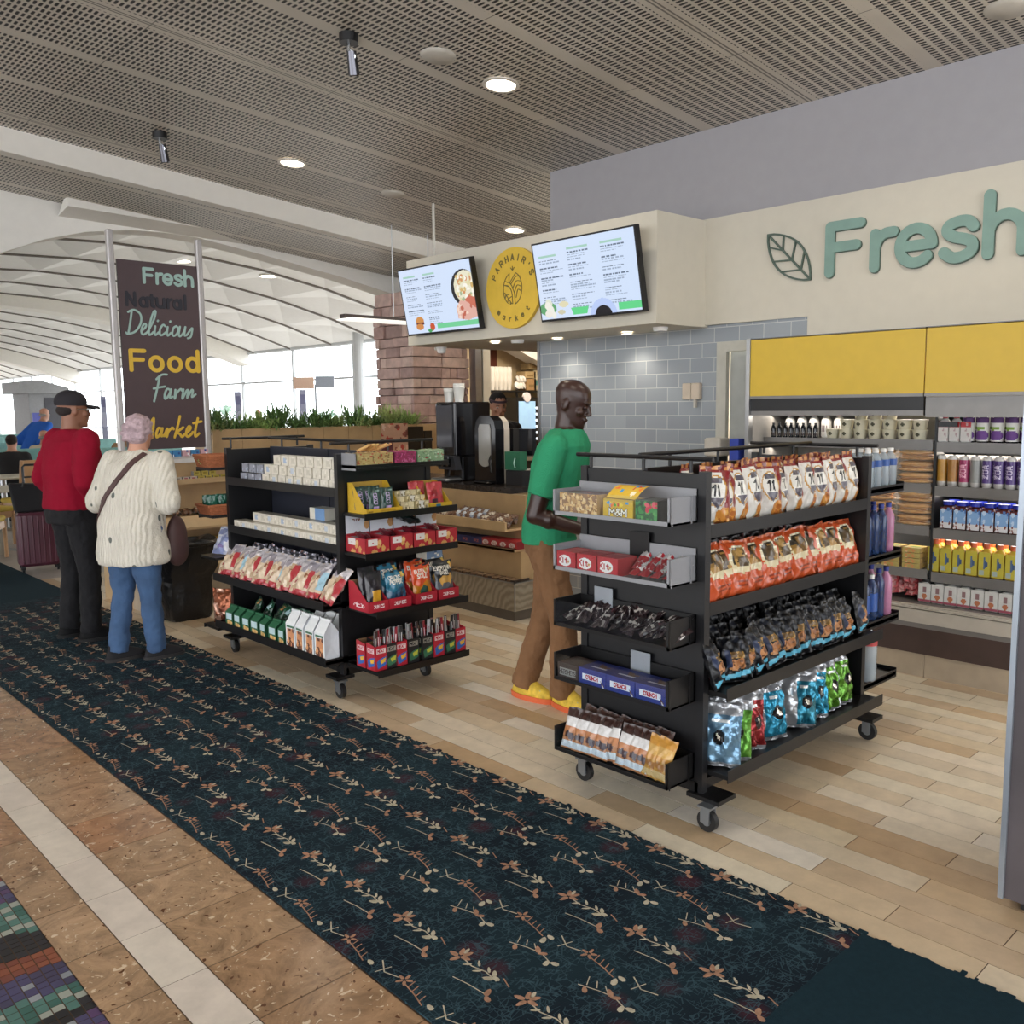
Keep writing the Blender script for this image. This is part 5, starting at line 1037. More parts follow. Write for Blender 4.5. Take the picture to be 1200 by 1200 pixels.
st_(smooth_line([(-.1, .03), (-.05, .02), (-.01, -.03), (.0, -.12)], 4)); st_([(-.09, -.03), (-.01, -.12)]); [st_([(-.075+.025*k, -.045-.028*k), (-.085+.03*k, -.075-.025*k)]) for k in range(3)]; [st_([(-.07+.025*k, -.05-.028*k), (-.04+.025*k, -.045-.02*k)]) for k in range(2)]
for k in (.06, .09): st_([(-.095+.3*(k-.06), k-.03), (-.05, k-.045)])
st_([(-.02, .155), (0, .135), (.02, .155)]); st_([(0, .135), (0, .165)]); m.obj('emblem', [ink], t)
# menu screens
def screen_cv(kind):
    c = Cv(190, 108, '#cfdcf2', 1.76); R = random.Random(kind+5)
    c.a *= (1-.06*c.U[..., None]*np.array([1, .4, 0]))
    cols = ((.06, .24, ['h', 9]), (.34, .24, None)) if kind == 0 else ((.05, .24, None), (.35, .26, None), (.68, .26, None))
    for ci, (u0, wd, _) in enumerate(cols):
        v = .1 if not (kind == 1 and ci == 0) else .16
        c.rect(u0, v, u0+wd*R.uniform(.6, .8), v+.028, '#9fc7b8'); v += .06
        while v < (.72 if (kind == 0 and ci == 0) or (kind == 1 and ci == 0) else .84):
            for k in range(R.choice((2, 3, 3, 4))):
                x = u0; end = u0+wd*R.uniform(.5, 1); cc = '#5d6b80' if k == 0 else '#97a6bd'
                while x < end:
                    ww_ = R.uniform(.012, .04); c.rect(x, v, min(end, x+ww_), v+.014, cc); x += ww_+.008
                v += .031
            v += .035
    if kind == 0:
        c.ell(.88, .4, .17, .27, '#1d1d24'); c.ell(.9, .39, .15, .24, '#e0dcc4').spk(60, ['#d9cfa0', '#c9a866', '#f0ece0', '#9fae8a', '#c98a5a'], .03, 3, (.79, .22, .99, .58))
        c.poly([(.74, .68), (.8, .58), (.9, .6), (1, .72), (1, .84), (.88, .88), (.75, .84)], '#d8a79a').poly([(.86, .58), (.93, .52), (1, .56), (1, .72)], '#c46a54').spk(14, ['#e9cdbd', '#b8604c'], .03, 4, (.76, .64, .98, .84))
        c.ell(.2, .82, .06, .08, '#c98a4a').rect(.14, .83, .26, .87, '#5c2b2e').ell(.19, .9, .055, .05, '#c9864a').ell(.37, .92, .035, .06, '#c2502c').ell(.33, .97, .03, .03, '#4a9a5a')
        c.rect(.44, .88, 1, .95, '#6fc792')
    else:
        c.ell(.08, .86, .09, .09, '#5f9e6c').spk(4, ['#e6e6dc', '#d9ddcc'], .07, 2, (.03, .76, .14, .96)).ell(.08, .82, .035, .05, '#e9e6dc').ell(.08, .93, .04, .05, '#e6e2d8').ell(.25, .82, .05, .04, '#d9d2b0').ell(.22, .92, .04, .03, '#c9c4a8')
        c.poly([(.32, .88), (.5, .88), (.48, .97), (.34, .97)], '#5fce86').rect(.79, .88, 1, .97, '#5fce86').ell(.64, 1.02, .13, .22, '#b4c6ee').ell(.64, 1.03, .085, .14, '#14121a')
    return c
SCRE = pmat('lit_screen', .3, var=0, emit=.95)
for kind, y1, y0, lb in ((0, 6.555, 5.585, 'left menu screen showing a burger and a bowl'), (1, 4.89, 3.915, 'right menu screen with three columns of text')):
    t = thing('menu_screen', lb, 'screen', (4.925, y1, 2.275)); t.rotation_euler = (0, -.19, 0); W_ = y1-y0; H_ = .57
    m = MB(); m.box(0, .05, -W_, 0, 0, H_); m.box(.05, .08, -W_*.7, -W_*.3, .15, .4); m.obj('casing', [mat('screen_black', '#131318', .3)], t)
    m = MB(); m.panel(screen_cv(kind), (-.0015, -.012, H_-.012), (0, -(W_-.024), 0), (0, 0, -(H_-.028))); m.obj('display', [SCRE], t)
    m = MB(); m.box(.012, .03, -W_-.006, -W_, .36, .4); m.obj('side_button', [blk], t)
# hanging banner between two posts
t = thing('banner_sign', 'tall brown banner with stacked words held between two steel posts', 'sign', (2.98, 8.2, 0))
m = MB(); m.box(.05, .79, -.012, .012, 1.30, 2.957); m.obj('board', [mat('banner_brown', '#4a3a3d', .5, var=.04)], t)
postm = mat('pale_aluminium', '#b5b1b0', .35, metal=.4)
for x in (0, .795):
    m = MB(); m.rbox(x-.028, x+.028, -.028, .028, 1.0, 3.2, .012); m.box(x-.004, x+.004, -.031, -.028, 1.0, 3.2); m.obj('post', [postm], t)
UB, VB = (1, 0, 0), (0, 0, 1); BP = (-2.98, -.0125, 0)
lt = mat('pale_mint_letter', '#9dbab3', .5); nv = mat('navy_letter', '#1b1c28', .5)
word_part(t, 'letter', fresh(.42, 3.245, 2.775, .93), .027, .006, BP, UB, VB, lt)
NAT = [[[(0, 0), (0, .11)], [(0, .11), (.07, 0)], [(.07, 0), (.07, .11)]], [arc(.035, .035, .03, .037, 0, 360, 14), [(.068, .0), (.068, .075)]], [[(.02, .1), (.02, .012), (.038, 0)], [(0, .075), (.042, .075)]], [[(0, .075)]+arc(.032, .03, .032, .03, 180, 360, 8)+[(.064, .075)], [(.064, 0), (.064, .04)]], [[(0, 0), (0, .075)], [(0, .05), (.016, .07), (.034, .075)]], [arc(.035, .035, .03, .037, 0, 360, 14), [(.068, .0), (.068, .075)]], [[(0, 0), (0, .115)]]]
word_part(t, 'letter', [[[(3.095+x+o, 2.567+y) for x, y in st] for st in g] for g, o in zip(NAT, (0, .11, .2, .265, .365, .415, .525))], .026, .006, BP, UB, VB, nv)
def script(spec, ox, oy, s, wd, mt, sl=.22):
    word_part(t, 'letter', [[smooth_line([(ox+(x+sl*y+o)*s, oy+y*s) for x, y in st], 4) for st in g] for g, o in spec], wd, .006, BP, UB, VB, mt)
E_ = [[(0, .22), (.2, .42), (.24, .6), (.12, .66), (.02, .45), (.03, .15), (.16, .02), (.34, .14), (.44, .3)]]
I_ = [[(0, .55), (.02, .2), (.1, .02), (.26, .2)], [(.1, .86), (.11, .9)]]
S_ = [[(0, .1), (.26, .55), (.3, .3), (.26, .0), (.1, -.08)]]
DEL = [([[(.08, 1.35), (.1, .7), (.1, .05)], [(-.12, 1.3), (.2, 1.45), (.62, 1.2), (.72, .7), (.5, .2), (.1, .02), (-.05, .1)]], 0), (E_, .82), ([[(0, .2), (.24, .9), (.28, 1.4), (.16, 1.4), (.06, .8), (.08, .1), (.2, .04), (.34, .2)]], 1.22), (I_, 1.62), ([[(.3, .58), (.16, .66), (.02, .4), (.06, .08), (.2, .04), (.42, .24)]], 1.92), (I_, 2.38), ([[(.2, .62), (.05, .5), (.03, .15), (.16, .02), (.34, .2), (.34, .5), (.2, .62)]], 2.7), ([[(0, .6), (0, .12), (.12, .02), (.3, .3), (.34, .6)], [(.34, .6), (.36, .1), (.5, .1)]], 3.14), (S_, 3.65)]
script(DEL, 3.075, 2.315, .148, .017, lt)
FAR = [([[(.1, 1.3), (.08, .7), (.02, -.1)], [(-.05, 1.15), (.2, 1.4), (.5, 1.42)], [(-.12, .62), (.16, .68), (.5, .74)]], 0), ([[(.28, .55), (.1, .6), (.02, .3), (.08, .04), (.24, .2), (.34, .58)], [(.34, .58), (.34, .12), (.5, .16)]], .55), ([[(0, .55), (.04, .05), (.1, .36), (.3, .6), (.4, .5)]], 1.15), ([[(0, .58), (.02, .05), (.2, .5), (.3, .5), (.3, .1), (.48, .52), (.58, .5), (.58, .15), (.78, .3)]], 1.62)]
script(FAR, 3.285, 1.745, .158, .018, lt)
MAR = [([[(0, 0), (.2, 1.2), (.4, .4), (.7, 1.2), (.8, 0)]], -2.0), ([[(.28, .55), (.1, .6), (.02, .3), (.08, .04), (.24, .2), (.34, .58)], [(.34, .58), (.34, .12), (.5, .16)]], -1.0), ([[(-.12, .1), (.0, .55), (.04, .05), (.1, .36), (.3, .6), (.4, .5)]], -.35), ([[(0, 0), (.1, .9), (.12, 1.3)], [(.44, .6), (.1, .3), (.3, .2), (.46, .02), (.6, .16)]], .2), (E_, .88), ([[(.1, 1.15), (.06, .4), (.14, .02), (.34, .2)], [(-.14, .85), (.36, .95)]], 1.4)]
script(MAR, 3.425, 1.40, .148, .021, yelp)
FOOD = [[[(0, 0), (0, .175), (.12, .175)], [(0, .095), (.105, .095)]], [arc(.06, .06, .055, .06, 0, 360, 20)], [arc(.06, .06, .055, .06, 0, 360, 20)], [arc(.055, .06, .05, .06, 0, 360, 20), [(.107, 0), (.107, .185)]]]
word_part(t, 'letter', [[[(3.1+(x+o), 2.005+y*.97) for x, y in st] for st in g] for g, o in zip(FOOD, (0, .165, .335, .505))], .036, .006, BP, UB, VB, yelp)
# ================================================================ COOLER
sg = mat('case_grey_metal', '#7c7a78', .4, metal=.4); yel = mat('yellow_canopy_panel', '#cfae35', .45, var=.03)
ct = thing('refrigerated_case', 'open refrigerated case with yellow canopy panels and grey shelves', 'refrigerated case', (5.43, 2.238, 0))
for y0, y1 in ((0.004, 1.165), (-2.2, -.004)):
    m = MB(); m.box(0, .03, y0, y1, 1.70, 2.08); m.obj('canopy_panel', [yel], ct)
    m = MB(); m.box(-.004, .03, y0, y1, 1.682, 1.70); m.box(0, .4, y0, y1, 2.075, 2.085); m.obj('canopy_trim', [sg], ct)
m = MB(); m.box(.01, .04, .004, 1.165, 1.60, 1.685); m.obj('night_blind_housing', [blk], ct)
m = MB(); m.box(.01, .3, .004, 1.165, 1.57, 1.60); m.box(.02, .3, -2.2, -.004, 1.56, 1.68); m.obj('air_duct', [sg], ct)
inner = mat('pale_case_lining', '#a8a49e', .4)
m = MB(); m.box(.66, .7, -2.2, 1.19, .3, 2.08); m.box(.02, .7, 1.17, 1.2, .3, 2.08); m.box(.3, .7, -2.2, 1.17, 1.60, 1.66); m.obj('lining', [inner], ct)
m = MB(); m.box(-.01, .04, 1.165, 1.195, 0, 2.085); m.obj('side_edge', [steel], ct)
m = MB(); m.box(.10, .66, -2.2, 1.17, .38, .415); m.box(-.01, .66, -2.2, 1.17, .30, .33); m.obj('deck', [sg], ct)
m = MB(); m.box(-.012, .09, -2.2, 1.17, .415, .42); m.box(-.014, -.008, -2.2, 1.17, .33, .41); m.box(.01, .03, -2.2, 1.17, .42, .428); m.box(.05, .065, -2.2, 1.17, .42, .428); m.obj('deck_front', [mat('pale_bumper', '#b5b0a6', .4)], ct)
m = MB(); m.box(-.008, .6, -2.2, 1.17, .142, .33); m.obj('kick_panel', [mat('dark_walnut_kick', '#43332e', .5, var=.2, scale=5)], ct)
m = MB()
for k in range(6): m.box(-.002, .6, 1.17-.62*(k+1)+.003, 1.17-.62*k, .0, .142)
m.obj('tiled_base', [mat('beige_stone_base', '#a89a86', .5, var=.12, scale=6)], ct)
SHZ = [1.385, 1.12, .86, .59]
for z in SHZ:
    for y0, y1 in ((.012, 1.165), (-2.2, -.012)):
        dz = .0 if y0 < 0 else .01
        m = MB(); m.box(.19, .64, y0, y1, z+dz, z+dz+.02); m.box(.186, .192, y0, y1, z+dz-.038, z+dz+.024); m.obj('shelf', [sg], ct)
m = MB(); m.box(.2, .64, -.008, .008, .42, 1.6); m.obj('divider_post', [blk], ct)
m = MB(); m.box(.175, .18, -.13, -.02, 1.5, 1.53); m.obj('small_black_sign', [blk], ct)
for z in (1.56, 1.34, 1.08, .82):
    area('case_strip_lamp', (5.43+.3, 1.7, z), .05, 5, (1, .9, .78), (0, .35, 0), 3.4)
CX = 5.43+.2
def cool(P, name, y, z, lb, cat, grp, x=CX+.04, rz=FCE, rot=None, sc=None): return put(P, name, (x, y, z+.022), rz, lb, cat, grp, rot=rot, sc=sc)
pw = mat('white_hdpe', '#dcdcd8', .4); redc = mat('red_cap', '#b8323a', .4); pur = pmat('purple_label_print', .4)
def lab_bottle(r, h, body, cap, cv, l0=.12, l1=.62, square=False, neck=.45):
    b1 = MB(); n = 20
    if square: b1.rbox(-r, r, -r, r, 0, h*.72, r*.3); b1.cone((0, 0, h*.72), (0, 0, h*.86), r*1.1, r*.5, 12)
    else: b1.lathe([(r*.9, 0), (r, .01), (r, h*.66), (r*.8, h*.76), (r*neck, h*.86), (r*neck, h*.9)], n)
    b2 = MB(); b2.lathe([(r*neck*1.15, h*.86), (r*neck*1.15, h)], 14)
    b3 = MB()
    if square: b3.panel(cv, (-r*.96, -r-.0008, h*l1), (r*1.92, 0, 0), (0, 0, -h*(l1-l0))); b3.panel(cv, (-r-.0008, r*.96, h*l1), (0, -r*1.92, 0), (0, 0, -h*(l1-l0)))
    else: b3.grid(lambda u, v: (r*1.015*math.sin((u-.5)*4.2), -r*1.015*math.cos((u-.5)*4.2), h*(l1+(l0-l1)*v)), cv.w, cv.h, cv)
    return [('bottle_body', b1.mesh('body', [body], True), None), ('cap', b2.mesh('cap', [cap], True), 0), ('label', b3.mesh('label', [PRINT]), 0)]
blkj = mat('dark_juice', '#1c1420', .15); bc = mat('black_cap', '#151517', .4)
pj = lab_bottle(.034, .185, blkj, bc, Cv(16, 18, '#e2e2dc').ell(.5, .75, .3, .2, '#6b3f8c').ell(.4, .45, .25, .08, '#7ea53c').rect(.2, .0, .8, .2, '#5c3a78'), .05, .8)
for i, y in enumerate((2.065, 1.985, 1.905, 1.825, 1.745, 1.665)): cool(pj, 'juice_bottle', y, SHZ[0], oname(i, 6)+' dark juice bottle with purple label, top case shelf', 'bottle', 'dark juice bottles')
for i in range(6): cool(pj, 'juice_bottle', 2.04-.08*i, SHZ[0], oname(i, 6)+' dark juice bottle in the row behind, top case shelf', 'bottle', 'dark juice bottles behind', x=CX+.13)
rb = lab_bottle(.03, .165, pw, redc, Cv(10, 14, '#d8d4d0').rect(0, 0, 1, .3, '#b8343c').spk(4, ['#b9a0a0'], .1, 2), .05, .75, True)
for i, y in enumerate((2.19, 2.125, 2.06+.0)): cool(rb, 'milk_bottle', y+.01, SHZ[0], oname(i, 3)+' white square bottle with a red cap, top case shelf', 'bottle', 'white bottles with red caps', x=CX+.0+.035)
cann = lambda a, b_, txt, tc_: [('can_body', (lambda m: (m.grid(lambda u, v: (.029*math.sin(u*2*PI), -.029*math.cos(u*2*PI), .02+.15*(1-v)), 64, 36, Cv(64, 36, a, 1.2).rect(0, 0, 1, .06, '#d8d6d2').rect(.0, .94, 1, 1, '#b9b7b4').text(txt, .0, .5, .2, tc_, .2, ang=-PI/2).text(txt, 1.0, .5, .2, tc_, .2, ang=-PI/2).text(txt, .93, .5, .2, tc_, .2, ang=-PI/2)), m.lathe([(.001, 0), (.024, 0), (.029, .02)], 20, c='#b9b7b4', caps=False), m.lathe([(.029, .17), (.024, .185), (.022, .18), (.001, .18)], 20, c='#dcdad6', caps=False), m.mesh('can', [GLOSSP], True))[-1])(MB()), None)]
KC = [('#b98a34', '#d8b870', ' ', '#d8b870', 'golden'), ('#a87838', '#d8c890', ' ', '#d8c890', 'amber'), ('#a03060', '#d07898', 'ZOA', '#e0a0b8', 'magenta'), ('#8f9290', '#b0b0b0', ' ', '#b0b0b0', 'silver'), ('#4a3078', '#8a78b0', 'ZOA', '#cfc6e0', 'purple')]
cans = [cann(a, b_, tx, tc_) for a, b_, tx, tc_, _ in KC]
for i, (k, y) in enumerate(((0, 2.21), (1, 2.145), (2, 2.08), (3, 2.015), (4, 1.95), (4, 1.885), (4, 1.82), (4, 1.755), (4, 1.69))): cool(cans[k], 'drink_can', y, SHZ[1], ['leftmost golden', 'amber', 'magenta', 'silver', 'leftmost purple', 'second purple', 'third purple', 'fourth purple', 'rightmost purple'][i]+' tall can on the second case shelf', 'can', 'tall cans on the second case shelf', rz=FCE+R0.uniform(-.15, .15))
for i in range(9): cool(cans[3 if i < 4 else 4], 'drink_can', 2.2-.065*i, SHZ[1], oname(i, 9)+' tall can in the row behind on the second shelf', 'can', 'tall cans in the row behind', x=CX+.11)
by = lab_bottle(.036, .17, mat('brown_milk', '#5a2a24', .3), mat('royal_blue_cap', '#2233a8', .35), Cv(18, 18, '#7fa8d8').rect(0, .0, 1, .1, '#5a1f22').spk(8, ['#b9d0ea', '#4a78b8'], .12, 3).rect(0, .7, 1, 1, '#d8d8dc').spk(5, ['#7a3a2c'], .08, 4, (0, .7, 1, 1)), .04, .78, True, .8)
for i in range(8): cool(by, 'milk_bottle', 2.16-.078*i, SHZ[2], oname(i, 8)+' chocolate milk bottle with a blue cap, third case shelf', 'bottle', 'chocolate milk bottles')
for i in range(8): cool(by, 'milk_bottle', 2.16-.078*i, SHZ[2], oname(i, 8)+' chocolate milk bottle in the row behind, third shelf', 'bottle', 'chocolate milk bottles behind', x=CX+.13)
ye = lab_bottle(.034, .2, mat('yellow_juice', '#c9a83a', .3), mat('orange_cap', '#d86a40', .4), Cv(14, 20, '#b9ae3c').text('*', .6, .5, .3, '#35507a', .3).rect(.4, .2, .6, .7, '#4a6488').rect(.1, .75, .5, .95, '#9fb0b0'), .04, .76, True)
for i in range(10): cool(ye, 'juice_bottle', 2.225-.0735*i, SHZ[3], oname(i, 10)+' yellow juice bottle with orange cap, fourth case shelf', 'bottle', 'yellow juice bottles')
for i in range(10): cool(ye, 'juice_bottle', 2.225-.0735*i, SHZ[3], oname(i, 10)+' yellow juice bottle in the row behind, fourth shelf', 'bottle', 'yellow juice bottles behind', x=CX+.12)
wbk = lab_bottle(.038, .15, pw, bc, Cv(14, 16, '#cfcfcc').ell(.5, .7, .2, .15, '#b8704a').rect(.35, .2, .65, .5, '#8a6a6c').rect(0, .9, 1, 1, '#a05060'), .05, .8, True, .75)
for i in range(9): cool(wbk, 'yogurt_drink', 2.26-.077*i, .395, oname(i, 9)+' white yogurt drink with black cap on the case deck', 'bottle', 'white yogurt drinks on the deck', x=CX+.02)
for i in range(9): cool(wbk, 'yogurt_drink', 2.26-.077*i, .395, oname(i, 9)+' white yogurt drink in the row behind on the deck', 'bottle', 'white yogurt drinks behind', x=CX+.11)
# pastries and sandwiches
bread = mat('baked_crust', '#cfa468', .6, var=.2, scale=25, bump=.3); film = mat('clear_clamshell', '#e6e2da', .1, alpha=.12)
def sandwich():
    a = MB(); 
    for z0, h in ((.0, .022), (.032, .03)):
        a.lathe([(.02, 0), (.055, .003), (.066, h*.5), (.05, h*.92), (.01, h*1.05)], 20, (0, 0, z0))
    a.v = [(x*1.75, y*1.05, z) for x, y, z in a.v]; A = a.mesh('roll', [bread], True)
    f_ = MB(); f_.rbox(-.085, .085, -.052, .052, .018, .036, .02); F = f_.mesh('filling', [mat('sandwich_filling', '#a8794a', .6, var=.3, scale=60)])
    p = MB(); p.rbox(-.108, .108, -.068, .068, -.004, .066, .02); P = p.mesh('clear_pack', [film], True)
    return [('bread_roll', A, None), ('filling', F, 0), ('clear_pack', P, 0)]
sw = sandwich()
for zi, n in ((1, 3), (2, 3)):
    for k in range(n):
        for j, y in enumerate((2.36,) if True else ()): cool(sw, 'packed_sandwich', y, SHZ[zi]+.01+.072*k, '%s packed roll in the stack on the %s case shelf' % (('bottom', 'middle', 'top')[k], ('', 'second', 'third')[zi]), 'sandwich', None)
        cool(sw, 'packed_sandwich', 2.6, SHZ[zi]+.01+.072*k, '%s packed roll in the left stack on the %s case shelf' % (('bottom', 'middle', 'top')[k], ('', 'second', 'third')[zi]), 'sandwich', None)
sl_ = carton('salad_box', .11, .12, .03, '#b9a070', Cv(14, 4, '#b0a05a').spk(5, ['#7f9a3c', '#d8b88a', '#c98a50'], .3, 3), '#a88a5c', Cv(10, 10, '#c9b070').ell(.5, .5, .3, .2, '#8fae3c'), GLOSSP)
for k in range(4):
    for j, y in enumerate((2.35, 2.48, 2.61)): cool(sl_, 'salad_box', y, SHZ[3]+.01+.033*k, '%s salad box in the %s stack on the fourth case shelf' % (('bottom', 'second', 'third', 'top')[k], ('right', 'middle', 'left')[j]), 'salad box', 'stacked salad boxes')
mt_ = bag('meat_pack', Cv(12, 12, '#c9565a').spk(10, ['#e09090', '#a83a40', '#eab0b0'], .15, 3), .13, .13, .05, '#c9565a', 110, .008)
for k in range(3):
    for j in range(3): cool(mt_, 'meat_pack', 2.34+.12*j, .41+.035*k, '%s pink pack in the %s pile on the case deck' % (('bottom', 'middle', 'top')[k], ('right', 'middle', 'left')[j]), 'meat pack', 'pink packs on the deck', rot=(-1.1+.2*j, .2*(k-1), FCE+.4*k), x=CX+.03)
tb_ = MB(); tb_.lathe([(.034, 0), (.036, .004), (.044, .055)], 20); tb_.lathe([(.0465, .055), (.0465, .062), (.001, .064)], 20, caps=False)
tubm = [('tub', tb_.mesh('tub', [mat('cream_tub', '#d3cdb4', .45)], True), None), ('tub_label', (lambda m: (m.grid(lambda u, v: ((.0375+.007*(1-v))*math.sin(1.6*(u-.5)), -(.0375+.007*(1-v))*math.cos(1.6*(u-.5)), .015+.035*(1-v)), 10, 6, Cv(10, 6, '#d3cdb4').ell(.5, .5, .25, .3, '#4a4a38')), m.mesh('l', [PRINT]))[-1])(MB()), 0)]
for j in range(7):
    for k in range(3 if 1 < j < 5 else 2 if j < 6 else 1): 
        cool(tubm, 'yogurt_tub', 2.35+.095*j, SHZ[0]+.01+.062*k, '%s cream tub in the %s stack from the right, top case shelf' % (('bottom', 'middle', 'top')[k], ['first', 'second', 'third', 'fourth', 'fifth', 'sixth', 'seventh'][j]), 'tub', 'cream tubs on the top case shelf')
bb_ = lab_bottle(.017, .1, mat('dark_glass', '#1c2024', .1), bc, Cv(6, 6, '#c9c4b8').rect(.2, .2, .8, .8, '#8a6a5a'), .1, .4)
for i in range(8): cool(bb_, 'small_bottle', 3.36-.045*i, SHZ[0]+.01, oname(i, 8)+' small dark bottle at the left end of the top case shelf', 'bottle', 'small dark bottles')
wj = lab_bottle(.034, .17, pw, redc, Cv(8, 8, '#d3cfca').rect(.2, .3, .8, .7, '#7a6a6c'), .1, .6)
for i in range(5): cool(wj, 'creamer_bottle', 3.30-.09*i, SHZ[0]+.01, oname(i, 5)+' white bottle with red cap behind the small dark ones', 'bottle', 'white creamer bottles', x=CX+.16)
gjar = lab_bottle(.04, .12, mat('green_glass', '#2f6a40', .15), mat('dark_green_cap', '#1d4428', .4), Cv(6, 6, '#3f8a50'), .1, .4)
for i in range(3): cool(gjar, 'juice_bottle', 2.98-.095*i, SHZ[1]+.01, oname(i, 3)+' green bottle on the second case shelf', 'bottle', 'green bottles')
# ================================================================ COUNTER
ctr = thing('service_counter', 'maple counter with stepped candy ledges, dark top and stone-faced bin', 'counter', (4.68, 4.96, 0))
dtop = mat('dark_stone_top', '#2c2624', .25, var=.3, scale=30); pale_l = mat('maple_ledge', '#c7aa80', .4, var=.1, scale=5)
m = MB(); m.box(.25, .9, .3, 2.9, 0, .955); m.obj('cabinet', [wood], ctr)
m = MB(); m.box(.23, .905, .28, 2.9, .955, 1.0); m.obj('worktop', [dtop], ctr)
m = MB(); m.box(.02, .3, .12, 2.3, .685, .70); m.box(.02, .04, .12, 2.3, .70, .76); m.obj('upper_ledge', [pale_l], ctr)
m = MB(); m.add([(.05, .05, .55), (.05, 2.3, .55), (.22, 2.3, .56), (.22, .05, .56), (.05, .05, .53), (.05, 2.3, .53)], [(0, 3, 2, 1), (0, 1, 5, 4)]); m.box(.05, .26, .05, 2.3, .53, .548); m.obj('middle_ledge', [pale_l], ctr)
m = MB(); m.box(.1, .27, .03, 2.3, .3, .53); m.box(.2, .27, .1, 2.3, .55, .685); m.box(.22, .27, .1, 2.3, .70, .955); m.obj('riser', [wood], ctr)
def scratched():
    m_, t_, b_ = nt('brushed_swirl_metal'); tc = node(t_, 'ShaderNodeTexCoord')
    w_ = node(t_, 'ShaderNodeTexWave', wave_type='RINGS', i_Scale=6.0, i_Distortion=9.0, i_Detail=3.0); t_.links.new(tc.outputs['Object'], w_.inputs['Vector'])
    r_ = node(t_, 'ShaderNodeValToRGB'); r_.color_ramp.elements[0].color = (*lin('#8a8071'), 1); r_.color_ramp.elements[1].color = (*lin('#a89f8e'), 1); t_.links.new(w_.outputs['Fac'], r_.inputs[0]); t_.links.new(r_.outputs[0], b_.inputs['Base Color'])
    b_.inputs['Roughness'].default_value = .32; b_.inputs['Metallic'].default_value = .35; return m_
SWL = scratched()
m = MB(); m.box(0, .012, 0, 2.3, .08, .3); m.box(.012, .24, 0, .012, .08, .3); m.box(.012, .24, .012, 2.3, .08, .24); m.obj('bin_face', [SWL], ctr)
m = MB(); m.box(-.004, .016, -.004, 2.3, .296, .304); m.box(-.004, .24, -.004, .012, .296, .304); m.box(-.003, .006, -.004, .004, .08, .3); m.obj('bin_rim', [steel], ctr)
m = MB(); m.box(.015, .3, .02, 2.3, 0, .08); m.obj('toe_kick', [mat('brushed_toe_kick', '#5f5850', .4, metal=.3)], ctr)
ckb = [bag('cookie_pack', Cv(12, 10, '#6b4a34').spk(8, c_, .16, s), .1, .085, .05, '#5a3c2c', 120+s, .006, n=(14, 12), matl=GLOSSP) for s, c_ in enumerate((['#8a6a50', '#3c2a20', '#d0c4b4'], ['#c4cdd8', '#8f9cb0', '#e6eaf0'], ['#5a3a28', '#a08060', '#3a2a20']))]
for i in range(13):
    for r in range(2):
        me = ckb[1] if (3 < i < 8) else ckb[0 if i % 2 else 2]
        put(me, 'cookie_pack', (4.75+.075*r, 5.14+.088*i, .705+.02*r), 0, '%s wrapped cookie pack, %s row of the upper counter ledge, counted from the right' % (['first', 'second', 'third', 'fourth', 'fifth', 'sixth', 'seventh', 'eighth', 'ninth', 'tenth', 'eleventh', 'twelfth', 'thirteenth'][i], ('front', 'back')[r]), 'cookie pack', 'wrapped cookies on the upper ledge', rot=(-.5, R0.uniform(-.15, .15), FCE+R0.uniform(-.3, .3)), sc=(1, 1, 1.25 if 3 < i < 8 else 1))
sb = carton('candy_box', .135, .13, .055, '#23285a', Cv(26, 10, '#23285a').rect(.2, .2, .75, .75, '#3a3258').text('SNICK', .47, .48, .3, '#b0564a', .2, sp=1), '#1c2048', '#2b306a'); rb_ = carton('candy_box', .10, .13, .062, '#a82a2e', Cv(22, 12, '#a82a2e').ell(.45, .55, .35, .3, '#d9c9c2').text('Kit', .45, .55, .3, '#a82a2e', .2).rect(0, .85, 1, 1, '#5c2a22'), '#8a2226', '#b8343a')
for i in range(5): put(sb, 'candy_box', (4.80, 5.46+.137*i, .551), FCE, '%s dark blue candy box on the middle counter ledge' % ['rightmost', 'second from the right', 'middle', 'second from the left', 'leftmost'][i], 'candy box', 'dark blue candy boxes')
for i in range(4): put(rb_, 'candy_box', (4.80, 5.04+.102*i, .551), FCE, '%s red candy box on the middle counter ledge' % ['rightmost', 'second from the right', 'second from the left', 'leftmost'][i], 'candy box', 'red candy boxes on the counter ledge')
br_ = [carton('wrapped_brownie', .075, .085, .035, '#5e4634', Cv(10, 5, '#6b4f3a').spk(5, ['#3c2a20', '#a08a70', '#2c2420'], .25, s), '#3c2c22', Cv(8, 8, '#8a6e52').spk(6, ['#b8a488', '#4a3528', '#2a2220'], .14, s+4), GLOSSP) for s in range(3)]
for i in range(11):
    for r in range(2): put(br_[(i+r) % 3], 'wrapped_brownie', (4.73+.09*r, 5.02+.087*i, .285), FCE+R0.uniform(-.2, .2), '%s wrapped brownie, %s row of the metal-faced bin, counted from the right' % (['first', 'second', 'third', 'fourth', 'fifth', 'sixth', 'seventh', 'eighth', 'ninth', 'tenth', 'eleventh'][i], ('front', 'back')[r]), 'brownie', 'wrapped brownies in the bin', rot=None)
wp = carton('wrapped_bar', .08, .085, .03, '#c4b8b0', Cv(8, 5, '#c9beb6').spk(4, ['#b05048', '#e0d8d0'], .25, 3), '#b8aca4', Cv(8, 8, '#d0c6be').spk(5, ['#b05a50', '#e8e2dc'], .14, 2), GLOSSP)
for i in range(6): put(wp, 'wrapped_bar', (4.76, 6.0+.092*i, .29), FCE, '%s pale wrapped bar in the metal-faced bin, counted from the right' % ['first', 'second', 'third', 'fourth', 'fifth', 'sixth'][i], 'snack bar', 'pale wrapped bars in the bin')
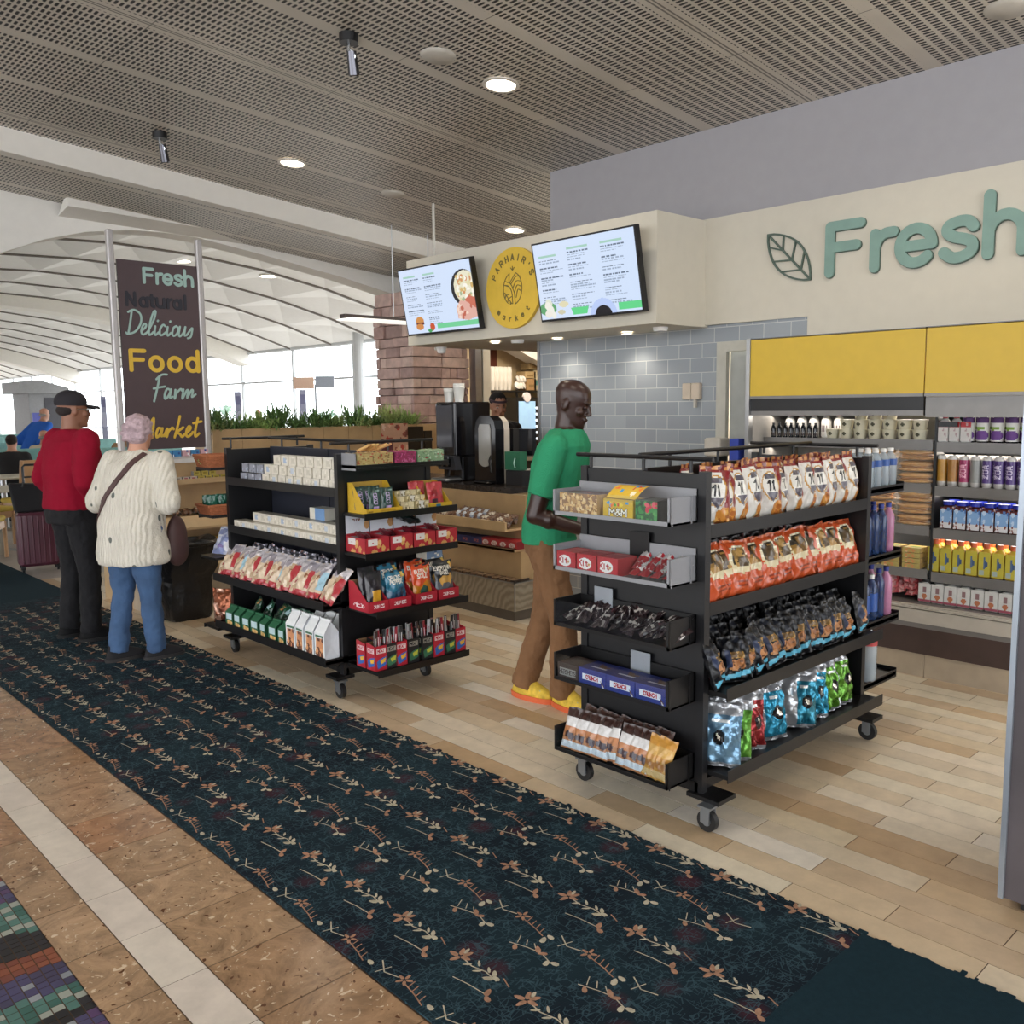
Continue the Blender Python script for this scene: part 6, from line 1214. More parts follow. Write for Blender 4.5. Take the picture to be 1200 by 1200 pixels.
# machines on the counter
glb = mat('glossy_black_plastic', '#131317', .12, var=.1); gry = mat('smoked_panel', '#4a4c52', .12)
t = thing('drink_dispenser', 'tall black drink dispenser carrying two stacks of paper cups', 'drink dispenser', (5.02, 6.05, 1.002))
m = MB(); m.rbox(.0, .42, 0, .27, .22, .69, .02); m.rbox(.08, .42, 0, .27, 0, .22, .02); m.obj('cabinet', [glb], t, smooth=True)
m = MB(); m.box(-.012, .0, .03, .24, .30, .66); m.obj('front_window', [gry], t)
m = MB(); m.add([(-.02, .01, .22), (-.02, .26, .22), (.02, .26, .10), (.02, .01, .10), (.05, .01, .24), (.05, .26, .24), (.08, .26, .1), (.08, .01, .1)], [(0, 3, 2, 1), (0, 1, 5, 4), (0, 4, 7, 3), (1, 2, 6, 5)]); m.obj('valve_panel', [mat('dark_grey_plastic', '#3a3c42', .4)], t)
for k in range(3):
    m = MB(); m.box(-.045, -.015, .05+.065*k, .08+.065*k, .13, .2); m.cone((-.03, .065+.065*k, .2), (-.03, .065+.065*k, .225), .011, .011, 10); m.obj('valve', [glb], t)
m = MB(); m.rbox(-.09, .1, .01, .26, 0, .03, .03); m.obj('drip_tray', [mat('drip_tray_metal', '#7f8388', .3, metal=.7)], t, smooth=True)
cupm = MB(); cupm.lathe([(.031, 0), (.042, .10), (.044, .102), (.042, .106), (.044, .112), (.042, .116), (.044, .122), (.042, .126), (.044, .134), (.001, .134)], 22); cupme = cupm.mesh('paper_cup_stack', [mat('white_paper', '#deded9', .6)], True)
put(cupme, 'paper_cup_stack', (5.10, 6.215, 1.692), 0, 'shorter stack of white paper cups on the black dispenser', 'cup stack', sc=(1.15, 1.15, .9)); put(cupme, 'paper_cup_stack', (5.12, 6.105, 1.692), 0, 'taller stack of white paper cups on the black dispenser', 'cup stack', sc=(1.2, 1.2, 1.2))
t = thing('drink_dispenser', 'black and white dispenser with a rounded clear window on its front', 'drink dispenser', (5.05, 5.60, 1.002))
pr = [(-.13, 0), (.13, 0), (.13, .46), (.11, .53), (.06, .57), (-.06, .57), (-.11, .53), (-.13, .46)]
m = MB(); m.prism(pr, .1, (.14, .14, 0), (0, -1, 0), (0, 0, 1)); m.obj('front_shell', [glb], t)
m = MB(); m.prism([(x*.96, y*.985) for x, y in pr], .07, (.21, .14, 0), (0, -1, 0), (0, 0, 1)); m.obj('rear_housing', [mat('cream_housing', '#cfc6b8', .4)], t)
pw_ = [(-.075, .16)]+arc(0, .2, .075, .06, 200, 340, 8)+[(.075, .16), (.075, .46), (.06, .5), (-.06, .5), (-.075, .46)]
m = MB(); m.prism(pw_, .008, (.04, .14, 0), (0, -1, 0), (0, 0, 1)); m.obj('window', [mat('grey_clear_window', '#8d8c88', .12)], t)
m = MB(); m.rbox(-.02, .1, .03, .25, .0, .02, .03); m.tube([(0, .02, .1), (-.02, .02, .2), (0, .02, .24)], .01); m.obj('drip_tray', [glb], t)
t = thing('register_screen', 'black point-of-sale screen facing the employee', 'monitor', (5.3, 5.40, 1.002))
m = MB(); m.box(-.02, .02, -.04, .26, .24, .46); m.obj('screen_back', [glb], t); m = MB(); m.box(-.01, .01, .09, .13, .02, .24); m.box(-.1, .1, .03, .2, 0, .02); m.obj('stand', [glb], t)
put(carton('counter_box', .2, .3, .12, '#1c1b1e'), 'cash_drawer', (5.3, 5.45, 1.001-.0), FCE, 'low black cash drawer box at the right end of the counter', 'drawer box')
t = thing('paper_bag', 'green paper bag on the counter beside the shopper in green', 'bag', (5.18, 5.45, 1.125)); m = MB(); m.box(-.04, .04, -.08, .1, 0, .15); m.obj('bag_body', [mat('green_paper', '#24664a', .6)], t); m = MB(); m.tube([(-.045, -.03, .1), (-.06, -.03, .06), (-.045, -.03, .02)], .005); m.obj('handle', [mat('pale_green_handle', '#a9cfc0', .5)], t)
put(bottle_parts(.035, .2, mat('white_bottle', '#dcd8d2', .4), wcap, None), 'sanitizer_bottle', (5.62-.12, 4.0+.08, 1.3), 0, 'x', 'x') if False else None
# wall hardware
t = thing('thermostat', 'small cream double box fixed on the grey tiled wall', 'wall box', (5.555, 3.985, 1.745)); m = MB(); m.rbox(0, .044, -.0, .075, -.06, .06, .01); m.rbox(0, .044, -.078, -.003, -.06, .06, .01); m.obj('box', [mat('beige_plastic', '#c4b6a4', .5)], t); m = MB(); m.box(.0, .02, -.05, -.03, -.12, -.06); m.obj('cable', [pale], t)
t = thing('paper_dispenser', 'pale grey paper dispenser box by the door frame', 'dispenser', (5.45, 3.72, 1.28)); m = MB(); m.rbox(0, .14, -.07, .07, 0, .13, .02); m.obj('box', [pale], t, smooth=True); m = MB(); m.box(.02, .12, -.05, .05, -1.28, 0); m.obj('stand_column', [blk], t)
put(carton('blue_bin', .07, .1, .15, '#2a3f9c'), 'blue_box', (5.46, 3.51, 1.26), FCE, 'small blue box standing between the door frame and the case', 'box'); t = None
m = MB(); m.box(5.42, 5.52, 3.46, 3.56, 0, 1.258); tag(m.obj('narrow_pedestal', [blk]), 'narrow black pedestal under the small blue box', 'pedestal')
m = MB(); m.lathe([(.001, -.06), (.035, -.055), (.045, -.02), (.05, 0)], 18, caps=False); o = m.obj('security_camera', [wcap], smooth=True, loc=(5.35, 6.62, 2.2)); tag(o, 'white dome security camera under the left end of the fascia', 'security camera')
m = MB(); m.lathe([(.001, -.03), (.05, -.028), (.055, 0)], 18, caps=False); tag(m.obj('smoke_detector', [wcap], smooth=True, loc=(5.3, 5.55, 2.2)), 'white smoke detector right of the first soffit light', 'smoke detector'); tag(bpy.data.objects['smoke_detector'].copy(), 'white smoke detector near the right corner of the fascia soffit', 'smoke detector')
sd = MB(); sd.lathe([(.001, -.03), (.05, -.028), (.055, 0)], 18, caps=False); tag(sd.obj('smoke_detector', [wcap], smooth=True, loc=(5.28, 4.05, 2.2)), 'white smoke detector near the right corner of the fascia soffit', 'smoke detector')
# ---- kitchen back
t = thing('kitchen_shelf', 'dark steel shelving against the warm kitchen wall', 'shelf', (9.0, 9.9, 0))
m = MB(); m.box(.42, 1.7, 0, .28, 1.86, 1.885); m.box(.42, 1.7, 0, .28, 1.74, 1.76); m.obj('shelf', [blk], t)
m = MB()
for x in (.43, 1.05, 1.66): m.box(x, x+.025, 0, .025, .9, 1.9)
m.obj('upright', [blk], t); m = MB(); m.box(-.3, 1.8, -.45, .28, .86, .918); m.obj('worktop', [steel], t); m = MB(); m.box(-.3, 1.8, -.42, .28, 0, .86); m.obj('base_cabinet', [blkm], t)
m = MB(); m.lathe([(.035, 0), (.045, .1), (.048, .11), (.048, .34), (.001, .345)], 16); cs_ = m.mesh('cup_stack', [mat('foam_white', '#dedad2', .6)], True)
m = MB(); m.box(8.9, 9.45, 9.85, 10.15, .92, 1.86); m2 = m
for i in range(5): put(cs_, 'cup_stack', (9.0+.085*i, 9.98, 1.888 if i > 5 else 1.89), 0, oname(i, 5)+' tall stack of white cups beside the brown panel in the kitchen', 'cup stack', 'tall cup stacks')
m = MB(); m.box(-.13, .45, -.02, .28, 1.86, 1.885); m.obj('shelf', [blk], t)
lidm = MB(); lidm.lathe([(.001, 0), (.055, .01), (.06, .03), (.03, .04), (.001, .042)], 16); lm = lidm.mesh('cup_lid', [mat('lid_white', '#e0dcd6', .5)], True)
for i in range(6): put(lm, 'cup_lid_bundle', (9.46+.055*(i % 3), 9.95, 1.9+.09*(i//3)), 0, '%s white lid bundle right of the cup stacks' % ['lower left', 'lower middle', 'lower right', 'upper left', 'upper middle', 'upper right'][i], 'lid bundle', 'white lid bundles', rot=(1.2, 0, .3*i), sc=(1, 1, 1.6))
for i, (x, z, w_, h_, c_) in enumerate(((9.74, 1.89, .2, .17, '#a8855c'), (9.9, 1.89, .2, .3, '#cbbd9c'), (9.72, 2.07, .22, .1, '#b39a70'), (9.85, 2.20, .3, .1, '#9a8560'))):
    put(carton('cardboard_box', w_, .2, h_, c_, Cv(10, 8, c_).rect(.2, .5, .8, .7, '#8a7048' if i != 1 else '#4a8a80')), 'cardboard_box', (x, 10.0, z if i < 2 else z), 0, ['brown carton beside the lid bundles on the kitchen shelf', 'cream carton with a green stripe at the right of the kitchen shelf', 'small carton stacked on the brown one', 'flat carton on top of the cream one'][i], 'carton')
m = MB(); m.box(8.8, 9.28, 10.17, 10.2, 2.0, 2.9); tag(m.obj('wall_panel', [mat('red_brown_panel', '#5c2a1e', .5)]), 'dark red-brown panel high on the kitchen wall', 'panel')
t = thing('drinks_cooler', 'black glass-door cooler glowing pale blue behind the employee', 'cooler', (9.32, 9.56, .92))
m = MB(); m.box(-.22, .22, 0, .3, -.0, .86); m.obj('cabinet', [blk], t); m = MB(); m.box(-.18, .16, -.004, 0, .2, .8); m.obj('lit_display', [mat('cooler_glow', '#9cc4e8', .3, emit=.35)], t)
for k in range(6): 
    m = MB(); m.cone((.17, -.03, .25+.09*k), (.17, -.01, .25+.09*k), .02, .02, 10); m.obj('lit_button', [mat('button_glow', '#dfeaf6', .4, emit=.5)], t)
m = MB(); m.cone((-.02, -.02, .86), (-.02, .02, .86), .07, .07, 20); m.obj('logo_disc', [mat('logo_white', '#d8cfd0', .5)], t)
t = thing('coffee_machine', 'dark coffee machine with metal parts at the back of the kitchen', 'coffee machine', (9.78, 9.6, .92))
m = MB(); m.rbox(-.2, .2, 0, .28, .1, .8, .02); m.box(-.2, .2, -.1, .28, 0, .06); m.obj('body', [blkm], t); m = MB()
for k in range(3): m.cone((-.12+.12*k, -.05, .5), (-.12+.12*k, -.05, .6), .03, .03, 10)
m.obj('nozzle', [chrome], t); m = MB(); m.box(-.14, .14, -.012, 0, .6, .72); m.obj('control_panel', [steel], t)
for i in range(5): put(carton('canister', .07, .07, .14, '#3a3432' if i % 2 else '#b9b2aa'), 'canister', (9.62+.085*i, 9.95, 1.6-.68+.0), 0, oname(i, 5)+' canister beside the coffee machine', 'canister', 'canisters') if False else None
m = MB(); m.lathe([(.07, 0), (.08, .05), (.08, .14), (.06, .16), (.001, .17)], 18); tag(m.obj('red_canister', [mat('tomato_red', '#a8282c', .35)], smooth=True, loc=(9.62, 9.53, .92)), 'round red canister in front of the coffee machine', 'canister')
# ================================================================ LEFT SHELF UNIT, PLANTER, BIN
su = thing('snack_display_stand', 'stepped maple snack stand under the brown banner', 'display stand', (2.78, 7.4, 0))
m = MB(); m.box(0, 1.0, .2, .85, 0, 1.2); m.obj('cabinet', [wood], su)
m = MB(); m.box(-.03, 1.03, .18, .9, 1.2, 1.235); m.obj('top_board', [mat('white_solid_top', '#dcdcdc', .3)], su)
m = MB(); m.box(0, 1.6, .1, .2, 1.02, 1.04); m.box(0, 1.6, .1, .11, 1.04, 1.065); m.obj('upper_shelf', [pale_l], su)
m = MB(); m.add([(0, .0, .66), (1.6, .0, .66), (1.6, .1, .745), (0, .1, .745), (0, 0, .64), (1.6, 0, .64), (0, .2, .745), (1.6, .2, .745), (0, .2, .64), (1.6, .2, .64)], [(0, 1, 2, 3), (4, 5, 1, 0), (3, 2, 7, 6), (4, 8, 9, 5), (0, 3, 6, 8, 4), (1, 5, 9, 7, 2)]); m.obj('middle_shelf', [pale_l], su)
m = MB(); m.add([(0, -.1, .34), (1.6, -.1, .34), (1.6, .02, .5), (0, .02, .5), (0, -.1, .3), (1.6, -.1, .3), (0, .2, .5), (1.6, .2, .5), (0, .2, .3), (1.6, .2, .3)], [(0, 1, 2, 3), (4, 5, 1, 0), (3, 2, 7, 6), (4, 8, 9, 5), (0, 3, 6, 8, 4), (1, 5, 9, 7, 2)]); m.obj('lower_shelf', [pale_l], su)
m = MB(); m.box(0, 1.6, 0, .2, 0, .3); m.obj('tiled_base', [mat('beige_stone_base', '#a89a86')], su)
gb_ = [carton('gum_pack', .06, .05, .04, c_, Cv(8, 5, c_).rect(.2, .3, .8, .7, d_), '#999999', Cv(4, 4, c_)) for c_, d_ in (('#c9bcb4', '#a04050'), ('#d0cac0', '#8f8a88'), ('#b8a850', '#8f7f2c'), ('#a83a40', '#d8c8c0'))]
for i in range(16): put(gb_[(1, 0, 1, 0, 1, 1, 0, 0, 2, 2, 2, 2, 3, 3, 2, 3)[i]], 'gum_pack', (2.84+.068*i, 7.53, 1.042), 0, oname(i, 16)+' small gum pack on the upper shelf of the maple stand', 'gum pack', 'gum packs on the upper shelf')
for i in range(3): put(gb_[2], 'gum_pack', (3.36+.07*i, 7.56, 1.083), 0, ('left', 'middle', 'right')[i]+' yellow gum pack stacked on the gum row', 'gum pack', 'stacked yellow gum packs')
for i in range(11): put(ckb[0 if i % 2 else 2], 'cookie_pack', (2.86+.1*i, 7.535, .748), 0, oname(i, 11)+' dark wrapped snack on the middle shelf of the maple stand', 'snack pack', 'dark wrapped snacks', rot=(-1.2, 0, R0.uniform(-.4, .4)))
yb = [carton('snack_carton', .11, .1, .05, c_, Cv(14, 7, c_).spk(6, d_, .15, s), c_, c_) for s, (c_, d_) in enumerate((('#c2a04a', ['#8f6a2c', '#d9c080']), ('#c9c4bc', ['#8f8a86', '#b0a8a0'])))]
for i in range(9): put(yb[1 if i < 4 else 0], 'snack_carton', (2.86+.118*i, 7.48, .503), 0, oname(i, 9)+' snack carton on the lower shelf of the maple stand', 'carton', 'snack cartons on the lower shelf')
bpm = [carton('wrapped_packet', .075, .06, .055, c_, Cv(8, 6, c_).spk(3, ['#e0e4ea', '#2a4a8a'], .2, s)) for s, c_ in enumerate(('#4f9ac9', '#3b7fb4', '#c9a0a8'))]
for i in range(6): put(bpm[(0, 0, 1, 2, 1, 2)[i]], 'wrapped_packet', (3.2+.085*i, 7.98, 1.236), 0, '%s packet in the row on the white top below the banner' % oname(i, 6), 'packet', 'packets on the white top')
# planter wall
pl = thing('planter_wall', 'long maple-faced planter divider with green plants behind the far rack', 'planter', (3.92, 8.4, 0))
m = MB(); 
for k in range(10): m.box(.31*k+.002, .31*(k+1)-.002, 0, .03, .0, 1.455)
m.box(0, 3.1, .03, .4, 0, 1.40); m.obj('box_body', [wood], pl); m = MB(); m.box(.02, 3.08, .05, .38, 1.40, 1.42); m.obj('soil', [mat('soil', '#3a2c20', .9)], pl)
gl = [mat('leaf_green_%s' % n, c_, .55, var=.35, scale=20) for n, c_ in (('a', '#5f8048'), ('b', '#769a5c'), ('c', '#9ab36a'), ('d', '#a9b878'))]
def plant(label, x, y, z, h, seed, spread=.22, n=150, mi=0, red=False):
    R = random.Random(seed); m = MB()
    for i in range(n):
        a = R.uniform(0, 2*PI); el = R.uniform(.25, 1.35); L = h*R.uniform(.5, 1.0); d = Vector((math.cos(a)*math.cos(el)*spread/.22, math.sin(a)*math.cos(el), math.sin(el)))
        p0 = Vector((R.uniform(-.08, .08), R.uniform(-.06, .06), 0)); mid_ = p0+d*L*.6; tip = p0+d*L+Vector((0, 0, -.25*L*math.cos(el)))
        s_ = d.cross(Vector((0, 0, 1))).normalized()*R.uniform(.006, .013)
        m.add([p0, mid_+s_, tip, mid_-s_], [(0, 1, 2, 3)])
        for q in range(3):
            b0 = p0+(mid_-p0)*(.5+.25*q); dd = (d+Vector((R.uniform(-.9, .9), R.uniform(-.9, .9), R.uniform(-.3, .6)))).normalized()*L*.3; s2 = dd.cross(Vector((0, 0, 1))).normalized()*.007
            m.add([b0, b0+dd*.5+s2, b0+dd, b0+dd*.5-s2], [(0, 1, 2, 3)])
    t = thing('potted_plant', label, 'plant', (x, y, z), 0, 'plants along the planter divider'); m.obj('foliage', [gl[mi]], t)
    m = MB(); [m.tube([(dx*.3, dy*.3, 0), (dx, dy, h*.5)], .004, 5) for dx, dy in ((.02, 0), (-.03, .02), (.01, -.03))]; m.obj('stem', [mat('stem_brown', '#6b5a3a', .7)], t)
for i in range(11):
    nm = oname(i, 11)
    plant(nm+' feathery green plant in the long planter divider', 4.02+.232*i, 8.55, 1.42, (.36, .2, .3, .4, .22, .33, .24, .36, .22, .38, .3)[i], i+3, .26, 120, (0, 1, 2, 0, 1, 0, 2, 1, 0, 3, 2)[i])
for i in range(5): plant(['small trailing plant at the left end of the planter', 'small plant between the first two feathery plants', 'small plant in the middle of the planter', 'small yellow-green plant right of the middle', 'small plant beside the stone column'][i], 4.0+.57*i, 8.5, 1.42, .2, i+40, .3, 70, (3, 2, 1, 3, 0)[i])
plant('small trailing yellow plant in the upper terracotta basket', FX-.02, FY+FLn+.115, 1.275, .07, 77, .2, 26, 3)
# poster and chairs-like screens in front of planter
t = thing('poster', 'leaning poster with a brown and red food picture', 'poster', (5.62, 8.0, 1.18)); m = MB(); m.panel(Cv(24, 20, '#b58f78').spk(26, ['#8a4a3c', '#d0a890', '#6b3a30', '#c9b0a0', '#a83c30'], .08, 3).rect(0, .7, .4, 1, '#5c3038'), (0, 0, .3), (.35, 0, 0), (0, 0, -.3)); m.box(0, .35, .002, .012, 0, .3, '#8a7a70'); m.obj('print', [PRINT], t)
m = MB(); m.box(5.5, 6.5, 7.9, 8.2, 0, 1.175); tag(m.obj('side_counter', [wood]), 'low maple cabinet in front of the planter holding the poster', 'cabinet')
for i, (x0, x1, z1) in enumerate(((5.98, 6.2, 1.44), (6.22, 6.32, 1.39))):
    m = MB(); m.box(x0, x1, 8.02, 8.05, 1.19, z1); m.box(x0+.03, x1-.03, 7.98, 8.1, 1.176, 1.19); tag(m.obj('small_screen', [glb]), ['wide black screen beside the leaning poster', 'narrow black screen right of the wide one'][i], 'screen')
# trash bin in a black liner
t = thing('trash_bin', 'trash bin wrapped in a crumpled black liner next to the woman', 'trash bin', (2.97, 7.0, 0)); bl = mat('black_liner_film', '#121214', .28, var=.2, bump=.35, bscale=15)
m = MB(); RB = random.Random(4); prof = [(.17, 0), (.19, .03), (.2, .2), (.195, .32), (.21, .36), (.225, .42), (.24, .5), (.25, .56), (.26, .6), (.245, .625), (.2, .61), (.16, .57)]
n = 40; vs = []
for j, (r, z) in enumerate(prof):
    for i in range(n):
        a = 2*PI*i/n; sq = 1/max(abs(math.cos(a)), abs(math.sin(a)))**.5; rr = r*sq*(1+.04*math.sin(5*a+j)+.03*math.sin(11*a+2*j)+.02*math.sin(17*a-j)); vs.append((rr*math.cos(a), rr*.95*math.sin(a), z+.018*math.sin(4*a+1)*(j > 7)))
fs = [(j*n+i, j*n+(i+1) % n, (j+1)*n+(i+1) % n, (j+1)*n+i) for j in range(len(prof)-1) for i in range(n)]; fs += [tuple(range(n))[::-1]]; m.add(vs, fs); m.obj('liner', [bl], t, smooth=True)
m = MB(); m.lathe([(.001, 0), (.15, 0), (.17, .5), (.16, .5), (.14, .02)], 24, (0, 0, .01), caps=False); m.obj('bin_wall', [rubber], t, smooth=True)
m = MB(); m.tube([(x*.265, y*.25, .6+.01*math.sin(6*i)) for i, (x, y) in enumerate([(math.cos(a), math.sin(a)) for a in [2*PI*k/24 for k in range(25)]])], .02, 7); m.obj('rolled_edge', [bl], t, smooth=True)
# ================================================================ PEOPLE
def esph(m, c, r, rot=None, n=16, k=10):
    vs = [Vector((0, 0, r[2]))]
    for j in range(1, k):
        th = PI*j/k
        for i in range(n): ph = 2*PI*i/n; vs.append(Vector((r[0]*math.sin(th)*math.cos(ph), r[1]*math.sin(th)*math.sin(ph), r[2]*math.cos(th))))
    vs.append(Vector((0, 0, -r[2])))
    M_ = (rot or Matrix.Identity(3)); vs = [Vector(c)+M_ @ v for v in vs]
    fs = [(0, 1+i, 1+(i+1) % n) for i in range(n)]
    for j in range(k-2):
        for i in range(n): a = 1+j*n; fs.append((a+i, a+n+i, a+n+(i+1) % n, a+(i+1) % n))
    a = 1+(k-2)*n; L = len(vs)-1; fs += [(a+i, L, a+(i+1) % n) for i in range(n)]
    m.add(vs, fs)
def cap(m, a, b, ra, rb, flat=None, ends=True):
    """tapered limb; rounded ends unless ends is False"""
    a = Vector(a); b = Vector(b); m.cone(a, b, ra, rb, 16)
    if ends: esph(m, a, (ra,)*3, n=14, k=8); esph(m, b, (rb,)*3, n=14, k=8)
def loft(m, rings, n=24, e=2.3):
    vs = []
    for cx, cy, z, rx, ry in rings:
        for i in range(n):
            a = 2*PI*i/n; ca, sa = math.cos(a), math.sin(a)
            vs.append((cx+rx*math.copysign(abs(ca)**(2/e), ca), cy+ry*math.copysign(abs(sa)**(2/e), sa), z))
    fs = [(j*n+i, j*n+(i+1) % n, (j+1)*n+(i+1) % n, (j+1)*n+i) for j in range(len(rings)-1) for i in range(n)]
    m.add(vs, fs+[tuple(range(n))[::-1], tuple(range((len(rings)-1)*n, len(rings)*n))])
def xform(src, M4, dst): dst.add([M4 @ Vector(v) for v in src.v], src.f)
def head_mb(round_=0):
    m = MB(); n = 28; vs = []
    R_ = [(-.112, -.080, -.05, .012), (-.106, -.090, -.03, .026), (-.094, -.095, .01, .041), (-.075, -.092, .05, .054), (-.05, -.089, .07, .0605), (-.022, -.088, .078, .0645), (.005, -.087, .092, .070), (.03, -.091, .1, .0735), (.055, -.089, .104, .0755), (.08, -.081, .098, .072), (.1, -.066, .085, .062), (.115, -.044, .063, .046), (.124, -.018, .036, .026), (.127, .0, .015, .01)]
    for z, f, b_, w_ in R_:
        cy, ry = (f+b_)/2, (b_-f)/2
        for i in range(n):
            a = 2*PI*i/n; ca, sa = math.cos(a), math.sin(a); vs.append((w_*math.copysign(abs(ca)**.86, ca)*(1-.10*max(0, -sa)), cy+ry*math.copysign(abs(sa)**.92, sa), z))
    m.add(vs, [(j*n+i, j*n+(i+1) % n, (j+1)*n+(i+1) % n, (j+1)*n+i) for j in range(len(R_)-1) for i in range(n)]+[tuple(range(n))[::-1], tuple(range((len(R_)-1)*n, len(R_)*n))])
    cap(m, (0, -.088, .012), (0, -.107, -.022), .009, .012); [esph(m, (s_*.012, -.1, -.03), (.0085, .01, .0075)) for s_ in (-1, 1)]
    esph(m, (0, -.082, .03), (.046, .014, .008)); esph(m, (0, -.094, -.053), (.023, .010, .006)); esph(m, (0, -.091, -.064), (.019, .010, .007)); esph(m, (0, -.083, -.098), (.018, .014, .013))
    for s_ in (-1, 1):
        esph(m, (s_*.073, .012, .0), (.008, .021, .034), Matrix.Rotation(s_*.35, 3, 'Z')); esph(m, (s_*.044, -.066, -.02), (.018, .02, .02))
    return m
def hand_mb(curl=.5):
    """right-hand shape pointing down -z, palm facing +x; five separate bent fingers"""
    m = MB(); m.rbox(-.013, .013, -.04, .038, -.095, .0, .012)
    for i, (y, L) in enumerate(((-.032, .068), (-.011, .078), (.011, .073), (.031, .056))):
        a = curl*(.8+.1*i); p = Vector((0, y, -.09)); d = Vector((math.sin(a), 0, -math.cos(a))); q = p+d*L*.45; d2 = Vector((math.sin(a*2.2), 0, -math.cos(a*2.2))); r_ = q+d2*L*.32; d3 = Vector((math.sin(a*3), 0, -math.cos(a*3)))
        cap(m, p, q, .0095, .0088); cap(m, q, r_, .0088, .0078); cap(m, r_, r_+d3*L*.23, .0078, .0065)
    p = Vector((.004, -.035, -.02)); q = p+Vector((.018, -.028, -.03)); cap(m, p, q, .012, .0105); cap(m, q, q+Vector((.014, -.006, -.03)), .0105, .008)
    return m
def knit(name, color, rough=.95, scale=60, cable=0):
    m_, t_, b_ = nt(name); tc = node(t_, 'ShaderNodeTexCoord'); w_ = node(t_, 'ShaderNodeTexWave', i_Scale=cable or scale, i_Distortion=2.5 if cable else .8, i_Detail=2.0, bands_direction='X'); t_.links.new(tc.outputs['Object'], w_.inputs['Vector'])
    n_ = node(t_, 'ShaderNodeTexNoise', i_Scale=110.0); t_.links.new(tc.outputs['Object'], n_.inputs['Vector']); ad = node(t_, 'ShaderNodeMath', operation='ADD'); t_.links.new(w_.outputs['Fac'], ad.inputs[0]); t_.links.new(n_.outputs['Fac'], ad.inputs[1])
    bp = node(t_, 'ShaderNodeBump', i_Strength=.6 if cable else .35, i_Distance=.012 if cable else .004); t_.links.new(ad.outputs[0], bp.inputs['Height']); t_.links.new(bp.outputs[0], b_.inputs['Normal'])
    c_ = lin(color); n2 = node(t_, 'ShaderNodeTexNoise', i_Scale=6.0); t_.links.new(tc.outputs['Object'], n2.inputs['Vector']); r_ = node(t_, 'ShaderNodeValToRGB'); r_.color_ramp.elements[0].color = (*[v*.88 for v in c_], 1); r_.color_ramp.elements[1].color = (*[min(1, v*1.08) for v in c_], 1)
    t_.links.new(n2.outputs['Fac'], r_.inputs[0]); t_.links.new(r_.outputs[0], b_.inputs['Base Color']); b_.inputs['Roughness'].default_value = rough
    if cable:
        mp = node(t_, 'ShaderNodeMapping'); mp.inputs['Scale'].default_value = (13, 13, 9); t_.links.new(tc.outputs['Object'], mp.inputs[0]); vo = node(t_, 'ShaderNodeTexVoronoi', i_Scale=1.0); t_.links.new(mp.outputs[0], vo.inputs['Vector'])
        l1 = node(t_, 'ShaderNodeMath', operation='LESS_THAN', i_1=.2); t_.links.new(vo.outputs['Distance'], l1.inputs[0]); sc_ = node(t_, 'ShaderNodeSeparateColor'); t_.links.new(vo.outputs['Color'], sc_.inputs[0]); l2 = node(t_, 'ShaderNodeMath', operation='LESS_THAN', i_1=.3); t_.links.new(sc_.outputs[0], l2.inputs[0])
        l3 = node(t_, 'ShaderNodeMath', operation='MULTIPLY'); t_.links.new(l1.outputs[0], l3.inputs[0]); t_.links.new(l2.outputs[0], l3.inputs[1]); mx = node(t_, 'ShaderNodeMix', data_type='RGBA'); t_.links.new(l3.outputs[0], mx.inputs['Factor']); t_.links.new(r_.outputs[0], mx.inputs[6]); mx.inputs[7].default_value = (*lin('#6a6e68'), 1); t_.links.new(mx.outputs[2], b_.inputs['Base Color'])
    b_.inputs['Roughness'].default_value = rough; b_.inputs['Specular IOR Level'].default_value = .15; return m_
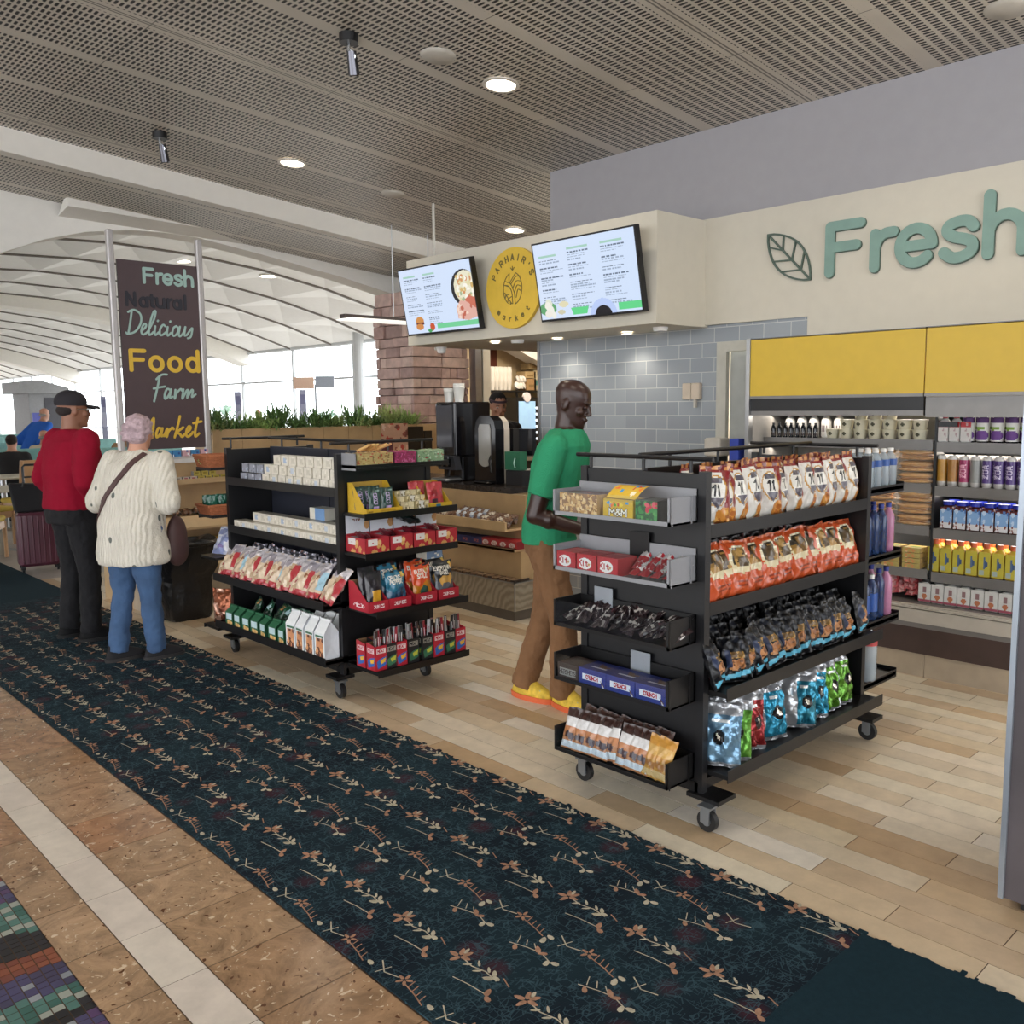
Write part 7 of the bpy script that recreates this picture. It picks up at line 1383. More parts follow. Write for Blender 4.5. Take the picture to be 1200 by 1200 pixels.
def human(name, label, cat, loc, az, H, top, bottom, skinm, shoe, feet, knees, hands, elbows, lean=(0, 0), girth=(1, 1), head=(0, 0), sleeve='short', hem=.93, vox=.007, fine=True, legs=True, shadow=None, group=None, neckcol=None, curl=.5, seat=None, shoecol2=None, topfold=.012, sleevew=1.0):
    th = PI-math.radians(az); root = thing(name, label, cat, loc, th, group); k = H/1.75
    V_ = lambda p: Vector((p[0]*k, p[1]*k, p[2]*k))
    lx, ly = lean; gx, gy = girth
    pel = (lx*.15, ly*.15); ch = (lx*.65, ly*.65); sh = (lx*.85, ly*.85); z0 = seat if seat is not None else 0    # seat: pelvis height offset
    Z = lambda z: (z+z0)*k
    torso = [(pel[0], pel[1], .86, .13, .10), (pel[0], pel[1]+.005, .93, .162*gx, .112*gy), (pel[0], pel[1], 1.0, .158*gx, .112*gy), (lx*.3, ly*.3, 1.09, .146*gx, .108*gy), (lx*.5, ly*.5, 1.2, .156*gx, .115*gy), (ch[0], ch[1], 1.32, .172*(1+gx)/2, .122*(1+gy)/2), (sh[0], sh[1], 1.42, .178*(2+gx)/3, .108*(2+gy)/3), (lx*.92, ly*.92, 1.47, .125, .085), (lx*.95, ly*.95, 1.515, .066, .066)]
    def T(ex, zlo=0, zhi=9): return [((c[0])*k, c[1]*k, Z(c[2]), (c[3]+ex)*k, (c[4]+ex)*k) for c in torso if zlo <= c[2] <= zhi]
    shp = [Vector((sh[0]+s*.18*(2+gx)/3, sh[1], 1.425+z0)) for s in (-1, 1)]
    hc = Vector((lx*1.0, ly*1.05-.018, 1.632+z0)); neck0 = Vector((lx*.9, ly*.9+.012, 1.42+z0))
    hm = Matrix.Translation(hc*k) @ Matrix.Rotation(math.radians(-head[0]), 4, 'Z') @ Matrix.Rotation(math.radians(head[1]), 4, 'X') @ Matrix.Scale(k*(1.02), 4)
    hips = [Vector((pel[0]+s*.088, pel[1], .90+z0)) for s in (-1, 1)]
    # body: one continuous skin
    m = MB(); xform(head_mb(), hm, m); loft(m, T(-.006)); cap(m, neck0*k, (hc+Vector((0, .02, -.05)))*k, .068*k, .06*k); [cap(m, (neck0+Vector((0, .01, .07)))*k, shp[i]*k, .04*k, .045*k) for i in (0, 1)]
    for i in (0, 1):
        e, h_ = Vector(elbows[i]), Vector(hands[i]); cap(m, shp[i]*k, e*k, .056*k, .046*k); cap(m, e*k, h_*k, .046*k, .029*k); esph(m, (e+(h_-e)*.25)*k, (.05*k, .05*k, .05*k))
        d = (h_-e).normalized(); q = Vector((0, 0, -1)).rotation_difference(d).to_matrix().to_4x4(); hd = hand_mb(curl)
        if i == 0: hd.v = [(x, y, z) for x, y, z in hd.v]
        else: hd.v = [(-x, y, z) for x, y, z in hd.v]; hd.f = [f_[::-1] for f_ in hd.f]
        xform(hd, Matrix.Translation(h_*k) @ q @ Matrix.Scale(k, 4), m)
        if legs:
            kn, an = Vector(knees[i]), Vector((feet[i][0], feet[i][1]+.03, feet[i][2]+.085)); cap(m, hips[i]*k, kn*k, .078*k, .05*k); cap(m, kn*k, an*k, .05*k, .034*k); esph(m, (kn+(an-kn)*.3+Vector((0, .012, 0)))*k, (.05*k, .052*k, .09*k))
    body = remesh('body', m, vox*(1 if fine else 3), [skinm], root, 3 if fine else 1)
    # shirt
    m = MB(); rr = [r for r in T(.02) if r[2] >= (max(hem, .9)+z0)*k-.001]; a0 = T(.022)[1]; lo = [((pel[0])*k, pel[1]*k, Z(q_), a0[3]*f_, a0[4]*f_) for q_, f_ in ([(hem, 1.0)] if hem > .86 else [(hem, 1.02), (hem+.04, 1.06), (.86, 1.04)])]; [cap(m, (neck0+Vector((0, .01, .055)))*k, shp[i]*k, .05*k, .058*k) for i in (0, 1)]; loft(m, lo+rr[:-1]+[(rr[-1][0], rr[-1][1], rr[-1][2]-.012, rr[-1][3]*1.02, rr[-1][4]*1.02)])
    for i in (0, 1):
        e, h_ = Vector(elbows[i]), Vector(hands[i]); esph(m, (shp[i]+Vector((0, 0, -.005)))*k, (.068*k*sleevew, .068*k, .064*k))
        if sleeve == 'short': d = e-shp[i]; m.cone(shp[i]*k, (shp[i]+d*.72)*k, .067*k*sleevew, .064*k*sleevew, 20)
        else:
            cap(m, shp[i]*k, e*k, .07*k*sleevew, .062*k*sleevew); d = h_-e; m.cone(e*k, (e+d*.93)*k, .06*k*sleevew, .043*k*sleevew, 20); esph(m, (e+d*.8)*k, (.05*k*sleevew,)*3)
    remesh('shirt' if sleeve == 'short' else 'sweater', m, (vox if fine else vox*3), [top], root, 5 if fine else 2, disp=(topfold, .09) if fine else None)
    if legs:
        m = MB(); loft(m, [((pel[0])*k, pel[1]*k, Z(.85), .155*k*gx, .118*k*gy), (pel[0]*k, pel[1]*k, Z(.92), .17*k*gx, .122*k*gy), (pel[0]*k, pel[1]*k, Z(1.0), .165*k*gx, .12*k*gy)])
        for i in (0, 1):
            kn, an = Vector(knees[i]), Vector((feet[i][0], feet[i][1]+.03, feet[i][2]+.07)); cap(m, hips[i]*k, kn*k, .098*k*gx, .075*k); cap(m, kn*k, (kn+(an-kn)*.5)*k, .075*k, .072*k, ends=True); m.cone((kn+(an-kn)*.45)*k, an*k, .073*k, .068*k, 20)
        remesh('trousers', m, (vox if fine else vox*3), [bottom], root, 5 if fine else 2, disp=(.022, .07) if fine else None)
        for i in (0, 1):
            f_ = Vector(feet[i]); yaw = feet[i][3] if len(feet[i]) > 3 else 0; M4 = Matrix.Translation(Vector(feet[i][:3])*k) @ Matrix.Rotation(yaw, 4, 'Z') @ Matrix.Scale(k, 4)
            src = MB(); loft(src, [(0, -.03, .022, .048, .145), (0, -.03, .045, .047, .142), (0, -.018, .07, .042, .12), (0, .022, .1, .036, .075), (0, .04, .125, .034, .052)], 20, 2.2); m = MB(); xform(src, M4, m)
            sh_ = remesh('shoe', m, vox if fine else .02, [shoe[0]], root, 3)
            src = MB(); loft(src, [(0, -.03, .0, .05, .148), (0, -.03, .03, .053, .153)], 20, 2.2); m = MB(); xform(src, M4, m); m.obj('sole', [shoe[1]], sh_, smooth=True)
            if len(shoe) > 2:
                src = MB(); [src.tube([(-.03, -.04-.022*q, .083-.006*q), (0, -.045-.022*q, .095-.009*q), (.03, -.04-.022*q, .083-.006*q)], .006, 6) for q in range(4)]; m = MB(); xform(src, M4, m); m.obj('laces', [shoe[2]], sh_)
    return root, hm, k, body
def face_parts(root, hm, iris='#2a1c14', brow='#1a1210', lid=None):
    if lid:                                              # eyes lowered: closed lids with a lash line
        for s in (-1, 1):
            m = MB(); src = MB(); esph(src, (s*.031, -.083, .007), (.013, .010, .0085)); xform(src, hm, m); e = m.obj('eyelid', [lid], root, smooth=True)
            m = MB(); src = MB(); src.tube([(s*.019, -.0905, .003), (s*.031, -.0945, .001), (s*.043, -.0885, .003)], .0016, 6); xform(src, hm, m); m.obj('eyelashes', [mat('brow_'+brow[1:], brow, .9)], e)
            m = MB(); src = MB(); src.tube([(s*.016, -.092, .028), (s*.032, -.091, .032), (s*.046, -.080, .028)], .0018, 6); xform(src, hm, m); m.obj('eyebrow', [mat('brow_'+brow[1:], brow, .9)], root)
        return
    ew = mat('eye_white', '#cfc8c0', .3); ir = mat('iris_'+iris[1:], iris, .2)
    for s in (-1, 1):
        m = MB(); src = MB(); esph(src, (s*.031, -.083, .008), (.0115, .009, .0062)); xform(src, hm, m); e = m.obj('eye', [ew], root, smooth=True)
        m = MB(); src = MB(); esph(src, (s*.031, -.0905, .0075), (.0052, .003, .0052)); xform(src, hm, m); m.obj('iris', [ir], e, smooth=True)
        m = MB(); src = MB(); src.tube([(s*.016, -.092, .028), (s*.032, -.091, .032), (s*.046, -.080, .028)], .003, 6); xform(src, hm, m); m.obj('eyebrow', [mat('brow_'+brow[1:], brow, .9)], root)
# ---- shopper in green
skin_d = mat('deep_brown_skin', '#36201a', .36, var=.12, scale=14, bump=.05, bscale=160); skin_l = mat('fair_skin', '#c39078', .5, var=.08, scale=14); skin_m = mat('tan_skin', '#8a5f4a', .5, var=.08, scale=14)
tee = knit('green_cotton', '#35936a', .9, 150); br = mat('brown_cotton_twill', '#7d5a3c', .9, var=.1, scale=9, bump=.35, bscale=16)
R_, hm, k, bd = human('person', 'man in a green t-shirt and brown trousers looking down at the near rack', 'person', (3.49, 3.44, 0), 152, 1.775, tee, br, skin_d,
    (mat('yellow_mesh_shoe', '#d2b13c', .7, var=.25, scale=30, bump=.3), mat('orange_foam_sole', '#d8683c', .6), mat('grey_lace', '#8fa09a', .7)),
    feet=[(-.06, -.13, 0, -.55), (.06, .13, 0, -.4)], knees=[(-.09, -.12, .49), (.08, .03, .49)], hands=[(-.15, -.29, .98), (.14, -.30, 1.02)], elbows=[(-.245, -.01, 1.07), (.235, -.02, 1.09)], lean=(0, -.12), girth=(1.02, 1.08), head=(4, 17), hem=.905, vox=.0055, curl=.7, sleevew=1.12)
face_parts(R_, hm, '#1c120e', '#1c1210', lid=skin_d)
m = MB(); src = MB(); src.cone((0, 0, 0), (0, .0, .045), .028, .03, 16); 
# ---- man in the red sweater
redk = knit('red_knit_wool', '#8c142c', .95, 130); navy = mat('black_trouser_cloth', '#0b0b10', .9, var=.15, bump=.3, bscale=14)
R_, hm, k, bd = human('person', 'man in a red sweater and black cap with hands in his pockets', 'person', (2.13, 6.85, 0), 80, 1.77, redk, navy, skin_m, (mat('black_leather', '#0c0c0e', .6, spec=.15), mat('black_sole', '#0f0f10', .6)),
    feet=[(-.13, -.03, 0, -.3), (.12, .0, 0, -.1)], knees=[(-.12, -.02, .5), (.1, -.01, .5)], hands=[(-.20, -.10, .93), (.20, -.10, .93)], elbows=[(-.29, .06, 1.16), (.29, .06, 1.16)], lean=(0, -.02), girth=(1.22, 1.5), head=(12, 2), sleeve='long', hem=.95, vox=.008, curl=.9, sleevew=1.3, topfold=.02)
capm = mat('black_cap_cloth', '#242127', .85, bump=.2, bscale=120)
m = MB(); src = MB(); esph(src, (0, .015, .062), (.088, .108, .082)); vs = [(x, y, max(z, .034)) for x, y, z in src.v]; src.v = vs; xform(src, hm, m); cp = m.obj('cap', [capm], R_, smooth=True)
m = MB(); src = MB(); src.grid(lambda u, v: (.08*(u*2-1)*(1-.25*v*v), -.07-.095*v-.0*(u-.5)**2, .05-.02*(2*u-1)**2-.012*v), 12, 8); src.grid(lambda u, v: (.08*(u*2-1)*(1-.25*v*v), -.07-.095*v, .045-.02*(2*u-1)**2-.012*v), 12, 8); xform(src, hm, m); m.obj('peak', [capm], cp, smooth=True)
m = MB(); src = MB(); esph(src, (0, .04, .002), (.0735, .07, .045)); xform(src, hm, m); m.obj('hair', [mat('short_dark_hair', '#2a2322', .95, bump=.4, bscale=200)], R_, smooth=True)
m = MB(); src = MB(); [src.tube([(s*.078, 0, .012), (s*.072, -.07, .014), (s*.058, -.1, .012)], .002, 5) for s in (-1, 1)]; [src.tube([(s*.03+.024*math.cos(a), -.104, .004+.018*math.sin(a)) for a in [2*PI*q/14 for q in range(15)]], .0018, 5) for s in (-1, 1)]; src.tube([(-.008, -.108, .008), (.008, -.108, .008)], .002, 5); xform(src, hm, m); m.obj('glasses', [steel], R_)
face_parts(R_, hm)
# ---- woman in the white sweater
whk = knit('cream_cable_knit', '#d8d3c6', .95, 60, cable=14); jean = mat('blue_denim', '#3d587c', .9, var=.18, scale=7, bump=.35, bscale=14)
R_, hm, k, bd = human('person', 'woman with short grey-pink hair in a white cable-knit sweater and jeans', 'person', (2.2, 5.99, 0), 62, 1.61, whk, jean, skin_l, (mat('black_suede', '#17161a', .85), mat('dark_rubber_sole', '#2c2a2a', .7)),
    feet=[(-.13, -.08, 0, -.5), (.1, .05, 0, -.45)], knees=[(-.115, -.03, .5), (.095, .0, .5)], hands=[(-.12, -.28, 1.09), (.14, -.28, 1.08)], elbows=[(-.31, -.04, 1.14), (.30, -.02, 1.14)], lean=(.0, -.13), girth=(1.38, 1.5), head=(-12, 8), sleeve='long', hem=.71, vox=.008, curl=.8, sleevew=1.32, topfold=.018)
m = MB(); src = MB(); RH = random.Random(8); esph(src, (0, .03, .035), (.092, .095, .092)); esph(src, (0, .045, -.03), (.078, .07, .06)); [esph(src, (.088*math.sin(a)*math.cos(b_), .03+.09*math.cos(a), .035+.085*math.sin(a)*math.sin(b_)), (.018, .018, .016)) for a, b_ in [(RH.uniform(.0, 2.2), RH.uniform(-.6, PI+.6)) for _ in range(90)]]; [esph(src, (.075*(RH.random()*2-1), .07+.03*RH.random(), -.06+.06*RH.random()), (.02, .02, .018)) for _ in range(20)]; xform(src, hm, m)
remesh('hair', m, .006, [mat('grey_pink_hair', '#b09aa0', .9, var=.25, scale=40, bump=.8, bscale=70)], R_, 2)
m = MB(); src = MB(); [src.tube([(s*.076, .0, .01), (s*.07, -.07, .012), (s*.056, -.098, .01)], .002, 5) for s in (-1, 1)]; [src.tube([(s*.03+.024*math.cos(a), -.1, .004+.018*math.sin(a)) for a in [2*PI*q/14 for q in range(15)]], .0018, 5) for s in (-1, 1)]; xform(src, hm, m); m.obj('glasses', [steel], R_)
face_parts(R_, hm, '#3a4a5a', '#8a7a78')
m = MB(); loft(m, [(0, -.09*k, 1.40*k, .095*k, .095*k), (0, -.10*k, 1.455*k, .082*k, .085*k), (0, -.105*k, 1.475*k, .078*k, .08*k)]); remesh('collar', m, .008, [whk], R_, 4)
from mathutils.bvhtree import BVHTree
sweat = [c for c in R_.children if c.name.startswith('sweater')][0]; bvh = BVHTree.FromPolygons([v.co.copy() for v in sweat.data.vertices], [tuple(p.vertices) for p in sweat.data.polygons])
t = thing('handbag', 'dark brown shoulder bag with a strap across the woman in white', 'bag', (2.2, 5.99, 0), PI-math.radians(62)); bagm = mat('brown_leather_strap', '#4d3534', .6, var=.1)
P_ = []
for q in range(25):
    u = q/24; x = -.10+.36*u; z = 1.37-.50*u**.9; h_ = bvh.ray_cast(Vector((x, 1.0, z)), Vector((0, -1, 0)))
    if h_[0] is not None: P_.append((h_[0], h_[1]))
m = MB(); vs = []
for i, (p, nn) in enumerate(P_):
    d = (P_[min(i+1, len(P_)-1)][0]-P_[max(i-1, 0)][0]).normalized(); s2 = d.cross(nn).normalized()*.019; vs += [p+nn*.001+s2, p+nn*.001-s2, p+nn*.008-s2, p+nn*.008+s2]
m.add(vs, [(4*i+a_, 4*i+(a_+1) % 4, 4*i+4+(a_+1) % 4, 4*i+4+a_) for i in range(len(P_)-1) for a_ in range(4)]+[(3, 2, 1, 0), tuple(4*(len(P_)-1)+a_ for a_ in range(4))]); m.obj('strap', [bagm], t)
m = MB(); esph(m, (-.17, -.24, .80), (.05, .09, .15)); esph(m, (-.17, -.24, .72), (.055, .1, .12)); remesh('bag_body', m, .01, [bagm], t, 5)
# ---- employee
dk_t = mat('black_work_shirt', '#17171c', .85, bump=.2)
R_, hm, k, bd = human('person', 'employee in a black shirt looking down behind the counter', 'person', (6.02, 6.62, 0), 205, 1.77, dk_t, navy, mat('light_brown_skin', '#a87860', .5, var=.06), (mat('black_leather', '#131315'), mat('black_sole', '#0f0f10')),
    feet=[(-.1, 0, 0), (.1, 0, 0)], knees=[(-.1, -.02, .5), (.1, -.02, .5)], hands=[(-.1, -.34, 1.12), (.12, -.34, 1.12)], elbows=[(-.25, -.06, 1.12), (.25, -.06, 1.12)], lean=(0, -.05), head=(0, 14), sleeve='short', hem=.93, vox=.008, curl=.5)
face_parts(R_, hm)
m = MB(); src = MB(); esph(src, (0, .018, .055), (.081, .103, .082)); src.v = [(x, y, max(z, .03 if y < -.02 else -.03)) for x, y, z in src.v]; xform(src, hm, m); m.obj('hair', [mat('cropped_black_hair', '#1c1716', .95, bump=.4, bscale=200)], R_, smooth=True)
m = MB(); src = MB(); src.lathe([(.001, .0), (.001, .001)], 4); loft(src, [(0, .01, .05, .084, .104), (0, .01, .07, .083, .103)]); xform(src, hm, m); m.obj('headband', [mat('dark_plum_band', '#3c2a34', .8)], R_, smooth=True)
# ================================================================ HALL: seats, tables, people far off
teal = mat('teal_upholstery', '#7fb0ae', .6, var=.08); ttop = mat('pale_table_top', '#d5cfc0', .4); yell = mat('yellow_seat_cloth', '#c9ad4a', .8); bl_w = mat('maple_chair_wood', '#b88e62', .45, var=.12, scale=5)
# near wooden chair with a yellow seat
t = thing('wooden_chair', 'maple chair with a yellow seat at the left border behind the carpet', 'chair', (2.52, 11.35, 0), math.radians(60))
m = MB(); m.rbox(-.22, .22, -.22, .22, .42, .48, .03); m.obj('seat', [yell], t, smooth=True)
m = MB(); m.add([(-.2, .2, .55), (.2, .2, .55), (.2, .27, 1.0), (-.2, .27, 1.0), (-.2, .225, .55), (.2, .225, .55), (.2, .295, 1.0), (-.2, .295, 1.0)], [(0, 1, 2, 3), (5, 4, 7, 6), (3, 2, 6, 7), (0, 4, 5, 1), (1, 5, 6, 2), (0, 3, 7, 4)]); m.obj('backrest', [bl_w], t)
for sx in (-1, 1):
    m = MB(); m.tube([(sx*.2, .26, 0), (sx*.2, .21, .25), (sx*.2, .2, .5), (sx*.2, .28, 1.0)], .024, 8); m.obj('leg', [bl_w], t, smooth=True); m = MB(); m.tube([(sx*.2, -.2, 0), (sx*.2, -.2, .42)], .022, 8); m.obj('leg', [bl_w], t, smooth=True)
m = MB(); m.box(-.2, .2, -.21, -.19, .34, .42); m.box(-.2, -.18, -.2, .2, .34, .42); m.box(.18, .2, -.2, .2, .34, .42); m.obj('seat_rail', [bl_w], t)
for i, (x, y, a) in enumerate(((2.9, 12.6, 20), (3.6, 13.6, 200))):
    r = t.copy(); COL.objects.link(r); r.location = (x, y, 0); r.rotation_euler = (0, 0, math.radians(a)); r['label'] = ['maple chair with a yellow seat behind the nearest chair', 'maple chair with a yellow seat farther behind near the table'][i]; r['category'] = 'chair'
    for ch in list(t.children): c_ = ch.copy(); COL.objects.link(c_); c_.parent = r
# suitcase with a bag on top
t = thing('suitcase', 'burgundy ribbed hard suitcase standing behind the man in red', 'suitcase', (2.80, 10.2, 0), math.radians(-10)); bur = mat('burgundy_shell', '#4e2232', .3, var=.1)
m = MB(); m.rbox(-.2, .2, -.13, .13, .06, .62, .05)
for k in range(7): m.rbox(-.165+.05*k, -.145+.05*k, -.137, .137, .09, .59, .01)
m.obj('shell', [bur], t, smooth=True)
for sx in (-1, 1):
    for sy in (-1, 1): m = MB(); m.cone((sx*.16-.01, sy*.09, .028), (sx*.16+.01, sy*.09, .028), .026, .026, 12); m.box(sx*.16-.018, sx*.16+.018, sy*.09-.012, sy*.09+.012, .028, .07); m.obj('wheel', [rubber], t)
m = MB(); m.tube([(-.09, .09, .6), (-.09, .09, 1.08), (-.07, .09, 1.1), (.07, .09, 1.1), (.09, .09, 1.08), (.09, .09, .6)], .012, 8); m.obj('pull_handle', [blk], t, smooth=True)
t = thing('tote_bag', 'black tote bag resting on top of the burgundy suitcase', 'bag', (2.80, 10.2, .625), math.radians(-10)); m = MB(); m.add([(-.2, -.1, 0), (.2, -.1, 0), (.2, .08, 0), (-.2, .08, 0), (-.24, -.08, .3), (.24, -.08, .27), (.24, .07, .27), (-.24, .07, .3)], [(0, 3, 2, 1), (4, 5, 6, 7), (0, 1, 5, 4), (1, 2, 6, 5), (2, 3, 7, 6), (3, 0, 4, 7)]); o = m.obj('bag_body', [mat('black_canvas', '#17171b', .85, bump=.3)], t, bevel=.02); m = MB(); m.tube([(-.12, -.09, .26), (-.1, -.1, .36), (.1, -.1, .36), (.12, -.09, .26)], .01, 6); m.obj('handle', [blk], t)
# tables and benches
def table(x, y, label, w=.8, d=.8, h=.75):
    t = thing('dining_table', label, 'table', (x, y, 0)); m = MB(); m.rbox(-w/2, w/2, -d/2, d/2, h-.03, h, .03); m.obj('tabletop', [ttop], t, smooth=True); m = MB(); m.cone((0, 0, .03), (0, 0, h-.03), .04, .04, 12); m.obj('column', [steel], t, smooth=True); m = MB(); m.cone((0, 0, 0), (0, 0, .03), .26, .24, 20); m.obj('base', [steel], t, smooth=True)
def booth(x, y, label, w=1.5, rz=0, h=1.05):
    t = thing('booth_seat', label, 'booth', (x, y, 0), rz); m = MB(); m.rbox(-w/2, w/2, 0, .12, .1, h, .04); m.obj('backrest', [teal], t, smooth=True); m = MB(); m.rbox(-w/2, w/2, -.5, 0, .36, .47, .04); m.obj('seat', [teal], t, smooth=True); m = MB(); m.box(-w/2+.03, w/2-.03, -.45, .1, 0, .36); m.obj('plinth', [blkm], t)
TB_ = [(3.2, 12.0, 'pale table nearest behind the suitcase'), (3.5, 14.2, 'pale table in the second row behind the suitcase'), (4.6, 13.3, 'pale table right of the man in red'), (4.3, 17.2, 'pale table in front of the teal booths'), (6.3, 17.95, 'pale table by the seated woman in black'), (5.6, 22.5, 'pale table among the distant diners'), (7.6, 24.8, 'far pale table near the window'), (8.9, 29, 'farthest pale table near the glass wall')]
for x, y, lb in TB_: table(x, y, lb, 1.1 if y < 15 else .8)
BT = [(4.0, 16.1, 0), (5.7, 15.2, 0), (4.4, 19.4, 0), (6.4, 20.2, 0), (5.2, 24.2, 0), (7.4, 26.8, 0), (9.4, 31.5, 0)]
for i, (x, y, a) in enumerate(BT): booth(x, y, ['nearest teal booth left of the man in red', 'teal booth between the two shoppers', 'teal booth in the second row at the left', 'teal booth in the second row behind the couple', 'teal booth in the third row', 'distant teal booth near the window side', 'farthest teal booth by the glass'][i], 1.7, a)
# low glass divider with a pale cap rail
t = thing('glass_divider', 'low glass divider with a pale cap rail left of the man in red', 'divider', (1.0, 11.9, 0)); m = MB(); m.box(0, 1.75, 0, .1, 1.03, 1.09); m.obj('cap_rail', [ttop], t); m = MB(); m.box(0, 1.75, .04, .05, .1, 1.03); m.obj('glass_panel', [GLASS], t); m = MB(); [m.box(x, x+.04, .03, .07, 0, 1.03) for x in (0, .85, 1.7)]; m.obj('post', [steel], t)
def cl(n, c_): return mat(n, c_, .85)
hairs = {'grey': cl('grey_hair', '#9a948e'), 'dark': cl('dark_hair', '#2b211d'), 'red': cl('auburn_hair', '#7d3f22'), 'bald': skin_l}
def far_person(label, x, y, az, shirt, hair, seated=True, skin=None, H=1.72, lean=(0, -.08), trou=None):
    sk = skin or skin_l
    if seated: kw = dict(seat=-.42, feet=[(-.12, -.45, 0), (.12, -.45, 0)], knees=[(-.12, -.44, .5), (.12, -.44, .5)], hands=[(-.14, -.38, .78), (.14, -.36, .80)], elbows=[(-.26, -.08, .74), (.26, -.08, .74)])
    else: kw = dict(feet=[(-.11, 0, 0), (.11, 0, 0)], knees=[(-.1, 0, .5), (.1, 0, .5)], hands=[(-.2, -.25, 1.05), (.2, -.25, 1.05)], elbows=[(-.28, 0, 1.12), (.28, 0, 1.12)])
    R2, hm2, k2, _ = human('person', label, 'person', (x, y, 0), az, H, shirt, trou or navy, sk, (blk, blk), lean=lean, head=(0, 5), hem=.9, vox=.009, fine=False, sleeve='long', sleevew=1.1, girth=(1.1, 1.2), **kw)
    m = MB(); src = MB(); esph(src, (0, .022, .04), (.082, .1, .086), n=12, k=8)
    if hair == 'bald': src = MB(); esph(src, (0, .05, -.01), (.076, .06, .04), n=10, k=6)
    if hair in ('long', 'red'): esph(src, (0, .05, -.05), (.085, .06, .11), n=12, k=8)
    xform(src, hm2, m); m.obj('hair', [hairs.get(hair, hairs['dark']) if hair != 'bald' else hairs['grey']], R2, smooth=True)
    face_parts(R2, hm2)
far_person('seated person in a black jacket seen from behind, left of the man in red', 3.78, 14.8, 25, cl('black_jacket', '#1b1b1f'), 'dark')
far_person('person in a bright blue shirt bending over a table', 5.05, 18.6, 60, cl('bright_blue_shirt', '#1f5fc0'), 'bald', False, lean=(0, -.42), H=1.7)
far_person('seated person in a cream shirt beside the bending man in blue', 4.95, 17.4, 40, cl('cream_shirt', '#cfc3a8'), 'bald')
far_person('seated person in a lilac top behind the black jacket', 4.6, 20.5, 120, cl('lilac_top', '#b49ab0'), 'grey')
far_person('person in a pink top far behind the blue shirt', 5.3, 24.9, 160, cl('pink_top', '#e0607f'), 'dark')
far_person('standing person in a navy top with raised elbows far left', 4.9, 28.5, 180, cl('navy_top', '#2f3a70'), 'dark', False)
far_person('standing person in a grey shirt far left beside the navy top', 5.5, 29.2, 240, cl('grey_shirt', '#9a9690'), 'dark', False)
far_person('person in a dark top at the far left border', 3.6, 24.0, 200, cl('dark_top', '#4a4046'), 'dark')
far_person('seated man in a navy polo facing the camera beside the red sweater', 6.15, 18.9, 195, cl('navy_polo', '#26304a'), 'bald')
far_person('seated person with auburn hair bowed over a table', 6.15, 17.1, 60, cl('tan_top', '#b08a66'), 'red', lean=(0, -.2))
far_person('seated woman in black facing the camera between the couple', 6.45, 16.6, 195, cl('black_top', '#1a1a1e'), 'long')
far_person('seated person behind the woman in black near the window', 8.1, 21.0, 200, cl('grey_top', '#8f9298'), 'grey')
far_person('person in a pale blue shirt just right of the cap peak', 6.6, 21.6, 150, cl('pale_blue_shirt', '#7aa0d8'), 'grey')
far_person('person in a yellow top and cap beyond the planter', 10.6, 20.2, 200, cl('yellow_top', '#c9b83a'), 'dark', False, H=1.62)
# grey kiosk with a dark doorway, blue sign, queue signs
t = thing('kiosk', 'grey sloped-roof kiosk with a dark doorway far left', 'kiosk', (10.0, 36, 0)); kg = mat('kiosk_grey', '#8a8a8c', .6)
m = MB(); m.box(-.1, 1.15, 0, 2, 0, 2.35); m.add([(-.45, -.3, 2.3), (1.2, -.3, 2.3), (1.2, -.3, 2.5), (.2, -.3, 2.78), (-.45, -.3, 2.72), (-.45, 2, 2.3), (1.2, 2, 2.3), (1.2, 2, 2.5), (.2, 2, 2.78), (-.45, 2, 2.72)], [(0, 1, 2, 3, 4), (9, 8, 7, 6, 5), (0, 5, 6, 1), (4, 3, 8, 9), (3, 2, 7, 8), (1, 6, 7, 2), (0, 4, 9, 5)]); m.obj('kiosk_body', [kg], t)
m = MB(); m.box(.42, 1.0, -.03, 0, 0, 2.15); m.obj('doorway', [mat('dark_doorway', '#45444a', .6)], t); m = MB(); m.box(-.15, .28, -.5, -.45, 1.15, 1.6); m.obj('sign_panel', [mat('royal_blue_sign', '#4a4f9c', .5)], t)
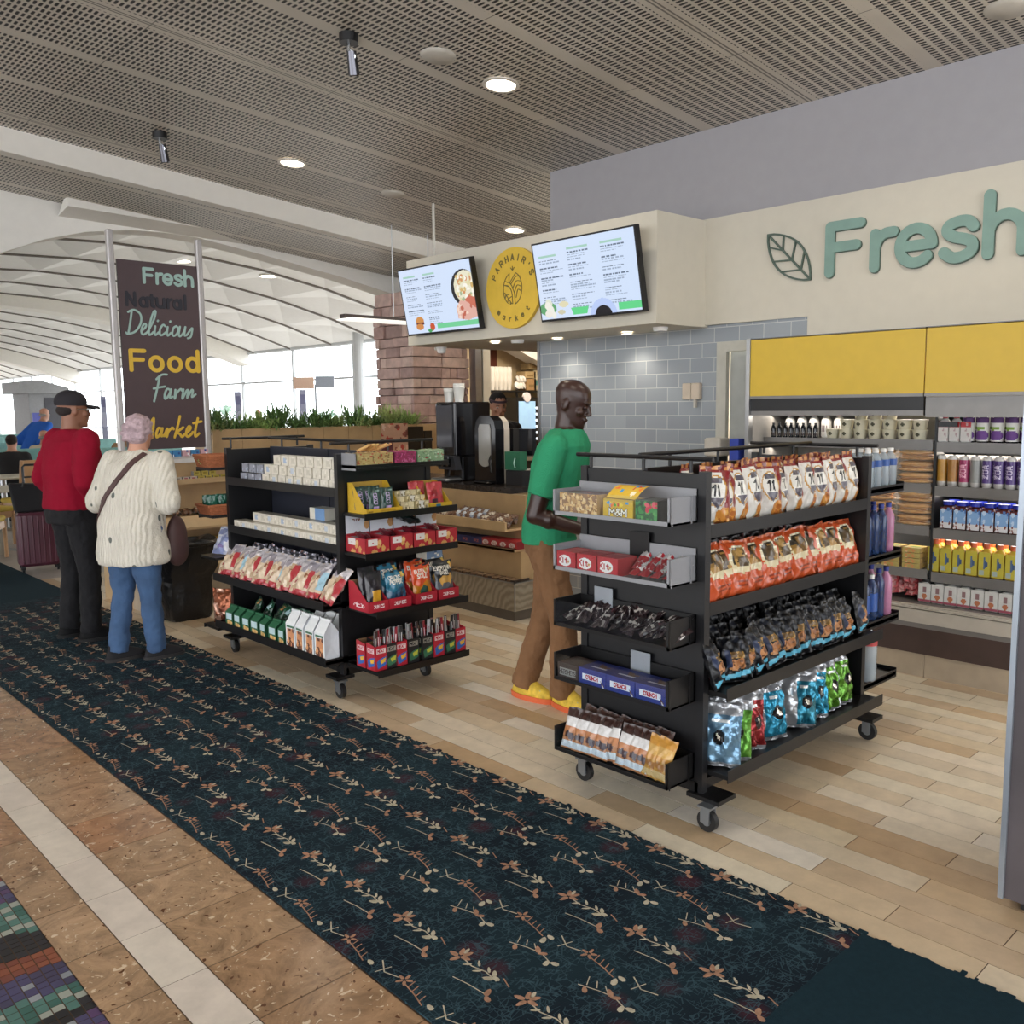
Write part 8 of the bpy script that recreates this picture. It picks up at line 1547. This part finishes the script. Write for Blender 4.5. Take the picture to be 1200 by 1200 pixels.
for i, (x, y) in enumerate(((9.2, 26.5), (9.6, 23.0), (9.8, 19.6), (10.2, 17.4))):
    m = MB(); m.box(-.07, .07, -.02, .02, .6, 2.05, '#8d90a8'); m.box(-.02, .02, -.02, .02, 0, .6); m.box(-.18, .18, -.12, .12, 0, .03); m.box(-.05, .05, -.022, -.02, 1.75, 1.95, '#6a6a8c'); m.box(-.05, .05, -.022, -.02, 1.2, 1.6, '#a9abc0'); o = m.obj('queue_sign', [PAINT], loc=(x, y, 0), rotz=math.radians(-20)); tag(o, ['first grey upright sign by the window from the left', 'second grey upright sign by the window', 'third grey upright sign by the window', 'fourth grey upright sign by the window, beside the hanging screen'][i], 'sign')
m = MB(); m.box(-.3, .16, 0, .05, 2.1, 2.36, '#d9b8a4'); m.box(.2, .62, 0, .05, 2.12, 2.38, '#9aa2b0'); m.box(.17, .21, .02, .05, 0, 2.2, '#9aa0a8'); o = m.obj('hanging_display', [PAINT], loc=(10.9, 18.4, 0), rotz=math.radians(-40)); tag(o, 'pair of wide display panels on a post before the window', 'display')
# palms beyond the glass
plm = mat('palm_leaf', '#7d9a86', .7); trk = mat('palm_trunk', '#9a8a7a', .8)
for i, (x, y, h) in enumerate(((46, 64, 8.2), (50, 60, 9.2), (62, 66, 6.5), (66, 64, 7.0), (60, 52, 6.0), (30, 62, 5.0), (36, 58, 4.6))):
    t = thing('palm_tree', oname(i, 7)+' pale palm tree beyond the glass wall', 'tree', (x, y, -4), 0, 'palms outside'); m = MB(); m.cone((0, 0, 0), (0, 0, h), .2, .14, 8); m.obj('trunk', [trk], t)
    m = MB(); RP = random.Random(i)
    for q in range(26):
        a = RP.uniform(0, 2*PI); e_ = RP.uniform(-.5, 1.1); d = Vector((math.cos(a)*math.cos(e_), math.sin(a)*math.cos(e_), math.sin(e_))); p0 = Vector((0, 0, h)); p1 = p0+d*1.0; p2 = p0+d*1.7+Vector((0, 0, -.5)); s_ = d.cross(Vector((0, 0, 1))).normalized()*.18; m.add([p0, p1+s_, p2, p1-s_], [(0, 1, 2, 3)])
    m.obj('fronds', [plm], t)
bpy.context.view_layer.update()
